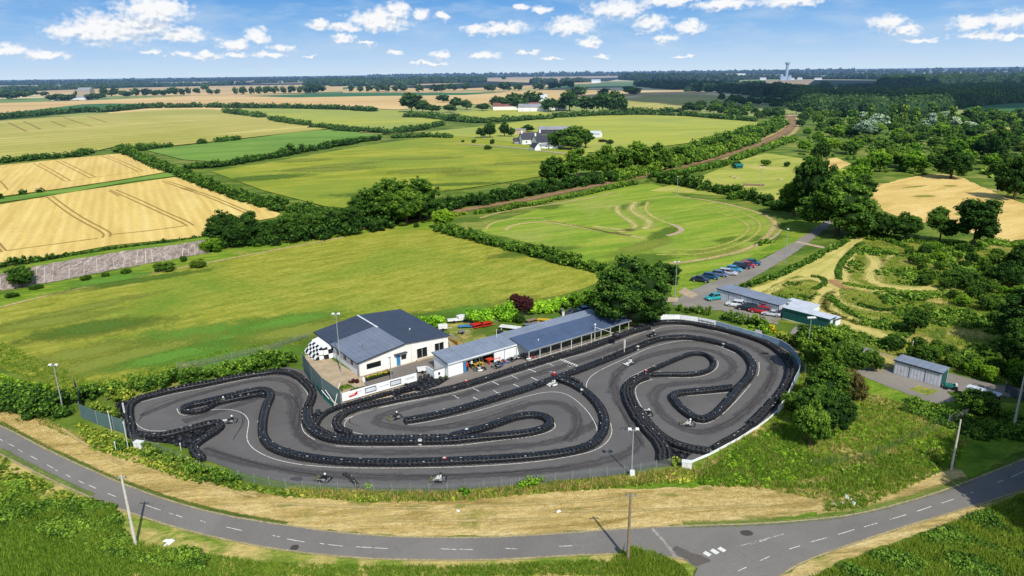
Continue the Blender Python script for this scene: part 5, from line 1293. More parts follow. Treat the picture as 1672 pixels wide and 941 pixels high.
heap([(190,664),(196,656),(206,658),(207,676),(206,692),(198,680)], .6, 'black covered tyre pile outside the far left corner')
heap([(508,680),(520,672),(528,674),(516,690),(514,700),(508,692)], .55, 'small heap of loose tyres in the corner below the green screen')
heap([(1090,730),(1112,738),(1128,742),(1120,752),(1096,755),(1090,742)], .2, 'heap of tyres in the fork of the walls at the front edge')
heap([(672,624),(700,614),(716,618),(738,618),(718,630),(690,640),(676,640),(640,650),(650,640)], .22, 'black tarpaulin heap left of the white pit building')

# painted edge lines
KL = M_WHITELINE
lines = [
 [(289,668),(291,675),(299,680),(312,677.5),(337,670.5),(358,669),(379,669.5),(397,675),(407,687),(405,700),(403,712),(404,722),(414,735),(440,748.5),(469,756),(500,761),(555,765),(640,765.5),(720,764.5),(800,761.5),(880,755),(940,745),(975,736),(995,720),(1000,705),(997,692)],
 [(214,661),(213,671),(218,687),(228,699),(244,704.5),(267,705),(292,702.5),(330,694.5),(348,688)],
 [(224,659),(252,652),(288,643),(335,634.5),(379,624.5),(414,618),(445,612.5),(466,613)],
 [(478,617),(490,627),(501,640),(505,652),(500,664)],
 [(492,693),(494,704),(503,713),(514,719)],[(548,729),(580,730.5),(620,731),(700,729.5),(740,729),(770,726),(824,719),(865,714.5),(895,707.5),(909,698),(904,690)],
 [(700,650),(653,658.5),(608,669.5),(573,681),(561,692),(564,701),(577,707),(592,710)],
 [(541,694),(544,702),(556,708),(566,710)],[(529,683),(542,672),(570,662),(620,650),(690,636)],
 [(664,694),(680,693.5),(752,679),(806,664.5),(851,650),(888,641),(915,640.5),(936,650),(958,670),(970,688),(976,703),(972,715),(955,727)],
 [(1140,557.5),(1120,556.5),(1100,558.5),(1060,568),(1024,585),(990,600),(968,612),(958,624),(957,634)],[(1146,558),(1165,563),(1186,571),(1204,579)],
 [(1070,597),(1042,610),(1024,619),(1015,632),(1016,643),(1020,650)],
 [(1066,620),(1052,624),(1041,629),(1037,636),(1039,650),(1047,665),(1058,680),(1068,695),(1080,709),(1092,716)],
 [(1172,590),(1173,599),(1164,608),(1148,615),(1127,618),(1090,617.5)],
 [(1093,646),(1095,657),(1110,672),(1128,688),(1142,693.5),(1157,692.5),(1176,681),(1200,658),(1216,640),(1226,628)],
 [(1104,648.5),(1140,646),(1196,641)],[(1239,592),(1240,604),(1237,615)],
 [(562,686),(600,671),(653,660),(700,651.5),(752,640),(806,623),(861,606),(930,584),(951,580),(1006,560),(1056,541)],
 [(433,690),(426,700)] and [(421,688),(423,700),(425,718)],
 [(1066,713),(1077,727)],[(1062,541),(1090,532),(1140,533),(1190,547)]]
for p in lines: strip('painted_edge_line', p, .10, .079, KL, step=.8, zz=.0)
# grid boxes, start line
K7 = lambda l: [((680+a/5.537, 570+b/5.537),(680+c/5.537, 570+d/5.537)) for a,b,c,d in l]
dashes('grid_marking', K7([(1010,185,1082,213),(855,242,922,276),(685,298,745,328),(512,360,566,386),(1035,258,1100,290),(875,322,927,346),(512,440,564,466)]), .16, .080, KL, 'white grid slot lines on the starting straight')
dashes('grid_marking', K7([(322,420,345,424),(345,425,362,440),(362,440,385,450),(690,380,715,385),(712,388,735,404),(735,400,757,392),(1198,208,1225,210),(1225,212,1258,222),(1175,132,1205,138),(1208,142,1238,156),(1362,156,1395,164)]), .13, .080, KL, 'small painted grid numerals on the starting straight')
# row of short painted strokes across the track: the lettering there is worn past reading
a_, b_ = Vector(G(680+1270/5.537, 570+85/5.537)), Vector(G(680+1455/5.537, 570+160/5.537))
dv = (b_-a_); un = dv.normalized(); pn = Vector((-un.y, un.x)); mv = []; mf = []
for k in range(9):
    c0 = a_+dv*((k+.15)/9); c1 = a_+dv*((k+.75)/9); h0 = .42 if k not in (0,) else .6
    for (p_, q_, w_) in ((c0+pn*h0, c1-pn*h0*.6, .13), (c0-pn*.1, c1-pn*.1, .10), (c0+pn*h0*.8, c1+pn*h0*.8, .08)):
        d_ = (q_-p_).normalized(); n_2 = Vector((-d_.y,d_.x))*w_; b0_ = len(mv); zz_ = .0805+.0003*(len(mf)%3)
        mv += [(p_.x+n_2.x,p_.y+n_2.y,zz_),(p_.x-n_2.x,p_.y-n_2.y,zz_),(q_.x-n_2.x,q_.y-n_2.y,zz_),(q_.x+n_2.x,q_.y+n_2.y,zz_)]; mf.append([b0_,b0_+1,b0_+2,b0_+3])
lt = mesh_obj('start_line_marking', np.array(mv), mf, KL); lt['kind'] = 'structure'; lt['label'] = 'worn white row of painted strokes across the starting straight'
strip('rubber_line', [(300,690),(380,665),(450,640),(480,650),(478,690),(500,730),(600,742),(800,735),(920,722),(975,690)], 2.4, .075, M_RUBBER)
strip('rubber_line', [(330,735),(430,765),(600,782),(800,778),(960,762),(1050,735),(1030,690),(1000,640),(1005,605),(1060,580),(1140,566),(1195,585),(1200,610),(1160,625),(1080,628),(1060,650),(1090,690),(1140,712),(1200,690),(1250,640),(1270,600),(1230,565),(1150,541),(1080,540),(980,580),(800,635),(640,672),(600,690),(680,705),(790,690),(860,660),(920,655),(950,690),(925,722)], 2.4, .0755, M_RUBBER)
strip('rubber_line', [(230,680),(300,650),(420,620),(470,620),(492,650),(480,700),(520,735)], 2.0, .0758, M_RUBBER)

# ------------------------------------------------------------------ karts and drivers
KC = {'black': paint('kart_black',(28,28,32),.4,dirt=.1), 'white': paint('kart_white',(224,224,220),.4,dirt=.1), 'red': paint('kart_red',(180,40,36),.4,dirt=.1),
      'olive': paint('kart_olive',(112,108,72),.5,dirt=.2), 'steel': M_STEEL, 'blue': paint('kart_blue',(50,80,140),.4,dirt=.1), 'skin': paint('skin',(206,160,130),.6,dirt=.05)}
def torus(mb, c, R0, r, ax='y', n=14, m=6):
    vs = []; fs = []
    for i in range(n):
        a = 2*PI*i/n
        for j in range(m):
            b = 2*PI*j/m; q = R0+r*math.cos(b); u, v, w = q*math.cos(a), q*math.sin(a), r*math.sin(b)
            vs.append((c[0]+u, c[1]+w, c[2]+v) if ax == 'y' else (c[0]+u, c[1]+v, c[2]+w))
            fs.append((i*m+j, i*m+(j+1)%m, ((i+1)%n)*m+(j+1)%m, ((i+1)%n)*m+j))
    mb.add(vs, fs)
def skin_mesh(name, verts, edges, radii, mat, parent=None, lv=1):
    me = bpy.data.meshes.new(name); me.from_pydata(verts, edges, []); o = bpy.data.objects.new(name, me); COL.objects.link(o)
    sk = o.modifiers.new('skin','SKIN'); sk.use_smooth_shade = True
    for i, r in enumerate(radii): me.skin_vertices[0].data[i].radius = (r, r)
    me.skin_vertices[0].data[0].use_root = True
    sb = o.modifiers.new('sub','SUBSURF'); sb.levels = lv; sb.render_levels = lv
    dg = bpy.context.evaluated_depsgraph_get(); m2 = bpy.data.meshes.new_from_object(o.evaluated_get(dg))
    bpy.data.objects.remove(o); m2.materials.clear(); m2.materials.append(mat); m2.name = name
    r = bpy.data.objects.new(name, m2); COL.objects.link(r)
    if parent: r.parent = parent
    return r
def make_kart(px, py, heading, col, label, body='black'):
    x, y = G(px, py)
    root = empty('go_kart', (x, y, .08), heading, label, 'go-kart', 'go-karts on the track')
    f = MB(); f.tube([(-.75,-.36,.12),(.2,-.36,.12),(.85,-.22,.12)], .022, 6); f.tube([(-.75,.36,.12),(.2,.36,.12),(.85,.22,.12)], .022, 6)
    for xx in (-.7,-.1,.5): f.tube([(xx,-.36,.12),(xx,.36,.12)], .02, 6)
    f.tube([(-.62,-.62,.14),(-.62,.62,.14)], .02, 6); f.tube([(.62,-.55,.14),(.62,.55,.14)], .018, 6)
    f.build('frame', M_STEEL, root)
    MB().box(-.2,.8,-.32,.32,.10,.125).build('floor_tray', M_STEEL, root)
    b = MB(); b.prism([(.86,.07),(1.08,.10),(1.10,.20),(.92,.26),(.84,.2)], -.52, .52); b.build('front_bumper', KC[col], root, bevel=.02)
    b = MB(); b.prism([(.35,.30),(.88,.26),(.84,.32),(.52,.46)], -.18, .18); b.build('nose_panel', KC[col], root, bevel=.02)
    for s in (-1,1):
        b = MB(); b.hexa([(-.42,s*.42,.07),(.42,s*.42,.07),(.42,s*.66,.07),(-.42,s*.66,.07)],[(-.40,s*.42,.27),(.40,s*.42,.25),(.34,s*.62,.22),(-.38,s*.62,.24)]); b.build('side_pod', KC[body], root, bevel=.02)
    b = MB(); b.tube([(-.95,-.66,.2),(-1.0,-.4,.22),(-1.0,.4,.22),(-.95,.66,.2)], .05, 8); b.build('rear_bumper', KC['black'], root)
    for sx, sy, r, w in [(-.62,-.60,.145,.20),(-.62,.60,.145,.20),(.62,-.55,.13,.13),(.62,.55,.13,.13)]:
        b = MB(); b.tube([(sx,sy-w/2,r),(sx,sy-w/2+.03,r),(sx,sy+w/2-.03,r),(sx,sy+w/2,r)], [r*.88,r,r,r*.88], 14)
        wl = b.build('wheel', M_TYRE, root)
        b = MB(); b.tube([(sx,sy-w/2-.005,r),(sx,sy+w/2+.005,r)], r*.5, 10); b.build('rim', M_STEEL, wl)
    b = MB(); b.prism([(-.42,.14),(-.02,.14),(.0,.2),(-.34,.22),(-.46,.62),(-.54,.62)], -.2, .2); b.build('seat', KC['black'], root, bevel=.02)
    b = MB(); b.box(-.5,-.14,.28,.55,.16,.42); b.tube([(-.3,.42,.42),(-.3,.42,.5)], .05, 8); b.build('engine', M_STEEL, root, bevel=.015)
    b = MB(); torus(b, (0,0,0), .14, .018, 'z', 14, 6); w = b.build('steering_wheel', KC['black'], root); w.location = (.30,0,.50); w.rotation_euler = (0, R(-52), 0)
    MB().tube([(.30,0,.50),(.55,0,.2)], .015, 6).build('steering_column', M_STEEL, root)
    return root, (x, y, heading)
def driver(pos, suit, helmet, label):
    x, y, h = pos
    root = empty('person', (x, y, .08), h, label, 'person', 'kart drivers')
    V = [(-.28,0,.27),(-.30,0,.42),(-.34,0,.60),(-.33,0,.72),(-.32,0,.80),
         (-.31,.17,.66),(-.08,.24,.52),(.20,.13,.50),(-.31,-.17,.66),(-.08,-.24,.52),(.20,-.13,.50),
         (-.22,.10,.26),(.18,.15,.38),(.58,.12,.20),(.66,.12,.24),(-.22,-.10,.26),(.18,-.15,.38),(.58,-.12,.20),(.66,-.12,.24)]
    E_ = [(0,1),(1,2),(2,3),(3,4),(2,5),(5,6),(6,7),(2,8),(8,9),(9,10),(0,11),(11,12),(12,13),(13,14),(0,15),(15,16),(16,17),(17,18)]
    Rd = [.15,.145,.155,.07,.06,.075,.052,.038,.075,.052,.038,.1,.075,.05,.042,.1,.075,.05,.042]
    skin_mesh('body', V, E_, Rd, KC[suit], root)
    b = MB(); b.ball((-.31,0,.92), (.15,.135,.15), 12, 8); b.build('helmet', KC[helmet], root, smooth=True)
    b = MB(); b.hexa([(-.21,-.10,.88),(-.15,-.10,.88),(-.15,.10,.88),(-.21,.10,.88)],[(-.22,-.10,.96),(-.165,-.09,.96),(-.165,.09,.96),(-.22,.10,.96)]); b.build('visor', KC['black'], root, bevel=.01)
    return root
def ang(a, b):
    A, B = Vector(G(*a)), Vector(G(*b)); return math.atan2(B.y-A.y, B.x-A.x)
for px,py,to,col,body,suit,hel,lab in [
   (716,785,(650,786),'olive','black','white','black','closest to the front fence, driver in white'),
   (528,785,(480,776),'olive','black','black','white','near the short curved tyre row, driver in black'),
   (376,690,(330,694),'white','black','black','white','circling the tip of the V shaped tyre wall'),
   (362,659,(320,666),'black','olive','olive','white','beside the left island wall'),
   (645,684,(600,697),'olive','black','black','white','in the hairpin left of the straight wall tip'),
   (903,629,(850,645),'white','white','white','black','tight below the island junction, pale bodywork'),
   (1028,595,(985,612),'white','black','white','black','on the sweep below the gantry sign'),
   (1065,549,(1020,565),'black','black','black','white','coming on to the straight past the canopy end'),
   (1058,677,(1048,655),'white','black','black','white','hugging the wide winding wall'),
   (1123,695,(1070,690),'olive','black','white','white','at the lower corner of the triangular island')]:
    k, pos = make_kart(px, py, ang((px,py),to), col, 'low racing kart ' + lab, body)
    driver(pos, suit, hel, 'seated kart driver ' + lab.replace(', driver in white','').replace(', driver in black','').replace(', pale bodywork','') + ', in a %s suit' % {'black':'black','white':'white','olive':'khaki'}[suit])

M_SKID = strip_mat('skid_mark', (44,43,45), (58,57,58), .75, .4, .3, rep=2)
rs_ = random.Random(8)
for k, base in enumerate([[(330,735),(430,765),(520,778)],[(600,783),(800,779),(930,766)],[(1050,735),(1030,700),(1005,660)],[(990,640),(1010,600),(1060,580)],[(1140,712),(1200,690),(1240,650)],[(1250,640),(1268,600),(1240,572)],[(590,700),(562,690),(590,672)],[(920,722),(952,690),(930,660)],[(470,640),(490,660),(482,700)],[(230,690),(240,665),(290,650)],[(860,655),(760,690),(680,700)],[(380,720),(400,690),(390,676)],[(1090,560),(1150,552),(1200,572)],[(700,640),(800,612),(900,585)]]):
    for q in range(2):
        o_ = rs_.uniform(-4,4); strip('skid_mark', [(a+rs_.uniform(-5,5), b+o_+rs_.uniform(-1.5,1.5)) for a,b in base], .16, .0765+.0001*(k*2+q), M_SKID)
for k in range(16):
    F_('tar_patch', [(x_+rs_.uniform(-2,2), y_+rs_.uniform(-1,1)) for cx_,cy_ in [rs_.choice([(470,780),(700,790),(900,770),(1010,700),(1100,600),(1240,600),(560,735),(800,660),(440,630),(390,700),(1180,640),(880,720)])] for x_,y_ in [(cx_+k,cy_),(cx_+k+rs_.uniform(8,22),cy_-1),(cx_+k+rs_.uniform(10,24),cy_+rs_.uniform(3,6)),(cx_+k+1,cy_+rs_.uniform(3,6))]], rs_.choice([asphalt('tar_patch_dark',(80,78,79),.2),asphalt('tar_patch_pale',(102,100,99),.2)]), .0722+k*.00015, .1) if k < 12 else None
# ================================================================== BUILDINGS AND FURNITURE
M_ROOFD = None
def sheet_metal(name, c, rib=.3, axis='X', rough=.45, dirt=.10, strength=.5):
    m, t = newmat(name)
    w = t.t.nodes.new('ShaderNodeTexWave'); w.bands_direction = axis; w.inputs['Scale'].default_value = .314/rib; w.wave_profile = 'SIN'
    t.l(t.coord(), w.inputs['Vector'])
    n = t.noise(t.coord(), .5, 6, .65)
    a = rgb(*c); col = t.ramp(n, [(.33, tuple(q*(1-dirt*2) for q in a[:3])+(1,)), (.62, a)])
    edge = t.ramp(w.outputs[1], [(.0,(.86,.86,.86,1)),(.14,(1,1,1,1))])
    col = t.mix(1.0, col, edge, 'MULTIPLY')
    t.out(col, rough, w.outputs[1], strength, .03, metal=.0, spec=.4)
    return m
M_RDARK = sheet_metal('slate_blue_metal_roof', (62,69,82), .9, 'X')
M_RLIGHT = sheet_metal('grey_metal_roof', (120,128,142), .9, 'X')
M_RBLUE = sheet_metal('blue_metal_roof', (80,96,122), 1.0, 'X')
M_RPIT = sheet_metal('pale_blue_grey_roof', (132,142,156), 1.0, 'X')
M_RWHITE = sheet_metal('whitish_metal_roof', (204,210,216), .6, 'X')
M_RENDER = paint('cream_render', (238,234,226), .85, dirt=.08, dscale=.7, spec=.2)
M_WALLW = paint('white_wall', (236,238,238), .8, dirt=.07, dscale=.5, spec=.2)
M_CLADG = sheet_metal('pale_ribbed_cladding', (204,206,214), .5, 'X', .5)
M_GREEN_ = sheet_metal('dark_green_cladding', (20,84,78), .4, 'X', .5)
M_GLASS = paint('dark_glass', (30,36,40), .12, dirt=.2, dscale=.8, spec=.8)
M_FRAMED = paint('dark_frame', (44,46,50), .5)
M_TRIM = paint('dark_roof_trim', (52,58,68), .5)
M_POSTW = paint('white_steel_post', (214,214,208), .5)
M_CONCP = paint('concrete_pole', (206,200,188), .85, dirt=.2, dscale=2)
M_WOODP = paint('weathered_wood_pole', (142,124,102), .9, dirt=.3, dscale=3)
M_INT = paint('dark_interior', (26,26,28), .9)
m, t = newmat('chequered_cloth')
ck = t.t.nodes.new('ShaderNodeTexChecker'); ck.inputs['Scale'].default_value = 1.25; ck.inputs['Color1'].default_value = rgb(24,24,28); ck.inputs['Color2'].default_value = rgb(232,232,230)
t.l(t.coord(scale=(1,1,1), rot=(0,0,0)), ck.inputs['Vector']); t.out(ck.outputs[0], .6)
M_CHECK = m
def netmat(name, c, a):
    m, t = newmat(name); n = t.noise(t.coord(), 1.2, 4); t.out(t.ramp(n,[(.3,tuple(q*.8 for q in rgb(*c)[:3])+(1,)),(.7,rgb(*c))]), .8, alpha=a, spec=.1); return m
M_NETG = netmat('green_grey_netting', (98,124,124), .80)
M_NETD = netmat('dark_netting', (62,74,82), .85)
M_WIRE = netmat('wire_mesh', (120,128,124), .30)
M_CLEAR = netmat('pale_blue_screen', (150,178,196), .75)
M_TEAL = paint('teal_sheeting', (24,112,104), .6)
RED = paint('red_paint', (196,40,36), .5); YEL = paint('yellow_paint', (206,168,40), .6); BLU = paint('blue_paint', (60,130,180), .5); ORA = paint('orange_red_cover', (214,74,52), .6)
GRY = paint('grey_plastic', (120,124,130), .6); BLK = paint('black_plastic', (30,30,34), .5); WHT = paint('white_plastic', (228,228,224), .5)

AR = math.atan2(10.4, 14.1)          # heading of the club buildings
E1 = Vector((math.cos(AR), math.sin(AR))); E2 = Vector((-E1.y, E1.x))

def faint_text(root, x, z, w, h, mat, rows=1, y=-.012):
    """lettering too small to read in the photograph: broken thin strokes of the right size and place"""
    mb = MB(); rr = random.Random(int(x*10+w*7)); 
    for r_ in range(rows):
        xx = x-w/2; zz = z-r_*h*1.9
        while xx < x+w/2:
            l_ = rr.uniform(.10,.26); mb.box(xx, min(xx+l_, x+w/2), y-.004, y+.004, zz-h/2*rr.uniform(.5,1), zz+h/2*rr.uniform(.5,1)); xx += l_+rr.uniform(.04,.12)
    return mb.build('lettering', mat, root)
# ---- clubhouse: local x along the front, y to the back
A0 = G(586.6, 615.6)
ch = empty('clubhouse', (A0[0], A0[1], .08), AR, 'cream walled clubhouse under a low two tone grey gable roof', 'building')
W_, D_ = 17.4, 18.2; xr = 8.6; hl, hr, hm_ = 2.5, 3.1, 3.75
def wall_with_gable(mb, y, th):
    mb.prism([(0,0),(W_,0),(W_,hr),(xr,hm_),(0,hl)], y, y+th)
w = MB(); wall_with_gable(w, 0, .25); w.build('front_wall', M_RENDER, ch)
w = MB(); wall_with_gable(w, D_-.25, .25); w.build('back_wall', M_RENDER, ch)
MB().box(0,.25,.252,D_-.252,0,hl-.02).build('side_wall', M_WALLW, ch)
MB().box(W_-.25,W_,.252,D_-.252,0,hr-.02).build('side_wall', M_RENDER, ch)
def slope(mb, x0, z0, x1, z1, y0, y1, th=.12, up=0):
    mb.hexa([(x0,y0,z0+up),(x1,y0,z1+up),(x1,y1,z1+up),(x0,y1,z0+up)], [(x0,y0,z0+th+up),(x1,y0,z1+th+up),(x1,y1,z1+th+up),(x0,y1,z0+th+up)])
sl = (hm_-hl)/xr; sr = (hm_-hr)/(W_-xr)
r1 = MB(); slope(r1, -.35, hl-.35*sl, xr, hm_, -.35, 10.9); r1.build('roof', M_RLIGHT, ch)
r1 = MB(); slope(r1, -.35, hl-.35*sl, xr, hm_, 10.902, D_+.35); r1.build('roof', M_RDARK, ch)
r1 = MB(); slope(r1, xr+.002, hm_, W_+.35, hr-.35*sr, -.35, D_+.35); r1.build('roof', M_RDARK, ch)
MB().hexa([(xr-.16,10,hm_+.10),(xr+.16,10,hm_+.10),(xr+.16,D_+.37,hm_+.10),(xr-.16,D_+.37,hm_+.10)],[(xr-.1,10,hm_+.17),(xr+.1,10,hm_+.17),(xr+.1,D_+.37,hm_+.17),(xr-.1,D_+.37,hm_+.17)]).build('ridge_cap', M_WHITEP, ch)
g = MB(); g.hexa([(-.37,-.40,hl-.35*sl-.06),(xr,-.40,hm_-.06),(xr,-.352,hm_-.06),(-.37,-.352,hl-.35*sl-.06)],[(-.37,-.40,hl-.35*sl+.14),(xr,-.40,hm_+.14),(xr,-.352,hm_+.14),(-.37,-.352,hl-.35*sl+.14)]); g.build('fascia', M_TRIM, ch)
MB().box(-.42,-.352,-.35,D_+.35,hl-.35*sl-.08,hl-.35*sl+.05).build('gutter', M_TRIM, ch)
def window(root, x0, x1, z0, z1, y=-.02, panes=1, mat=M_GLASS, fr=M_FRAMED, axis='y', face=-1):
    """window set in a wall: frame proud of the wall, pane inside, mullions"""
    f = MB(); t_ = .06
    def bx(a0,a1,b0,b1,d0,d1):
        if axis == 'y': f.box(a0,a1,y+d0,y+d1,b0,b1)
        else: f.box(y+d0,y+d1,a0,a1,b0,b1)
    s = face
    d0, d1 = sorted((s*.05, s*-.01))
    bx(x0-t_,x0,z0-t_,z1+t_,d0,d1); bx(x1,x1+t_,z0-t_,z1+t_,d0,d1); bx(x0,x1,z1,z1+t_,d0,d1); bx(x0,x1,z0-t_,z0,d0,d1)
    for k in range(1, panes):
        xx = x0+(x1-x0)*k/panes; bx(xx-.03,xx+.03,z0,z1,d0,d1)
    fo = f.build('window', fr, root)
    p = MB(); e0, e1 = sorted((s*.012, s*.004))
    if axis == 'y': p.box(x0,x1,y+e0,y+e1,z0,z1)
    else: p.box(y+e0,y+e1,x0,x1,z0,z1)
    p.build('pane', mat, fo); return fo
window(ch, 1.5, 4.0, .95, 1.75, 0)
window(ch, 8.0, 8.8, 1.0, 1.7, 0)
window(ch, 11.0, 13.0, .35, 2.1, 0, 2, fr=M_POSTW); window(ch, 14.6, 16.4, .45, 2.2, 0, 2, fr=M_POSTW)
dr = MB().box(7.0,7.7,-.05,.01,0,2.05).build('door', BLU, ch); MB().box(7.6,7.65,-.08,-.052,.95,1.1).build('handle', M_STEEL, dr)
MB().box(6.5,8.9,-.7,-.01,2.2,2.28).build('door_canopy', M_TRIM, ch)
MB().box(10.7,16.8,-.5,-.001,0,.16).build('doorstep', M_CONC, ch)
for yy in (2.2, 5.0, 8.0, 10.5, 13.5, 15.8): window(ch, yy, yy+.8, 1.35, 1.9, 0, axis='x')
MB().tube([(.15,-.06,2.35),(.15,-.06,.1)], .05, 8).build('drainpipe', M_POSTW, ch)
MB().tube([(9.9,-.06,3.5),(9.9,-.06,.1)], .05, 8).build('drainpipe', M_POSTW, ch)
v = MB(); v.box(3.0,3.5,4.5,5.0,3.05,3.35); v.build('roof_vent', GRY, ch)
v = MB(); v.cyl(13,6,3.4,3.8,.12,n=8); v.build('roof_vent', WHT, ch)
v = MB(); v.tube([(-.1,-.1,0),(-.1,-.1,2.5)],.12,8); v.build('corner_pipe', GRY, ch)
# chequered awning shelter
cs = empty('chequered_shelter', (*(Vector(A0)+E2*11.0-E1*.05), .08), AR, 'black and white chequered lean-to shelter against the clubhouse side wall', 'shelter')
MB().hexa([(-1.6,0,1.9),(-.05,0,2.25),(-.05,5.2,2.25),(-1.6,5.2,1.9)],[(-1.6,0,1.98),(-.05,0,2.33),(-.05,5.2,2.33),(-1.6,5.2,1.98)]).build('roof_sheet', M_WALLW, cs)
MB().hexa([(-3.3,-.05,0),(-1.62,-.05,0),(-1.62,5.25,0),(-3.3,5.25,0)],[(-2.0,0.15,1.75),(-1.62,0.1,1.96),(-1.62,5.1,1.96),(-2.0,5.05,1.75)]).build('chequered_side', M_CHECK, cs)
MB().hexa([(-1.60,-.5,0),(-.06,-.5,0),(-.06,-.02,0),(-1.60,-.02,0)],[(-1.60,-.1,1.86),(-.06,-.1,2.2),(-.06,-.02,2.2),(-1.60,-.02,1.86)]).build('chequered_front', M_CHECK, cs)
for yy in (.2,5.0): MB().cyl(-1.62,yy,0,1.95,.04,n=8).build('post', M_STEEL, cs)

# ---- pit building
P0 = G(732.5, 617)
pb = empty('pit_building', (P0[0], P0[1], .08), AR, 'long white pit building with open workshop bays and pale roof', 'building')
LB, DB = 38.0, 4.6; HF, HB = 2.45, 2.9
for x0, x1, z0 in [(0,3.1,0),(3.1,8.0,2.05),(8.0,11.2,0),(11.2,11.25,0)] :
    pass
fw = MB(); fw.box(0,2.9,0,.15,0,HF); fw.box(2.9,9.2,0,.15,1.95,HF); fw.box(9.2,LB,0,.15,0,HF); fw.build('front_wall', M_WALLW, pb)
MB().box(0,LB,DB-.15,DB,0,HB).build('back_wall', M_WALLW, pb)
ew = MB(); ew.add([(0,.152,0),(0,DB-.152,0),(0,DB-.152,HB-.03),(0,.152,HF),(.15,.152,0),(.15,DB-.152,0),(.15,DB-.152,HB-.03),(.15,.152,HF)],[(0,1,2,3),(7,6,5,4),(0,4,5,1),(3,2,6,7),(0,3,7,4),(1,5,6,2)]); ew.build('end_wall', M_WALLW, pb)
ew = MB(); ew.box(LB-.15,LB,.152,DB-.152,0,HF); ew.build('end_wall', M_WALLW, pb)
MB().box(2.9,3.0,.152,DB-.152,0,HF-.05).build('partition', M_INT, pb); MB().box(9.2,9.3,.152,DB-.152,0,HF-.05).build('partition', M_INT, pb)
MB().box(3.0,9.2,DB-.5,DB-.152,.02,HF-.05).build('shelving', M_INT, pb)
def lean(mb, x0, x1, y0, z0, y1, z1, th=.1): mb.hexa([(x0,y0,z0),(x1,y0,z0),(x1,y1,z1),(x0,y1,z1)],[(x0,y0,z0+th),(x1,y0,z0+th),(x1,y1,z1+th),(x0,y1,z1+th)])
b = MB(); lean(b, -.25, 13.9, -.3, HF-.02, DB+.2, HB+.02); b.build('roof', M_RPIT, pb)
b = MB(); lean(b, 13.902, LB+.2, -.0, HF+.05, DB+.2, HB+.08); b.build('roof', M_RPIT, pb)
MB().box(-.25,13.9,-.36,-.302,HF-.12,HF+.10).build('fascia', M_WHITEP, pb)
b = MB(); lean(b, -.31,-.252,-.3,HF-.1,DB+.2,HB-.06,.2); b.build('barge_board', M_TRIM, pb)
for xx in (2.9, 6.2, 9.2, 11.4, 14.0): MB().box(xx-.04,xx+.04,-.05,-.002,0,HF-.12).build('pilaster', GRY, pb)
MB().box(3.0,3.5,-.02,.10,0,1.9).build('door', BLU, pb)
MB().box(-.06,-.002,1.2,2.2,0,1.9).build('door', M_RENDER, pb)
MB().cyl(12.5,3.8,HB,HB+1.6,.05,n=8).build('flue_pipe', M_POSTW, pb)
# entrance box at the left end
eb = empty('porch', (*(Vector(P0)-E1*2.2+E2*.8), .08), AR, 'small white porch block at the left end of the pit building', 'porch')
w = MB(); w.box(0,1.9,0,.12,0,1.5); w.box(0,.12,.122,2.6,0,1.5); w.build('wall', M_WALLW, eb); MB().box(-.08,1.92,-.08,.14,1.502,1.58).build('coping', GRY, eb)
MB().ball((.9,-.01,.75),(.2,.03,.3),10,6).build('plaque', BLK, eb)
# ---- canopy over the pit lane
cn = empty('pit_canopy', (*(Vector(P0)+E1*14.0), .08), AR, 'long blue roofed open canopy on white posts along the pit lane', 'canopy')
LC = 24.8
b = MB(); lean(b, .0, LC, -3.7, 2.26, -.02, HF+.18, .09); b.build('roof', M_RBLUE, cn)
b = MB(); lean(b, 0.0, LC, .0, HF+.26, 2.0, HB+.12-.1, .09); b.build('upper_roof', M_RBLUE, cn)
MB().box(0,LC,-3.77,-3.702,2.18,2.38).build('gutter', M_STEEL, cn)
for k in range(11): MB().box(.05+k*2.42-.05,.05+k*2.42+.05,-3.62,-3.52,0,2.26).build('post', M_POSTW, cn)
for k in range(10): MB().box(.1+k*2.42+.05,.05+(k+1)*2.42-.05,-3.60,-3.56,.42,.50).build('rail', M_POSTW, cn)
for k in range(6): MB().box(1+k*4.4,1.1+k*4.4,-3.5,-.05,2.12,2.22).build('beam', M_POSTW, cn)
MB().cyl(4,-1.2,2.5,2.75,.12,n=8).build('vent', WHT, cn)
# things under the canopy: benches
for k in range(7):
    q = Vector(P0)+E1*(16.5+k*3.1)-E2*(.9)
    bn = empty('bench', (q.x,q.y,.08), AR, 'plain slatted bench in the shade of the pit canopy', 'bench', 'benches under the canopy')
    MB().box(-.7,.7,-.2,.2,.40,.45).build('seat', M_WOODP, bn)
    for s in (-.6,.6): MB().box(s-.04,s+.04,-.18,.18,0,.398).build('leg', M_STEEL, bn)
# low pale wall past the canopy
q = Vector(G(940,530)); 
# ---- gantry light on the straight
gq = Vector(G(1019,582)); hq = Vector(G(971,560))
gs = empty('signal_post', (gq.x,gq.y,.08), AR+R(90), 'white post carrying a tall signal board beside the straight', 'sign')
MB().cyl(0,0,0,2.6,.06,n=8).build('post', M_POSTW, gs); MB().box(-.12,.12,-.08,.08,1.5,3.0).build('signal_board', WHT, gs)
gl = empty('start_light_gantry', (hq.x,hq.y,.08), 0, 'black start light box on an arm over the pit wall', 'traffic light')
mb = MB(); mb.cyl(0,0,0,3.4,.07,n=8); mb.build('post', M_POSTW, gl)
dv = Vector(G(1006,566,0))-hq
mb = MB(); mb.tube([(0,0,3.0),(dv.x*.9,dv.y*.9,2.4)], .045, 8); mb.build('arm', M_POSTW, gl)
mb = MB(); mb.ball((dv.x,dv.y,2.1),(.8,.6,.65),12,8); mb.build('light_box', BLK, gl)
MB().ball((0,0,3.5), .2, 10, 6).build('lamp', WHT, gl, smooth=True)

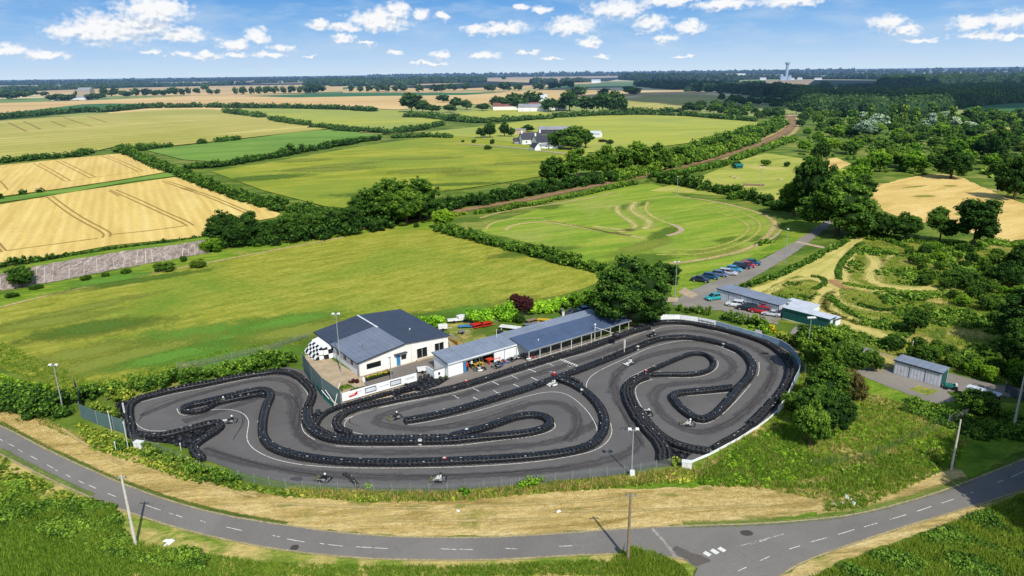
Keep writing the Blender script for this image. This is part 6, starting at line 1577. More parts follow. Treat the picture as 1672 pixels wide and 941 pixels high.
# ---- white club banner wall
b0, b1 = Vector(G(559.5,659.5)), Vector(G(681,625)); L_ = (b1-b0).length; ba = math.atan2((b1-b0).y,(b1-b0).x)
bw = empty('banner_wall', (b0.x,b0.y,.08), ba, 'white banner wall with red logo and two framed pictures facing the hairpin', 'banner')
MB().box(0,L_,0,.06,.25,1.65).build('panel', M_WALLW, bw)
for k in range(8): MB().box(k*L_/7-.04,k*L_/7+.04,.062,.16,0,1.6).build('post', M_STEEL, bw)
lg = MB(); lg.hexa([(1.1,-.02,.62),(2.3,-.02,.72),(2.3,-.004,.72),(1.1,-.004,.62)],[(1.1,-.02,.92),(2.3,-.02,.98),(2.3,-.004,.98),(1.1,-.004,.92)]); lg.hexa([(2.0,-.02,1.0),(2.5,-.02,.75),(2.5,-.004,.75),(2.0,-.004,1.0)],[(2.2,-.02,1.25),(2.5,-.02,1.4),(2.5,-.004,1.4),(2.2,-.004,1.25)]); lg.build('red_logo', RED, bw)
faint_text(bw, 1.5, 1.15, 1.0, .10, RED)
faint_text(bw, 3.3, 1.2, 1.3, .12, GRY)
faint_text(bw, 6.85, 1.0, 2.0, .13, GRY)
faint_text(bw, L_-1.2, 1.15, 1.6, .12, GRY, 2)
for xx in (4.7, 9.0):
    fr = MB(); fr.box(xx-.95,xx+.95,-.05,-.002,1.32,1.42); fr.box(xx-.95,xx+.95,-.05,-.002,.56,.66); fr.box(xx-.95,xx-.86,-.05,-.002,.662,1.318); fr.box(xx+.86,xx+.95,-.05,-.002,.662,1.318); fo = fr.build('picture_frame', M_FRAMED, bw)
    MB().box(xx-.86,xx+.86,-.02,-.004,.662,1.318).build('picture', M_RWHITE, fo)
MB().box(0,L_,.17,.9,1.0,1.06).build('counter', GRY, bw)

# ---- green screens at the corner of the yard
def screen(pts, h, mat, label, name='screen_fence', post=True, z0=.0, cat='fence', top=True, n_post=None, hs=None):
    P = [Vector(G(*p)) for p in pts]; root = empty(name, (P[0].x,P[0].y,.06), 0, label, cat)
    for i in range(len(P)-1):
        a, b = P[i]-P[0], P[i+1]-P[0]; d = (b-a).normalized(); n = Vector((-d.y,d.x))*.02
        ha, hb = (h, h) if hs is None else (hs[i], hs[i+1])
        MB().hexa([(a.x-n.x,a.y-n.y,z0),(b.x-n.x,b.y-n.y,z0),(b.x+n.x,b.y+n.y,z0),(a.x+n.x,a.y+n.y,z0)],[(a.x-n.x,a.y-n.y,ha),(b.x-n.x,b.y-n.y,hb),(b.x+n.x,b.y+n.y,hb),(a.x+n.x,a.y+n.y,ha)]).build('panel', mat, root)
    if post:
        for i, p in enumerate(P):
            q = p-P[0]; MB().cyl(q.x,q.y,0,(h if hs is None else hs[i])+.12,.045,n=6).build('post', M_STEEL, root)
    return root
screen([(496,606),(510,628),(528,646),(558,664)], 3.0, M_NETG, 'tall green grey netting screens at the corner of the club yard', hs=[3.2,3.4,3.0,2.6])
screen([(516,634),(527,650),(546,667)], .8, M_TEAL, 'low teal sheeting at the foot of the netting screens')
st = empty('barrier_gate', (*G(545,664), .08), 0, 'leaning white poles at the gap beside the teal sheeting', 'gate')
gx = Vector(G(545,664))
for (a,b) in [((-2.3,2.4,1.5),(0,0,.3)),((-1.8,2.6,1.5),(.2,.1,.3)),((.1,.1,0),(.9,1.2,3.3))]: MB().tube([a,b],.05,6).build('pole', M_RENDER, st)
screen([(124,640),(133,660),(133,682)], 2.4, M_NETD, 'dark netting fence beside the tall shrubs at the left')
screen([(133,682),(160,694),(187,703),(207,710)], 2.2, M_NETG, 'blue grey netting fence at the lower left corner of the track')
ws = empty('white_board', (*G(205,683), .08), 0, 'narrow white board standing at the far left corner', 'board'); 
q0 = Vector(G(202,668)); q1 = Vector(G(205,684)); qq = q0-Vector(G(205,683)); MB().tube([(qq.x,qq.y,.9),(0,0,.9)], .12, 4).build('board', WHT, ws); MB().cyl(0,0,0,.8,.04,n=6).build('leg', M_STEEL, ws)

# ---- perimeter banner fence round the right bend
tops = [(1079,514.5),(1112,515),(1141,519),(1170,525),(1191,531),(1211.6,537),(1247.7,547),(1275,556),(1290,565),(1300,577),(1307,590),(1305.5,603),(1298,617),(1289,637),(1282,652),(1271,664)]
bf = empty('banner_fence', (*G(*tops[0],1.5), .06), 0, 'perimeter fence of white and pale blue banners round the right bend', 'fence')
TP = [Vector(G(*p, 1.5)) for p in tops]
for i in range(len(TP)-1):
    a, b = TP[i]-TP[0], TP[i+1]-TP[0]; d = (b-a).normalized(); n = Vector((-d.y,d.x))*.02
    z0 = .25; mt = M_WALLW if (i < 3 or i >= 12) else M_CLEAR
    if i == 5: 
        pass
    MB().hexa([(a.x-n.x,a.y-n.y,z0),(b.x-n.x,b.y-n.y,z0),(b.x+n.x,b.y+n.y,z0),(a.x+n.x,a.y+n.y,z0)],[(a.x-n.x,a.y-n.y,1.5),(b.x-n.x,b.y-n.y,1.5),(b.x+n.x,b.y+n.y,1.5),(a.x+n.x,a.y+n.y,1.5)]).build('banner', mt, bf)
    k = max(1, int((b-a).length/2.5))
    for j in range(k):
        q = a+(b-a)*(j/k)-n*3; MB().cyl(q.x,q.y,0,1.6,.035,n=6).build('post', M_STEEL, bf)
    MB().tube([(a.x,a.y,1.53),(b.x,b.y,1.53)], .03, 6).build('top_rail', M_WHITEP, bf)
dq = TP[3]-TP[0]; d3 = (TP[3]-TP[2]).normalized()
pl_ = TP[3]-TP[0]-d3*2; ft_ = faint_text(bf, 0, 0, 3.2, .4, GRY); ft_.location = (pl_.x+d3.y*.05, pl_.y-d3.x*.05, .95); ft_.rotation_euler = (0,0,math.atan2(d3.y,d3.x))
m1 = Vector(G(1238,544,.9))-TP[0]; 
dd = (TP[6]-TP[5]).normalized(); MB().hexa([(m1.x-dd.x*.7,m1.y-dd.y*.7-.05,.3),(m1.x+dd.x*.7,m1.y+dd.y*.7-.05,.3),(m1.x+dd.x*.7,m1.y+dd.y*.7-.03,.3),(m1.x-dd.x*.7,m1.y-dd.y*.7-.03,.3)],[(m1.x-dd.x*.7,m1.y-dd.y*.7-.05,1.45),(m1.x+dd.x*.7,m1.y+dd.y*.7-.05,1.45),(m1.x+dd.x*.7,m1.y+dd.y*.7-.03,1.45),(m1.x-dd.x*.7,m1.y-dd.y*.7-.03,1.45)]).build('cream_board', M_RENDER, bf)
# low white kerb board continuing down to the front
kb = [(1271,672),(1255,686),(1236,700),(1204,720),(1159,744),(1128,757),(1120,759)]
KP = [Vector(G(*p)) for p in kb]; ko = empty('low_white_wall', (KP[0].x,KP[0].y,.06), 0, 'low white edging wall along the lower right bend', 'wall')
mb = MB()
for i in range(len(KP)-1):
    a, b = KP[i]-KP[0], KP[i+1]-KP[0]; d = (b-a).normalized(); n = Vector((-d.y,d.x))*.05
    mb.hexa([(a.x-n.x,a.y-n.y,0),(b.x-n.x,b.y-n.y,0),(b.x+n.x,b.y+n.y,0),(a.x+n.x,a.y+n.y,0)],[(a.x-n.x,a.y-n.y,.32),(b.x-n.x,b.y-n.y,.32),(b.x+n.x,b.y+n.y,.32),(a.x+n.x,a.y+n.y,.32)])
mb.build('kerb_wall', M_WALLW, ko)

# ---- chain link fences
def wire_fence(pts, h, label, sp=2.5, mat=M_WIRE, pmat=M_STEEL, post_r=.03):
    P = resample(smooth_pts([Vector(G(*p)) for p in pts], it=1), sp); root = empty('wire_fence', (P[0].x,P[0].y,.03), 0, label, 'fence')
    mb = MB()
    for i in range(len(P)-1):
        a, b = P[i]-P[0], P[i+1]-P[0]; mb.add([(a.x,a.y,.05),(b.x,b.y,.05),(b.x,b.y,h),(a.x,a.y,h)],[(0,1,2,3)])
    mb.build('wire_mesh', mat, root)
    rr = random.Random(len(pts))
    for p in P[:95]:
        q = p-P[0]; MB().tube([(q.x,q.y,0),(q.x+rr.uniform(-.06,.06),q.y+rr.uniform(-.06,.06),h+.15)], post_r, 6).build('post', pmat, root)
    return root
wire_fence([(392,785),(440,795),(480,800),(540,803),(600,806),(680,807),(760,805),(840,797),(900,789),(960,782),(1030,776),(1090,763),(1120,760)], 1.25, 'grey wire fence along the front edge of the track', 2.2)
wire_fence([(215,722),(250,735),(290,752),(330,772),(392,785)], 1.3, 'wire fence among the shrubs at the lower left of the track', 3)
wire_fence([(290,604),(340,598),(400,582),(440,575),(480,560),(508,552)], 1.3, 'rusty green wire fence between the meadow and the club shrubs', 3)
wire_fence([(1325,764),(1370,758),(1410,752),(1440,742),(1480,722),(1520,706),(1548,690)], 1.2, 'dark green wire fence crossing the grassy bank', 2.5, netmat('thin_green_mesh',(70,96,70),.16), paint('green_post',(60,88,66),.7))
wire_fence([(1548,692),(1575,682),(1605,672),(1640,655),(1660,648)], 1.3, 'wire fence between the bank and the white roofed shelter', 3)
wire_fence([(1640,640),(1655,652),(1672,658),(1720,662)], 1.5, 'dark mesh fence at the right edge by the grey lane', 3, M_NETD)

# ---- long white shed with cars, and its annexes
def shed(px0, px1, depth, h0, h1, label, wall, roof, name='shed', cat='building', trim=M_TRIM, panels=0, extra=None, z0=.085, over=.15):
    a, b = Vector(G(*px0)), Vector(G(*px1)); Lw = (b-a).length; an = math.atan2((b-a).y,(b-a).x)
    r = empty(name, (a.x,a.y,z0), an, label, cat)
    MB().box(0,Lw,0,.12,0,h0).build('front_wall', wall, r); MB().box(0,Lw,depth-.12,depth,0,h1).build('back_wall', wall, r)
    for x in (0, Lw-.12):
        e = MB(); e.add([(x,.122,0),(x,depth-.122,0),(x,depth-.122,h1-.02),(x,.122,h0),(x+.12,.122,0),(x+.12,depth-.122,0),(x+.12,depth-.122,h1-.02),(x+.12,.122,h0)],[(0,1,2,3),(7,6,5,4),(0,4,5,1),(3,2,6,7),(0,3,7,4),(1,5,6,2)]); e.build('end_wall', extra or wall, r)
    e = MB(); lean(e, -over, Lw+over, -over, h0+.01, depth+over, h1+.03, .08); e.build('roof', roof, r)
    MB().box(-over,Lw+over,-over-.05,-over-.002,h0-.14,h0+.09).build('fascia', trim, r)
    for k in range(1, panels): MB().box(k*Lw/panels-.03,k*Lw/panels+.03,-.03,-.002,.05,h0-.15).build('joint_strip', trim, r)
    return r, Lw
S1, l1 = shed((1170,489),(1270,518), 4.2, 2.4, 2.5, 'long white ribbed shed behind the parked cars', M_CLADG, M_RPIT, panels=5)
faint_text(S1, l1-3.7, 1.7, 1.5, .42, BLK)
faint_text(S1, l1-1.7, 1.5, 2.0, .24, GRY, 2)
MB().box(l1-.02,l1+.06,-.06,-.002,0,2.3).build('corner_trim', BLK, S1)
a_ = Vector(G(1272,513)); dirn = Vector((math.cos(-.82),math.sin(-.82)))
S2, l2 = shed((1277,500+12),(1322,513+11), 3.4, 2.3, 2.4, 'lower white annex joined to the long white shed', M_WALLW, M_RWHITE, panels=0)
S3, l3 = shed((1277,521),(1352,541), 2.6, 2.3, 2.35, 'dark green site cabin beside the white shed, pale roof', M_GREEN_, M_RWHITE, panels=3, trim=M_GREEN_)
MB().box(l3+.002,l3+.03,.5,1.5,1.3,1.9).build('window', WHT, S3); MB().box(0,l3,-.03,-.002,0,.12).build('skirting', WHT, S3)
S4, l4 = shed((1353,539),(1371,533), 1.4, 1.7, 1.75, 'small white store at the end of the green cabin', M_WALLW, M_RWHITE)
S5, l5 = shed((1458,610.5),(1534,633), 2.7, 2.35, 2.45, 'grey roofed row of three white garages', M_CLADG, M_RPIT, panels=3, extra=M_GREEN_)
for k in range(3):
    d_ = MB().box(k*l5/3+.12,(k+1)*l5/3-.12,-.035,-.002,.04,2.0).build('garage_door', M_CLADG, S5)
    MB().box(k*l5/3+1.1,k*l5/3+1.25,-.06,-.037,.8,.86).build('handle', BLK, d_)
# open shelter with white roof
sh0 = Vector(G(1573,650)); shx = empty('open_shelter', (sh0.x,sh0.y,.07), math.atan2(*(reversed((Vector(G(1620,664))-sh0)[:]))), 'low open shelter under a white sheet roof near the right edge', 'shelter')
MB().box(0,4.4,0,1.5,1.7,1.78).build('roof', M_RWHITE, shx)
for xx in (.1,2.2,4.3):
    for yy in (.1,1.4): MB().box(xx-.05,xx+.05,yy-.05,yy+.05,0,1.698).build('post', M_WOODP, shx)
MB().box(.1,4.3,1.36,1.44,0,1.6).build('back_panel', M_INT, shx)
# small teal tractor like machine
tr = empty('ride_on_mower', (*G(1551,636), .09), R(-20), 'teal ride-on machine parked at the end of the garages', 'mower')
MB().box(-.9,.3,-.4,.4,.3,.85).build('bonnet', M_TEAL, tr, bevel=.08); MB().box(.3,.9,-.35,.35,.3,.55).build('seat_base', GRY, tr, bevel=.05); MB().box(.6,.9,-.25,.25,.56,1.0).build('seat', WHT, tr, bevel=.05)
for sx, sy, r in [(-.6,-.5,.25),(-.6,.5,.25),(.6,-.5,.35),(.6,.5,.35)]: MB().tube([(sx,sy-.1,r),(sx,sy+.1,r)], r, 12).build('wheel', BLK, tr)

# ---- sloped grey wall left
a, b = [(-30,482),(0,475),(60,466),(120,454),(200,438),(280,424),(342,413)], [(-30,452),(0,448),(60,435),(120,424),(200,411),(280,401),(342,391)]
m, t = newmat('grey_slope_stone')
vn = t.noise(t.rotscale(R(70), (.5,1.6,1.2)), 1, 7, .7, 1.2)
vor = t.t.nodes.new('ShaderNodeTexVoronoi'); vor.inputs['Scale'].default_value = 1.6; t.l(t.coord(), vor.inputs['Vector'])
c = t.ramp(vn, [(.28, rgb(88,78,74)), (.5, rgb(134,122,116)), (.72, rgb(182,170,160))])
c = t.mix(.5, c, t.ramp(vor.outputs[0], [(0,(.5,.5,.5,1)),(.5,(1.2,1.2,1.2,1))]), 'MULTIPLY')
t.out(c, .95, vn, .8, .25, spec=.1); M_SLOPE = m
wv = []; wf = []; NS = 60
def lerp_pts(P, u):
    u *= len(P)-1; i = min(int(u), len(P)-2); f = u-i; return (P[i][0]+(P[i+1][0]-P[i][0])*f, P[i][1]+(P[i+1][1]-P[i][1])*f)
rg = random.Random(3)
root = empty('slope_wall', (*G(170,444), 0), 0, 'long leaning grey stone slope wall below the wheat field hedge', 'wall')
rx, ry = G(170,444)
HW = 3.6
for i in range(NS+1):
    u = i/NS; pa = G(*lerp_pts(a,u)); pb_ = G(*lerp_pts(b,u), HW)
    for k in range(5):
        f = k/4; wv.append((pa[0]+(pb_[0]-pa[0])*f-rx, pa[1]+(pb_[1]-pa[1])*f-ry, .05+HW*f+rg.uniform(-.12,.12)))
    if i:
        for k in range(4): wf.append([(i-1)*5+k, i*5+k, i*5+k+1, (i-1)*5+k+1])
mesh_obj('stone_face', np.array(wv), wf, M_SLOPE, root, smooth=False)
mb = MB()
for i in range(0, NS, 2):
    if rg.random() < .25: continue
    u = (i+rg.random())/NS; pa = G(*lerp_pts(a,u)); pb_ = G(*lerp_pts(b,min(1,u+rg.uniform(-.01,.01))), HW); f = rg.uniform(.5,1)
    mb.tube([(pa[0]-rx,pa[1]-ry-.12,.15),(pa[0]+(pb_[0]-pa[0])*f-rx, pa[1]+(pb_[1]-pa[1])*f-ry-.12, .15+HW*f)], rg.uniform(.05,.11), 4)
mb.build('pale_ribs', M_CONCP, root)
# the bank of earth behind it so that it stands
bk = [G(*p, HW) for p in b]; bk2 = [(x*1.03, y*1.03) for x, y in bk]
eb_ = MB(); n = len(bk)
eb_.add([(x,y,HW) for x,y in bk]+[(x,y,HW*.9) for x,y in bk2]+[(x*1.03,y*1.03,0) for x,y in bk2], [[i,i+1,n+i+1,n+i] for i in range(n-1)]+[[n+i,n+i+1,2*n+i+1,2*n+i] for i in range(n-1)])
o = eb_.build('earth_bank', M_BANK); o['kind'] = 'structure'

# ---- masts and poles
def light_mast(px, py, h, label, heads=2, box=True, rz=0, hw=.9, lean_=0):
    x, y = G(px, py); r = empty('light_mast', (x,y,.05), rz, label, 'light mast')
    MB().tube([(0,0,0),(lean_*.5,0,h*.5),(lean_,0,h)], [.10,.08,.055], 10).build('pole', M_STEEL, r)
    MB().tube([(lean_-hw*.5,0,h-.05),(lean_+hw*.5,0,h-.05)], .04, 8).build('crossbar', M_STEEL, r)
    for k in range(heads):
        s = (k-(heads-1)/2)*hw/(max(heads-1,1))
        l = MB().hexa([(lean_+s-.24,-.34,h-.05),(lean_+s+.24,-.34,h-.05),(lean_+s+.24,.12,h+.06),(lean_+s-.24,.12,h+.06)],[(lean_+s-.2,-.30,h+.12),(lean_+s+.2,-.30,h+.12),(lean_+s+.2,.1,h+.24),(lean_+s-.2,.1,h+.24)]).build('floodlight', WHT, r, bevel=.02)
        MB().box(lean_+s-.18,lean_+s+.18,-.36,-.342,h-.02,h+.1).build('lens', M_GLASS, l)
    if box: MB().box(-.3,.3,-.55,-.14,.0,1.0).build('cabinet', WHT, r, bevel=.03)
    return r
light_mast(105,678,8.0,'light mast with white cabinet standing by the shrubs at the left')
light_mast(1031,778,6.4,'light mast with white cabinet at the middle of the front fence')
light_mast(1314,612,9.8,'tall light mast among the trees at the right bend',3,False)
light_mast(557,609,10.4,'slim light mast at the corner of the clubhouse',2,False)
light_mast(1102,487,8.1,'light mast beside the big tree at the car park',2,False)
light_mast(1281,431,9.0,'thin light mast beside the access road',1,False,hw=.3)
light_mast(1241,312,9.5,'far light mast on the short pasture',2,False,hw=1.4)
light_mast(639,620,4.0,'short lamp post in front of the clubhouse windows',1,False,hw=.3)
light_mast(1105,322,8,'far lamp post at the far edge of the oval',1,False,hw=.3)
def upole(px, py, h, mat, label, arms=0, lx=0, r0=.17):
    x, y = G(px, py); r = empty('utility_pole', (x,y,0), 0, label, 'utility pole')
    MB().tube([(0,0,-.2),(lx*.5,0,h*.5),(lx,0,h)], [r0,r0*.85,r0*.6], 10).build('pole', mat, r)
    for k in range(arms):
        z = h-.35-k*.5; b_ = MB().box(lx-.55,lx+.55,-.05,.05,z,z+.08).build('crossarm', M_STEEL, r)
        for s in (-.45,0,.45): MB().cyl(lx+s,0,z+.082,z+.24,.04,n=8).build('insulator', BLK, b_)
    return r
p1 = upole(222,891,8.6,M_CONCP,'pale concrete pole on the dry verge at the lower left',1,-.1)
p2 = upole(1025,916,8.0,M_WOODP,'brown wooden pole with a small box at the middle of the road',1)
MB().box(-.42,-.18,-.12,.12,1.3,2.1).build('meter_box', GRY, p2, bevel=.02)
p3 = upole(1553,768,7.0,M_CONCP,'pale concrete pole on the bank right of the wire fence',0,0,.15)
p4 = upole(1655,698,9.6,M_CONCP,'pale concrete pole at the right edge',0,0,.17)
upole(1126,568,1.0,M_CONCP,'x',0) if 0 else None
for (px,py,h,l) in [(315,168,26,'thin white mast in the far left tan field'),(490,203,9,'small pole at the corner of the pale pasture')]: upole(px,py,h,M_POSTW,l,0,0,.3 if h > 20 else .2)
for k,(px,py,h,l) in enumerate([(64,312,3.5,'white post by the thin bush between the wheat fields'),(190,738,1.5,'short white post before the left weeds'),(183,707,3.4,'thin white post on the netting at the lower left'),(1099,584,1.2,''),(210,735,4.2,'tall thin post in front of the lower left tyre walls'),(296,737,1.2,'white stake inside the V shaped tyre wall'),(1489,571,1.6,'white marker post by the grey lane')]):
    if l:
        r = empty('marker_post', (*G(px,py), .03), 0, l, 'post'); MB().cyl(0,0,0,h,.04,n=8).build('post', WHT, r); MB().box(-.06,.06,-.06,.06,h-.25,h+.01).build('cap', WHT, r)
# white cabinets
for px,py,l in [(228,733,'white electric cabinet among the weeds at the lower left corner'),(1121,766,'white electric cabinet below the fork of the tyre walls')]:
    r = empty('electric_cabinet', (*G(px,py), .05), R(-15), l, 'cabinet'); MB().box(-.6,.6,-.35,.35,.05,1.0).build('casing', WHT, r, bevel=.03); MB().box(-.64,.64,-.39,.39,1.001,1.06).build('lid', WHT, r); MB().box(-.01,.01,-.365,-.352,.1,.95).build('door_joint', GRY, r)
# yellow broom bushes beside the lane
hedge([(1466,567,9),(1471,566,8)],'small yellow flowering bush by the grey lane, left one','flower',name='bush',cat='bush')
hedge([(1476,568,8),(1478,568,7)],'small yellow flowering bush by the grey lane, right one','flower',name='bush',cat='bush')

# ---- cars
def car_paint(name, c):
    m, t = newmat(name); t.out(rgb(*c), .28, spec=.6, metal=.15)
    m.node_tree.nodes['Principled BSDF'].inputs['Coat Weight'].default_value = .5; return m
CP = {k: car_paint('car_paint_'+k, c) for k, c in dict(navy=(26,38,64), blue=(40,104,150), slate=(92,110,140), silver=(186,188,200), sky=(60,150,190), red=(170,28,36), teal=(30,160,160), white=(232,234,234), black=(24,30,40), deepblue=(20,70,110), grey=(200,204,206)).items()}
HEAD = paint('headlight_glass',(220,224,226),.2); TAIL = paint('tail_light',(150,20,22),.3)
def make_car(x, y, head, col, label, kind='hatch', z=.09, group=None):
    Lc, Wc, Hc = {'hatch':(4.0,1.72,1.46),'saloon':(4.4,1.76,1.42),'estate':(4.5,1.78,1.5),'van':(4.5,1.85,1.85),'coupe':(3.8,1.68,1.25)}[kind]
    r = empty('parked_car', (x,y,z), head, label, 'car', group)
    # body: cross sections along x
    prof = {'hatch':[(-.5,.36,.80),(-.47,.28,.92),(-.30,.24,.95),(.16,.24,.93),(.30,.24,.88),(.45,.26,.74),(.5,.36,.60)],
            'saloon':[(-.5,.36,.82),(-.47,.28,.92),(-.30,.24,.93),(.14,.24,.90),(.30,.24,.86),(.46,.26,.72),(.5,.36,.58)],
            'estate':[(-.5,.36,.84),(-.48,.28,.96),(-.30,.24,.95),(.16,.24,.92),(.30,.24,.88),(.46,.26,.74),(.5,.36,.6)],
            'van':[(-.5,.36,.95),(-.49,.28,1.05),(-.30,.24,1.05),(.20,.24,1.0),(.34,.24,.95),(.46,.26,.8),(.5,.36,.62)],
            'coupe':[(-.5,.36,.72),(-.46,.28,.80),(-.30,.24,.82),(.10,.24,.80),(.30,.24,.76),(.46,.26,.62),(.5,.34,.5)]}[kind]
    vs = []; fs = []
    for i,(fx,zb,zt) in enumerate(prof):
        w = Wc/2*(1-.10*(abs(fx)*2)**4); X = fx*Lc
        vs += [(X,-w*.92,zb),(X,-w,zb+.15),(X,-w,zt-.18),(X,-w*.90,zt),(X,w*.90,zt),(X,w,zt-.18),(X,w,zb+.15),(X,w*.92,zb)]
        if i:
            for k in range(8): fs.append([(i-1)*8+k,(i-1)*8+(k+1)%8,i*8+(k+1)%8,i*8+k])
    fs += [list(range(8)), [len(vs)-8+k for k in range(8)][::-1]]
    o = mesh_obj('body', np.array(vs), [f[::-1] for f in fs], CP[col], r, smooth=False)
    b_ = o.modifiers.new('b','BEVEL'); b_.width = .05; b_.segments = 2
    cb = {'hatch':(-.46,-.34,.10,.30),'saloon':(-.36,-.22,.06,.24),'estate':(-.485,-.42,.08,.28),'van':(-.49,-.46,.18,.34),'coupe':(-.36,-.18,.02,.2)}[kind]
    zt = max(p[2] for p in prof)-.03
    wb, wt = Wc/2*.90, Wc/2*.74
    g = MB(); g.hexa([(cb[0]*Lc,-wb,zt),(cb[3]*Lc,-wb,zt-.05),(cb[3]*Lc,wb,zt-.05),(cb[0]*Lc,wb,zt)],[(cb[1]*Lc,-wt,Hc-.05),(cb[2]*Lc,-wt,Hc-.05),(cb[2]*Lc,wt,Hc-.05),(cb[1]*Lc,wt,Hc-.05)]); g.build('windows', M_GLASS, r)
    g = MB(); g.hexa([(cb[1]*Lc-.04,-wt-.03,Hc-.06),(cb[2]*Lc+.04,-wt-.03,Hc-.06),(cb[2]*Lc+.04,wt+.03,Hc-.06),(cb[1]*Lc-.04,wt+.03,Hc-.06)],[(cb[1]*Lc+.1,-wt+.06,Hc),(cb[2]*Lc-.1,-wt+.06,Hc),(cb[2]*Lc-.1,wt-.06,Hc),(cb[1]*Lc+.1,wt-.06,Hc)]); g.build('roof', CP[col], r)
    pl = MB()
    for s in (-1,1):
        for (p0,p1) in [((cb[3]*Lc,s*wb,zt-.05),(cb[2]*Lc,s*wt,Hc-.05)),((cb[0]*Lc,s*wb,zt),(cb[1]*Lc,s*wt,Hc-.05)),(((cb[0]+cb[3])/2*Lc,s*wb,zt),((cb[1]+cb[2])/2*Lc,s*wt,Hc-.05))]: pl.tube([p0,p1], .035, 5)
    pl.build('pillars', CP[col], r)
    for sx in (-.31,.31):
        for sy in (-1,1):
            w = MB(); yy = sy*(Wc/2-.10); w.tube([(sx*Lc,yy-.1,.31),(sx*Lc,yy+.1,.31)], .31, 14); wh = w.build('wheel', BLK, r)
            h_ = MB(); h_.tube([(sx*Lc,yy+sy*.08,.31),(sx*Lc,yy+sy*.115,.31)], .19, 10); h_.build('rim', M_STEEL, wh)
    zh = prof[-2][2]-.12
    for sy in (-1,1):
        MB().box(.475*Lc,.495*Lc,sy*Wc*.38-.16,sy*Wc*.38+.16,zh-.12,zh+.02).build('headlight', HEAD, r)
        MB().box(-.503*Lc,-.49*Lc,sy*Wc*.38-.12,sy*Wc*.38+.12,prof[0][2]-.18,prof[0][2]).build('tail_light', TAIL, r)
        MB().box(.20*Lc,.23*Lc,sy*(Wc/2+.02)-.08,sy*(Wc/2+.02)+.08,zt-.04,zt+.08).build('mirror', CP[col], r)
    MB().box(.5*Lc-.01,.5*Lc+.012,-.26,.26,.40,.50).build('number_plate', WHT, r)
    return r
row = [(1144,460.5,'navy','saloon','nearly black low car at the lower end of the parked row'),(1160,455.5,'deepblue','hatch','dark teal blue car, second from the lower end of the row'),(1174.5,451.5,'slate','hatch','slate blue hatchback third in the parked row'),
       (1188.5,449,'silver','estate','silver car in the middle of the parked row'),(1198,443.5,'sky','hatch','light blue hatchback in the parked row'),(1211,438.5,'navy','estate','navy car right of the light blue one'),
       (1220,436.5,'red','hatch','red car half hidden near the upper end of the row'),(1228,432.5,'deepblue','saloon','blue saloon at the upper end of the parked row')]
hd = R(-28)
for px,py,c_,k_,l in row: make_car(*G(px,py), hd, c_, l, k_, group='cars parked in a row by the access road')
make_car(*G(1166,490), R(200), 'teal', 'bright teal car at the left end of the white shed', 'hatch')
make_car(*G(1201,501), R(150), 'white', 'white van in front of the long white shed', 'hatch')
make_car(*G(1220,507), R(150), 'black', 'black car between the white and the red one', 'estate')
make_car(*G(1241,511.5), R(150), 'red', 'red estate car in front of the long white shed', 'estate')
make_car(*G(1259,516), R(150), 'grey', 'low pale car nearest the green cabin', 'coupe')
for px,py,c_,l,hh in [(940,516,'black','black car in the shade behind the canopy, left one',20),(957,511,'blue','blue car in the shade behind the canopy, middle one',15),(977,510,'navy','dark blue car under the big tree, right one',25)]: make_car(*G(px,py), R(hh), c_, l, 'saloon')

# ---- farmhouse and far buildings
def house(px, py, Lh, Dh, he, hr_, rz, label, wall, roof, name='house', chim=0, cat='house', wins=3, z=.35, lean_to=False):
    x, y = G(px, py); r = empty(name, (x,y,z), rz, label, cat)
    MB().prism([(0,0),(Dh,0),(Dh,he),(Dh/2,hr_),(0,he)], 0, Lh)
    w = MB(); w.add([(0,0,0),(Lh,0,0),(Lh,Dh,0),(0,Dh,0),(0,0,he),(Lh,0,he),(Lh,Dh,he),(0,Dh,he),(0,Dh/2,hr_),(Lh,Dh/2,hr_)],[(3,2,1,0),(0,1,5,4),(2,3,7,6),(1,2,6,9,5),(3,0,4,8,7)]); w.build('walls', wall, r)
    o_ = .4
    for s in (0,1):
        y0, y1 = (-o_, Dh/2) if s == 0 else (Dh+o_, Dh/2); z0_ = he-o_*(hr_-he)/(Dh/2)
        q = MB(); v_ = [(-o_,y0,z0_),(Lh+o_,y0,z0_),(Lh+o_,y1,hr_),(-o_,y1,hr_)]; q.hexa(v_, [(a,b,c+.18) for a,b,c in v_])
        rf = q.build('roof', roof, r)
        if s == 0:
            for k in range(chim): MB().box(Lh*(.05+.9*k/max(1,chim-1))-.5,Lh*(.05+.9*k/max(1,chim-1))+.5,Dh/2-.6,Dh/2-.01,hr_-.6,hr_+1.7).build('chimney', M_WALLW, rf)
    for k in range(wins):
        xx = Lh*(k+.6)/wins-.5; f_ = MB().box(xx,xx+1.1,-.06,-.002,1.0,2.1).build('window', M_GLASS, r)
    return r
M_SLATE = paint('dark_slate_roof',(62,62,74),.6,dirt=.2,dscale=.3); M_TILE = paint('red_tile_roof',(134,84,74),.8,dirt=.2,dscale=.2); M_GREYROOF = paint('grey_barn_roof',(150,150,156),.7,dirt=.15,dscale=.2)
house(853,237,15,8,3.6,7.6,R(18),'left wing of the white farmhouse, slate roof and chimneys',M_WALLW,M_SLATE,chim=2,cat='farmhouse',name='farmhouse')
house(877,242,14,9,3.6,7.4,R(24),'right wing of the white farmhouse, broad slate roof',M_WALLW,M_SLATE,chim=1,cat='farmhouse',name='farmhouse')
house(866,246,6,4,2.4,4.6,R(-60),'small white front gable of the farmhouse',M_WALLW,M_SLATE,wins=1,cat='farmhouse',name='farmhouse')
house(884,243.5,11,3,2.0,3.0,R(-12),'low glazed outbuilding in front of the farmhouse',M_WALLW,M_GREYROOF,wins=2,cat='outbuilding',name='outbuilding')
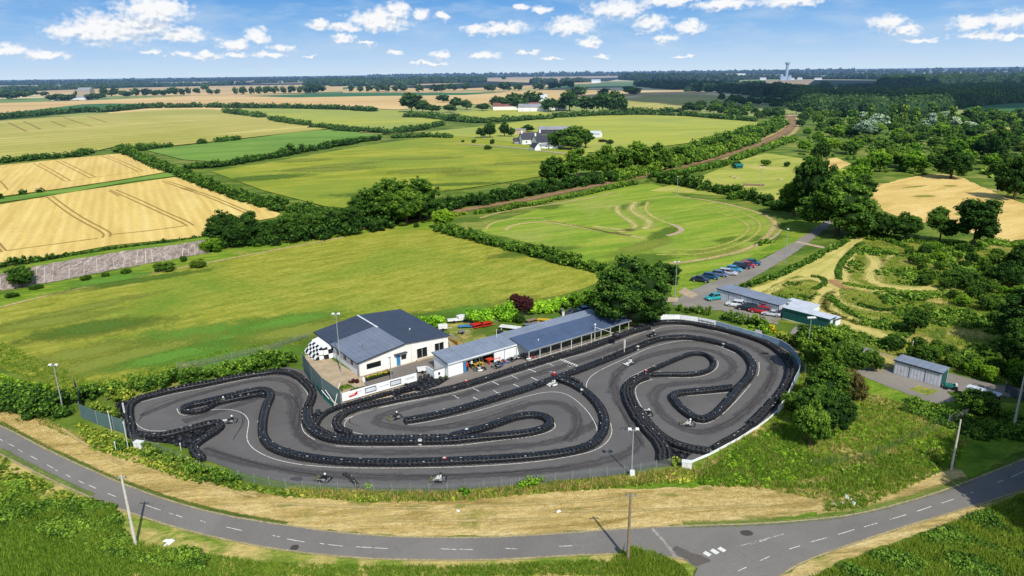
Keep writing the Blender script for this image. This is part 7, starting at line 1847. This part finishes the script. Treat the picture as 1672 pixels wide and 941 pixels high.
house(840,236,7,4,2.2,4,R(10),'dark roofed outbuilding left of the farmhouse',M_GREYROOF,M_SLATE,wins=1,cat='outbuilding',name='outbuilding')
house(880,221,28,14,4.0,6.0,R(0),'grey barn roof behind the farmhouse',M_SLATE,M_GREYROOF,wins=0,cat='barn',name='barn')
house(836,220,11,5,3.4,4.0,R(0),'small pale shed left behind the farmhouse',M_CONC,M_GREYROOF,wins=0,cat='shed',name='shed')
house(963,225,8,5,3,4.5,R(-30),'small white shed right of the farm trees',M_WALLW,M_RWHITE,wins=0,cat='shed',name='shed')
house(805,181,62,16,5,9,R(2),'long red roofed barn in the hamlet',M_RENDER,M_TILE,wins=0,cat='barn',name='barn',z=.6)
house(846,183,38,18,5,9,R(-6),'grey roofed hall in the hamlet, white walled',M_WALLW,M_GREYROOF,wins=4,cat='hall',name='hall',z=.6)
house(876,167.5,18,12,8,12,R(4),'white house right of the hamlet hall',M_WALLW,M_RWHITE,wins=0,cat='house',name='house',z=.6)
house(900,181,20,10,4,7,R(0),'pale cottage at the right of the hamlet',M_RENDER,M_TILE,wins=2,cat='house',name='house',z=.6)
house(966,136,40,20,10,15,0,'white farm building far behind the hamlet',M_WALLW,M_RWHITE,wins=0,cat='farm building',name='farm_building',z=.6)
house(83,165,90,14,6,8,R(3),'long low pale building at the far left',M_WALLW,M_GREYROOF,wins=0,cat='building',name='building',z=.8)
house(127,159,34,26,16,24,R(3),'grey stone house behind the far left trees',M_CONC,M_GREYROOF,wins=0,cat='house',name='house',z=.8)
house(584,139,70,20,7,9,0,'long white shed in front of the wooded rise',M_WALLW,M_RWHITE,wins=0,cat='shed',name='shed',z=.8)
# white hall with dark openings, right of centre on the skyline
x, y = G(1184,130); s_ = 1/ppm(1184,130)
wh = empty('viaduct_hall', (x,y,0), 0, 'white arched hall on the skyline left of the tower', 'building')
mb = MB(); mb.box(0,34*s_,0,12*s_,6.2*s_,9.0*s_)
for k in range(5): mb.box((3+k*6.4)*s_,(5.4+k*6.4)*s_,0,8*s_,0,6.18*s_)
mb.box(0,2*s_,0,12*s_,3*s_,6.18*s_); mb.build('white_frame', M_WALLW, wh); MB().box(2*s_,32*s_,8.2*s_,9*s_,0,6*s_).build('dark_back', M_INT, wh)
x, y = G(1279,131.5); s_ = 1/ppm(1279,131.5)
M_TWR = paint('pale_tower_concrete',(166,184,204),.8,dirt=.15,dscale=.02)
tw = empty('tower', (x,y,0), 0, 'pale concrete tower rising over the skyline on the right', 'tower')
MB().tube([(4.5*s_,0,0),(4.5*s_,0,24*s_)], [2.6*s_,2.4*s_], 8).build('shaft', M_TWR, tw)
MB().tube([(4.5*s_,0,24.01*s_),(4.5*s_,0,26*s_),(4.5*s_,0,28*s_)], [2.5*s_,4.0*s_,4.2*s_], 8).build('head', M_TWR, tw)
MB().cyl(4.5*s_,0,28.01*s_,31*s_,.25*s_,n=6).build('mast', M_TWR, tw)
for k,(dx,wd,hh) in enumerate([(-5,9.2,8),(-6,4,12),(5.5,6,7),(8,3,10)]): MB().box(dx*s_,(dx+wd)*s_,-(3+k*.3)*s_,(3-k*.2)*s_,0,hh*s_*.8).build('base_block', M_TWR, tw)
for px,py,w_,h_,l in [(1165,131,7,3,'small white house left of the white hall'),(1241,131,10,3.5,'grey block at the left foot of the tower'),(1290,131,7,3,'white block at the right foot of the tower'),(1302,130.5,8,3,'second white block right of the tower'),(1317,128,6,2.4,'small pale block far right of the tower'),(1330,131,12,3,'row of pale sheds right of the tower'),(1626,122,5,2.6,'small red roofed house on the right skyline')]:
    q = 1/ppm(px,py); house(px,py,w_*q,3*q,h_*q*.8,h_*q*1.15,0,l,M_WALLW,M_GREYROOF if 'red' not in l else M_TILE,wins=0,cat='house',name='house',z=.9)
house(1202,276,4,2.4,1.5,2.2,R(20),'small green roofed hut on the short pasture',M_GREEN_,M_TEAL,wins=0,cat='hut',name='hut',z=.1)
house(1345,165.3,24,8,5,7,R(0),'teal roofed shed amid the dark trees',M_WALLW,M_TEAL,wins=0,cat='shed',name='shed',z=.5)
# rail bridge at the bend
br = empty('bridge', (*G(1287,190), .3), 0, 'small pale bridge parapet where the railway bends out of sight', 'bridge'); MB().box(-1,14,-.5,.5,0,1.4).build('parapet', M_CONC, br)
for px,py,l in [(1196,289,'left pale slab on the short pasture'),(1203,291.5,'middle pale slab on the short pasture'),(1274,294,'small white box on the short pasture')]:
    r = empty('stone_slab', (*G(px,py), .08), R(20), l, 'slab'); MB().box(-1.3,1.3,-.6,.6,0,.35).build('slab', M_CONC, r, bevel=.06)
r = empty('timber_barrier', (*G(1232,304), .08), R(-14), 'long low timber barrier on the short pasture', 'barrier'); MB().box(-5,4,-.3,.3,.2,.9).build('board', M_WOODP, r); 
for q in (-4.5,0,3.5): MB().box(q-.1,q+.1,-.2,.2,0,.198).build('post', M_WOODP, r)
# stone edging by the oval
se = [(1233,403),(1240,399),(1252,394),(1262,390),(1270,384),(1276,376)]
SP = resample([Vector(G(*p)) for p in se], 1.25)
for i in range(len(SP)-1):
    a_, b_ = SP[i], SP[i+1]; d_ = math.atan2((b_-a_).y,(b_-a_).x)
    r = empty('kerb_block', (a_.x,a_.y,.1), d_, 'pale concrete block in the edging of the oval', 'block', 'edging blocks of the oval'); MB().box(0,1.1,-.25,.25,0,.45).build('block', M_CONC, r, bevel=.04)
    if i > 30: break

# ---- paddock clutter
def table(px, py, col, label, l=1.9, w=.8, benches=True, rz=.6, h=.75):
    r = empty('picnic_table' if benches else 'table', (*G(px,py), .08), rz, label, 'table')
    MB().box(-l/2,l/2,-w/2,w/2,h-.06,h).build('tabletop', col, r)
    for s in (-1,1): 
        MB().box(s*l*.38-.05,s*l*.38+.05,-w*.45,w*.45,0,h-.062).build('leg', col, r)
        if benches: MB().box(-l/2,l/2,s*(w/2+.35)-.14,s*(w/2+.35)+.14,.40,.45).build('bench', col, r); MB().box(-.05,.05,min(0,s*(w/2+.4)),max(0,s*(w/2+.4)),.30,.398).build('bench_beam', col, r)
    return r
table(779,535,RED,'red picnic table on the paddock grass, left one',2.4,1.4); table(794,533,RED,'red picnic table on the paddock grass, right one',2.2,1.2)
table(833,540,WHT,'long white topped table in the middle of the paddock grass',4.2,1.6,False,-.35)
table(890,528,YEL,'yellow picnic table beside the paddock drive',3.2,1.2,True,-.3); table(868,528,M_WOODP,'brown picnic table left of the yellow one',2.4,1.1)
table(868,535,GRY,'grey picnic table before the brown one',3,1.0,True,.2); table(761,536,BLU,'blue low table on the paddock grass',3,1.1,False,.1,.45)
table(886,535,M_WOODP,'small wooden table right of the grey one',1.6,.8,True,.2)
def trailer(px, py, mat, label, l=2.6, w=1.5, h=1.0, rz=.5):
    r = empty('trailer', (*G(px,py), .08), rz, label, 'trailer'); MB().box(-l/2,l/2,-w/2,w/2,.4,.4+h).build('box', mat, r, bevel=.05); MB().tube([(l/2,0,.42),(l/2+.9,0,.35)],.04,6).build('drawbar', M_STEEL, r)
    for s in (-1,1): MB().tube([(0,s*(w/2-.02),.28),(0,s*(w/2+.12),.28)],.28,12).build('wheel', BLK, r)
trailer(756,525,WHT,'white box trailer behind the clubhouse',2.4,1.3,.9); trailer(741,527,WHT,'low white trailer beside the white box trailer',2.6,1.2,.3,.2)
trailer(723,540,WHT,'white machine with dark hood by the clubhouse corner',1.8,1.0,.8,.2) ; trailer(754,546,GRY,'small grey handcart on the paddock grass',1.3,.7,.3,.4); trailer(816,546,BLK,'small dark handcart near the roof edge',1.3,.7,.25,.2)
trailer(689,609,WHT,'white machine with black drum on the yard',1.6,1.1,.5,.3)
for px,py,l in [(749,524,'dark post like bin behind the trailers'),(917,514,'black bollard bin by the paddock drive'),(919.5,517,'white bollard by the paddock drive')]:
    r = empty('bin', (*G(px,py), .08), 0, l, 'bin'); MB().cyl(0,0,0,1.1,.28,.32,n=12).build('drum', WHT if 'white' in l else BLK, r); MB().cyl(0,0,1.102,1.18,.34,n=12).build('lid', GRY, r)
# wooden ramp
r = empty('wooden_ramp', (*G(742,560), .08), R(120), 'yellow planked ramp along the sandy path', 'ramp'); MB().hexa([(-2.2,-.35,0),(2.2,-.35,0),(2.2,.35,0),(-2.2,.35,0)],[(-2.2,-.35,.9),(2.2,-.35,.12),(2.2,.35,.12),(-2.2,.35,.9)]).build('planks', paint('ochre_planks',(176,140,62),.8,dirt=.3,dscale=3), r)
for s in (-.35,.35): MB().tube([(-2.2,s,1.5),(2.2,s,.8)],.035,6).build('handrail', M_WOODP, r)
# flower trough and yard bits
q = Vector(G(598,623)); q2 = Vector(G(640,611)); fb = empty('flower_trough', (q.x,q.y,.08), math.atan2((q2-q).y,(q2-q).x), 'long planted trough with yellow flowers before the clubhouse', 'planter')
Lq = (q2-q).length; MB().box(0,Lq,-.25,.25,0,.35).build('trough', BLK, fb)
rng_ = np.random.default_rng(9); Cc = [(x_, rng_.uniform(-.15,.25), .42) for x_ in np.linspace(.2,Lq-.2,22)]
V_,F__,A_ = foliage(Cc, [.26]*22, .16, .8, rng=rng_); mesh_obj('leaves', V_, F__, LF['mid'], fb, attr=A_)
V_,F__,A_ = foliage([(x_, rng_.uniform(-.2,.3), .58) for x_ in np.linspace(.2,Lq-.2,16)], [.16]*16, .14, .6, rng=rng_); mesh_obj('flowers', V_, F__, LF['flower'], fb, attr=A_)
hedge([(572,623,8),(578,627,8),(584,622,6)],'dark shrub in the yard by the clubhouse corner','purple',name='bush',cat='bush')
hedge([(555,640,7),(565,632,7),(572,634,5)],'yellow green shrub behind the netting screens','yellow',name='bush',cat='bush')
hedge([(575,640,5),(590,636,5),(600,633,4)],'dark low shrubs behind the white club banner','dark',name='bush',cat='bush')
for px,py,h_,l in [(600,628,1.3,'white statue like stone beside the yard shrubs'),(545,604,.5,'')]:
    if l: r = empty('standing_stone', (*G(594,626), .08), 0, l, 'stone'); MB().ball((0,0,.5),(.28,.24,.6),9,6).build('stone', WHT, r)
# litter stones at the roadside
for k,(px,py,s_,grp,lab) in enumerate([(272,884,.35,'a','left'),(278,886,.5,'a','left'),(281,883,.25,'a','left'),(270,891,.2,'a','left'),(1361,825,.35,'b','right'),(1374,822,.3,'b','right'),(1382,812,.45,'b','right'),(1392,817,.3,'b','right'),(1394,823,.45,'b','right'),(748,835,.25,'c','mid'),(912,836,.3,'c','mid')]):
    r = empty('stone', (*G(px,py), .06), k*1.3, {'a':'pale broken stone near the foot of the left concrete pole','b':'pale broken stone on the verge above the right hand road','c':'lone pale stone on the cut straw verge'}[grp], 'stone', {'a':'stones by the left pole','b':'stones on the right verge','c':'stones on the straw verge'}[grp])
    MB().hexa([(-s_,-s_*.6,0),(s_*.8,-s_*.7,0),(s_,s_*.5,0),(-s_*.7,s_*.6,0)],[(-s_*.7,-s_*.3,s_*.4),(s_*.5,-s_*.5,s_*.3),(s_*.6,s_*.3,s_*.45),(-s_*.4,s_*.4,s_*.35)]).build('block', M_WALLW, r, bevel=.03)

# ---- people by the open bays, with rental karts and gear
def person(px, py, rz, top, legs, label, pose=0, z=.09):
    x, y = G(px, py); r = empty('person', (x,y,z), rz, label, 'person')
    sw = .10 if pose == 0 else .22
    V = [(0,0,.95),(0,0,1.12),(0,0,1.32),(0,0,1.46),(.01,0,1.54),(0,.19,1.40),(.03,.25,1.12),(.14,.24,.90),(0,-.19,1.40),(.05,-.25,1.14),(.20,-.2,.98),
         (0,.10,.90),(.04+sw*.3,.11,.50),(sw*.4-.02,.11,.09),(sw*.4+.14,.12,.04),(0,-.10,.90),(.04-sw*.3,-.11,.50),(-sw*.5,-.11,.09),(-sw*.5+.16,-.12,.04)]
    E_ = [(0,1),(1,2),(2,3),(3,4),(2,5),(5,6),(6,7),(2,8),(8,9),(9,10),(0,11),(11,12),(12,13),(13,14),(0,15),(15,16),(16,17),(17,18)]
    Rd = [.14,.13,.15,.065,.06,.07,.05,.035,.07,.05,.035,.10,.07,.05,.042,.10,.07,.05,.042]
    o = skin_mesh('body', V, E_, Rd, top, r)
    o.data.materials.append(legs); o.data.materials.append(KC['skin'])
    for p in o.data.polygons:
        zc = p.center.z
        p.material_index = 1 if zc < .93 and abs(p.center.y) < .22 else (2 if zc > 1.47 or (zc < 1.0 and abs(p.center.y) > .17 and zc > .8) else 0)
    b = MB(); b.ball((.02,0,1.66),(.095,.078,.12),12,8); b.ball((.115,0,1.65),(.02,.014,.02),6,4); b.build('head', KC['skin'], r, smooth=True)
    b = MB(); b.ball((-.005,0,1.695),(.10,.088,.10),12,8); b.build('hair', paint('hair',(60,44,32),.8), r, smooth=True)
    return r
DK = paint('dark_cloth',(34,36,44),.8); JN = paint('denim',(60,78,110),.8); RC = paint('red_cloth',(190,34,40),.8); WC = paint('white_cloth',(224,224,220),.8)
person(763,607,R(-60),RC,DK,'person in a red top standing before the open workshop bay')
person(770,603,R(-120),WC,DK,'person in a white top beside the one in red')
person(777,601,R(-90),DK,JN,'person in dark clothes at the open workshop bay')
person(787,598,R(-50),DK,DK,'person all in black right of the workshop group')
person(750,540,R(0),DK,DK,'x') if 0 else None
person(694,596,R(200),DK,JN,'person in dark clothes walking across the club yard',1) if 0 else None
table(758,607,RED,'red workbench before the open workshop bay',1.4,.7,False,AR)
table(805,593,ORA,'orange red covered table at the end of the open bay',2.6,1.2,False,AR,.9)
table(781,600,YEL,'ochre workbench amid the workshop group',1.8,.8,False,AR)
for k,(px,py,c_,b_,l) in enumerate([(817,594,'red','black','red rental kart parked below the white bay wall'),(826,592,'black','blue','dark rental kart parked right of the red one'),(838,588,'white','black','pale rental kart third in the parked kart line'),(846,586,'black','black','black rental kart fourth in the parked kart line'),(853,583,'red','black','red and black rental kart at the canopy corner'),(862,586,'red','white','last rental kart below the canopy corner'),(812,600,'blue','black','dark kart drawn out in front of the kart line'),(783,605,'black','white','kart under repair before the workshop bay')]):
    r_, _ = make_kart(px, py, AR+R(-20 if k%2 else 10), c_, l, b_); r_['group'] = 'rental karts parked along the pit building'
# motor scooters / tyres stack near screens handled as heaps
# ================================================================== LIGHT AND SKY
SUN_AZ, SUN_EL = R(160), R(45)       # clockwise from +Y
sd = Vector((math.sin(SUN_AZ)*math.cos(SUN_EL), math.cos(SUN_AZ)*math.cos(SUN_EL), math.sin(SUN_EL)))
sl_ = bpy.data.lights.new('sun', 'SUN'); sl_.energy = 4.5; sl_.angle = R(.5); sl_.color = (1, .955, .88)
so = bpy.data.objects.new('sun', sl_); COL.objects.link(so); so.rotation_euler = sd.to_track_quat('Z', 'Y').to_euler(); so.location = (0,-50,120)
W = bpy.data.worlds.new('World'); SC.world = W; W.use_nodes = True
t = NT(W)
sky = t.t.nodes.new('ShaderNodeTexSky'); sky.sky_type = 'NISHITA'; sky.sun_disc = False; sky.sun_elevation = SUN_EL; sky.sun_rotation = SUN_AZ
sky.air_density = 1.0; sky.dust_density = .6; sky.ozone_density = 1.6
bg = t.t.nodes.new('ShaderNodeBackground'); bg.inputs[1].default_value = .15; t.l(sky.outputs[0], bg.inputs[0])
ow = t.t.nodes.new('ShaderNodeOutputWorld'); t.l(bg.outputs[0], ow.inputs[0])

# the sky backdrop: a very distant band standing behind the horizon, carrying the low clouds
m, t = newmat('sky_with_clouds'); m.cycles.emission_sampling = 'NONE'
tc = t.t.nodes.new('ShaderNodeTexCoord'); sp = t.t.nodes.new('ShaderNodeSeparateXYZ'); t.l(tc.outputs['Object'], sp.inputs[0])
az = t.math('ARCTAN2', sp.outputs[0], sp.outputs[1]); hz = t.math('SQRT', t.math('ADD', t.math('MULTIPLY', sp.outputs[0], sp.outputs[0]), t.math('MULTIPLY', sp.outputs[1], sp.outputs[1])))
el = t.math('ARCTAN2', sp.outputs[2], hz)
azd = t.math('MULTIPLY', az, 180/PI); eld = t.math('MULTIPLY', el, 180/PI)
cb = t.t.nodes.new('ShaderNodeCombineXYZ'); t.l(azd, cb.inputs[0]); t.l(eld, cb.inputs[1])
v = cb.outputs[0]
def vm(op, a, b):
    nd = t.t.nodes.new('ShaderNodeVectorMath'); nd.operation = op
    for i, q in enumerate((a, b)):
        if q is None: continue
        if isinstance(q, tuple): nd.inputs[i].default_value = q
        else: t.l(q, nd.inputs[i])
    return nd.outputs['Value'] if op == 'LENGTH' else nd.outputs[0]
def noisec(scale, detail, vec, rough=.6):
    nd = t.t.nodes.new('ShaderNodeTexNoise'); nd.inputs['Scale'].default_value = scale; nd.inputs['Detail'].default_value = detail; nd.inputs['Roughness'].default_value = rough
    t.l(vec, nd.inputs['Vector']); return nd
nA = noisec(1.0, 5, vm('MULTIPLY', v, (1,1.5,1)))
dis = vm('MULTIPLY', vm('SUBTRACT', nA.outputs['Color'], (.5,.5,.5)), (1.5,1.1,0))
vd = vm('ADD', v, dis)
# (photo x, photo y of the middle, half width px, half height px)
CL = [(250,15,62,22),(180,46,78,26),(130,52,52,13),(290,56,48,14),(235,40,50,18),(10,82,32,9),(70,90,40,7),(420,58,22,16),(385,72,34,9),(440,90,28,6),(340,92,30,5),(620,32,62,20),(650,14,22,16),(560,45,40,8),(688,24,18,10),(645,86,18,5),(720,88,20,8),(790,90,32,8),(724,26,14,7),(820,46,52,12),(775,48,26,8),(934,42,50,17),(885,14,22,7),(962,70,26,9),(1010,14,60,17),(1064,38,34,15),(1127,44,32,13),(1085,62,24,7),(1095,0,60,10),(1180,8,70,9),(1290,2,60,9),(1450,36,30,14),(1480,48,22,9),(1500,64,28,5),(1590,36,30,11),(1644,32,36,14),(1600,58,40,6),(1655,60,22,5),(520,40,22,8),(850,12,16,5),(250,86,24,4),(300,88,18,4),(380,88,20,4),(460,76,26,6),(505,90,14,3),(560,62,24,7),(600,70,20,4),(860,84,26,4),(900,96,24,3),(1120,92,24,3),(700,104,40,3),(980,92,18,3)]
cov = None; low = None
for (cx, cy, hw, hh) in CL:
    d = ray(cx, cy).normalized(); a0 = math.degrees(math.atan2(d.x, d.y)); e0 = math.degrees(math.atan2(d.z, math.hypot(d.x,d.y)))
    k = 180/PI/FOC
    ln = vm('LENGTH', vm('MULTIPLY', vm('SUBTRACT', vd, (a0,e0,0)), (1/(hw*k*.92),1/(hh*k*.98),0)), None)
    cov = ln if cov is None else t.math('MINIMUM', cov, ln)
    l2 = vm('LENGTH', vm('MULTIPLY', vm('SUBTRACT', vd, (a0,e0-hh*k*.85,0)), (1/(hw*k*.9),1/(hh*k*.55),0)), None)
    low = l2 if low is None else t.math('MINIMUM', low, l2)
nB = noisec(1.7, 5, vm('MULTIPLY', v, (1,1.4,1)), .52)
nB2 = noisec(1.7, 5, vm('MULTIPLY', vm('ADD', v, (.12,-.20,0)), (1,1.4,1)), .52)
nf = t.math('MULTIPLY', t.math('SUBTRACT', nB.outputs[0], .5), 1.3)
dens = t.math('ADD', t.math('SUBTRACT', 1.0, cov), nf)
cm = t.ramp(dens, [(-.0,(0,0,0,1)),(.16,(.22,.22,.22,1)),(.36,(.66,.66,.66,1)),(.62,(1,1,1,1))])
relief = t.math('MULTIPLY', t.math('SUBTRACT', nB2.outputs[0], nB.outputs[0]), 3.2)
sh = t.math('ADD', t.math('MULTIPLY', t.math('SUBTRACT', 1.0, low), .9), relief, clamp=True)
cloud_col = t.mix(t.math('MULTIPLY', sh, .85), (.95,.96,.98,1), (.50,.60,.74,1))
nC = noisec(.55, 6, vm('MULTIPLY', v, (.35,1.5,1)))
veil = t.ramp(nC.outputs[0], [(.44,(0,0,0,1)),(.74,(.60,.60,.60,1))])
grad = t.ramp(t.math('MULTIPLY', eld, 1/12.0, clamp=True), [(0,(.62,.77,.91,1)),(.10,(.48,.67,.90,1)),(.26,(.28,.52,.85,1)),(.46,(.13,.37,.77,1)),(1,(.07,.25,.66,1))])
base = t.mix(veil, grad, (.56,.70,.87,1))
front = t.mix(cm, base, cloud_col)
em = t.t.nodes.new('ShaderNodeEmission'); t.l(front, em.inputs[0])
tp = t.t.nodes.new('ShaderNodeBsdfTransparent'); mx = t.t.nodes.new('ShaderNodeMixShader'); om = t.t.nodes.new('ShaderNodeOutputMaterial')
t.l(t.math('MULTIPLY', t.math('SUBTRACT', eld, 10), 1/4.0, clamp=True), mx.inputs[0]); t.l(em.outputs[0], mx.inputs[1]); t.l(tp.outputs[0], mx.inputs[2]); t.l(mx.outputs[0], om.inputs[0])
sv = []; sf = []; RS = 110000.0
for i in range(61):
    a = R(-75+150*i/60)
    for j in range(6):
        e = R(-1+15.2*j/5); sv.append((RS*math.sin(a), RS*math.cos(a), RS*math.tan(e)))
    if i:
        for j in range(5): sf.append([(i-1)*6+j, i*6+j, i*6+j+1, (i-1)*6+j+1])
so_ = mesh_obj('sky', np.array(sv), sf, m); so_['kind'] = 'structure'; so_['label'] = 'blue sky with white cumulus clouds'

# a real cumulus high above and behind, whose shade lies over the forest on the right
m, tt = newmat('cloud_white'); tt.out((.9,.9,.92,1), 1.0, spec=0)
def shade_cloud(cx, cy, rx, ry, h, label, n, seed):
    rg_ = np.random.default_rng(seed)
    k = h/sd.z; ox, oy = cx+sd.x*k, cy+sd.y*k
    C = []; Rr = []
    for _ in range(n):
        a = rg_.uniform(0,2*PI); q = math.sqrt(rg_.random()); C.append((ox+rx*q*math.cos(a), oy+ry*q*math.sin(a), h+rg_.uniform(0,60))); Rr.append(rg_.uniform(60,130))
    iv, if_ = ICO[2]; V = []; F = []
    for i,(c_, r_) in enumerate(zip(C, Rr)):
        V.append(np.array(c_)+iv*r_*(1+rg_.normal(0,.06,(len(iv),1)))*np.array([1,1,.5])); F.append(if_+i*len(iv))
    o = mesh_obj('cloud', np.concatenate(V), np.concatenate(F), m, smooth=True); o['kind'] = 'structure'; o['label'] = label
sc1 = G(1570,156)
shade_cloud(sc1[0]-60, sc1[1], 520, 380, 1500, 'white cumulus cloud shading the forest', 130, 5)
sc2 = G(1130,144); shade_cloud(sc2[0]-60, sc2[1]+60, 300, 240, 1500, 'white cumulus cloud shading the woods', 80, 6)

SC.view_settings.view_transform = 'Standard'; SC.view_settings.look = 'None'; SC.view_settings.exposure = 0; SC.view_settings.gamma = 1
SC.render.resolution_x = 1024; SC.render.resolution_y = 576
SC.cycles.max_bounces = 4; SC.cycles.diffuse_bounces = 2; SC.cycles.glossy_bounces = 2; SC.cycles.transparent_max_bounces = 12
SC.cycles.use_denoising = True
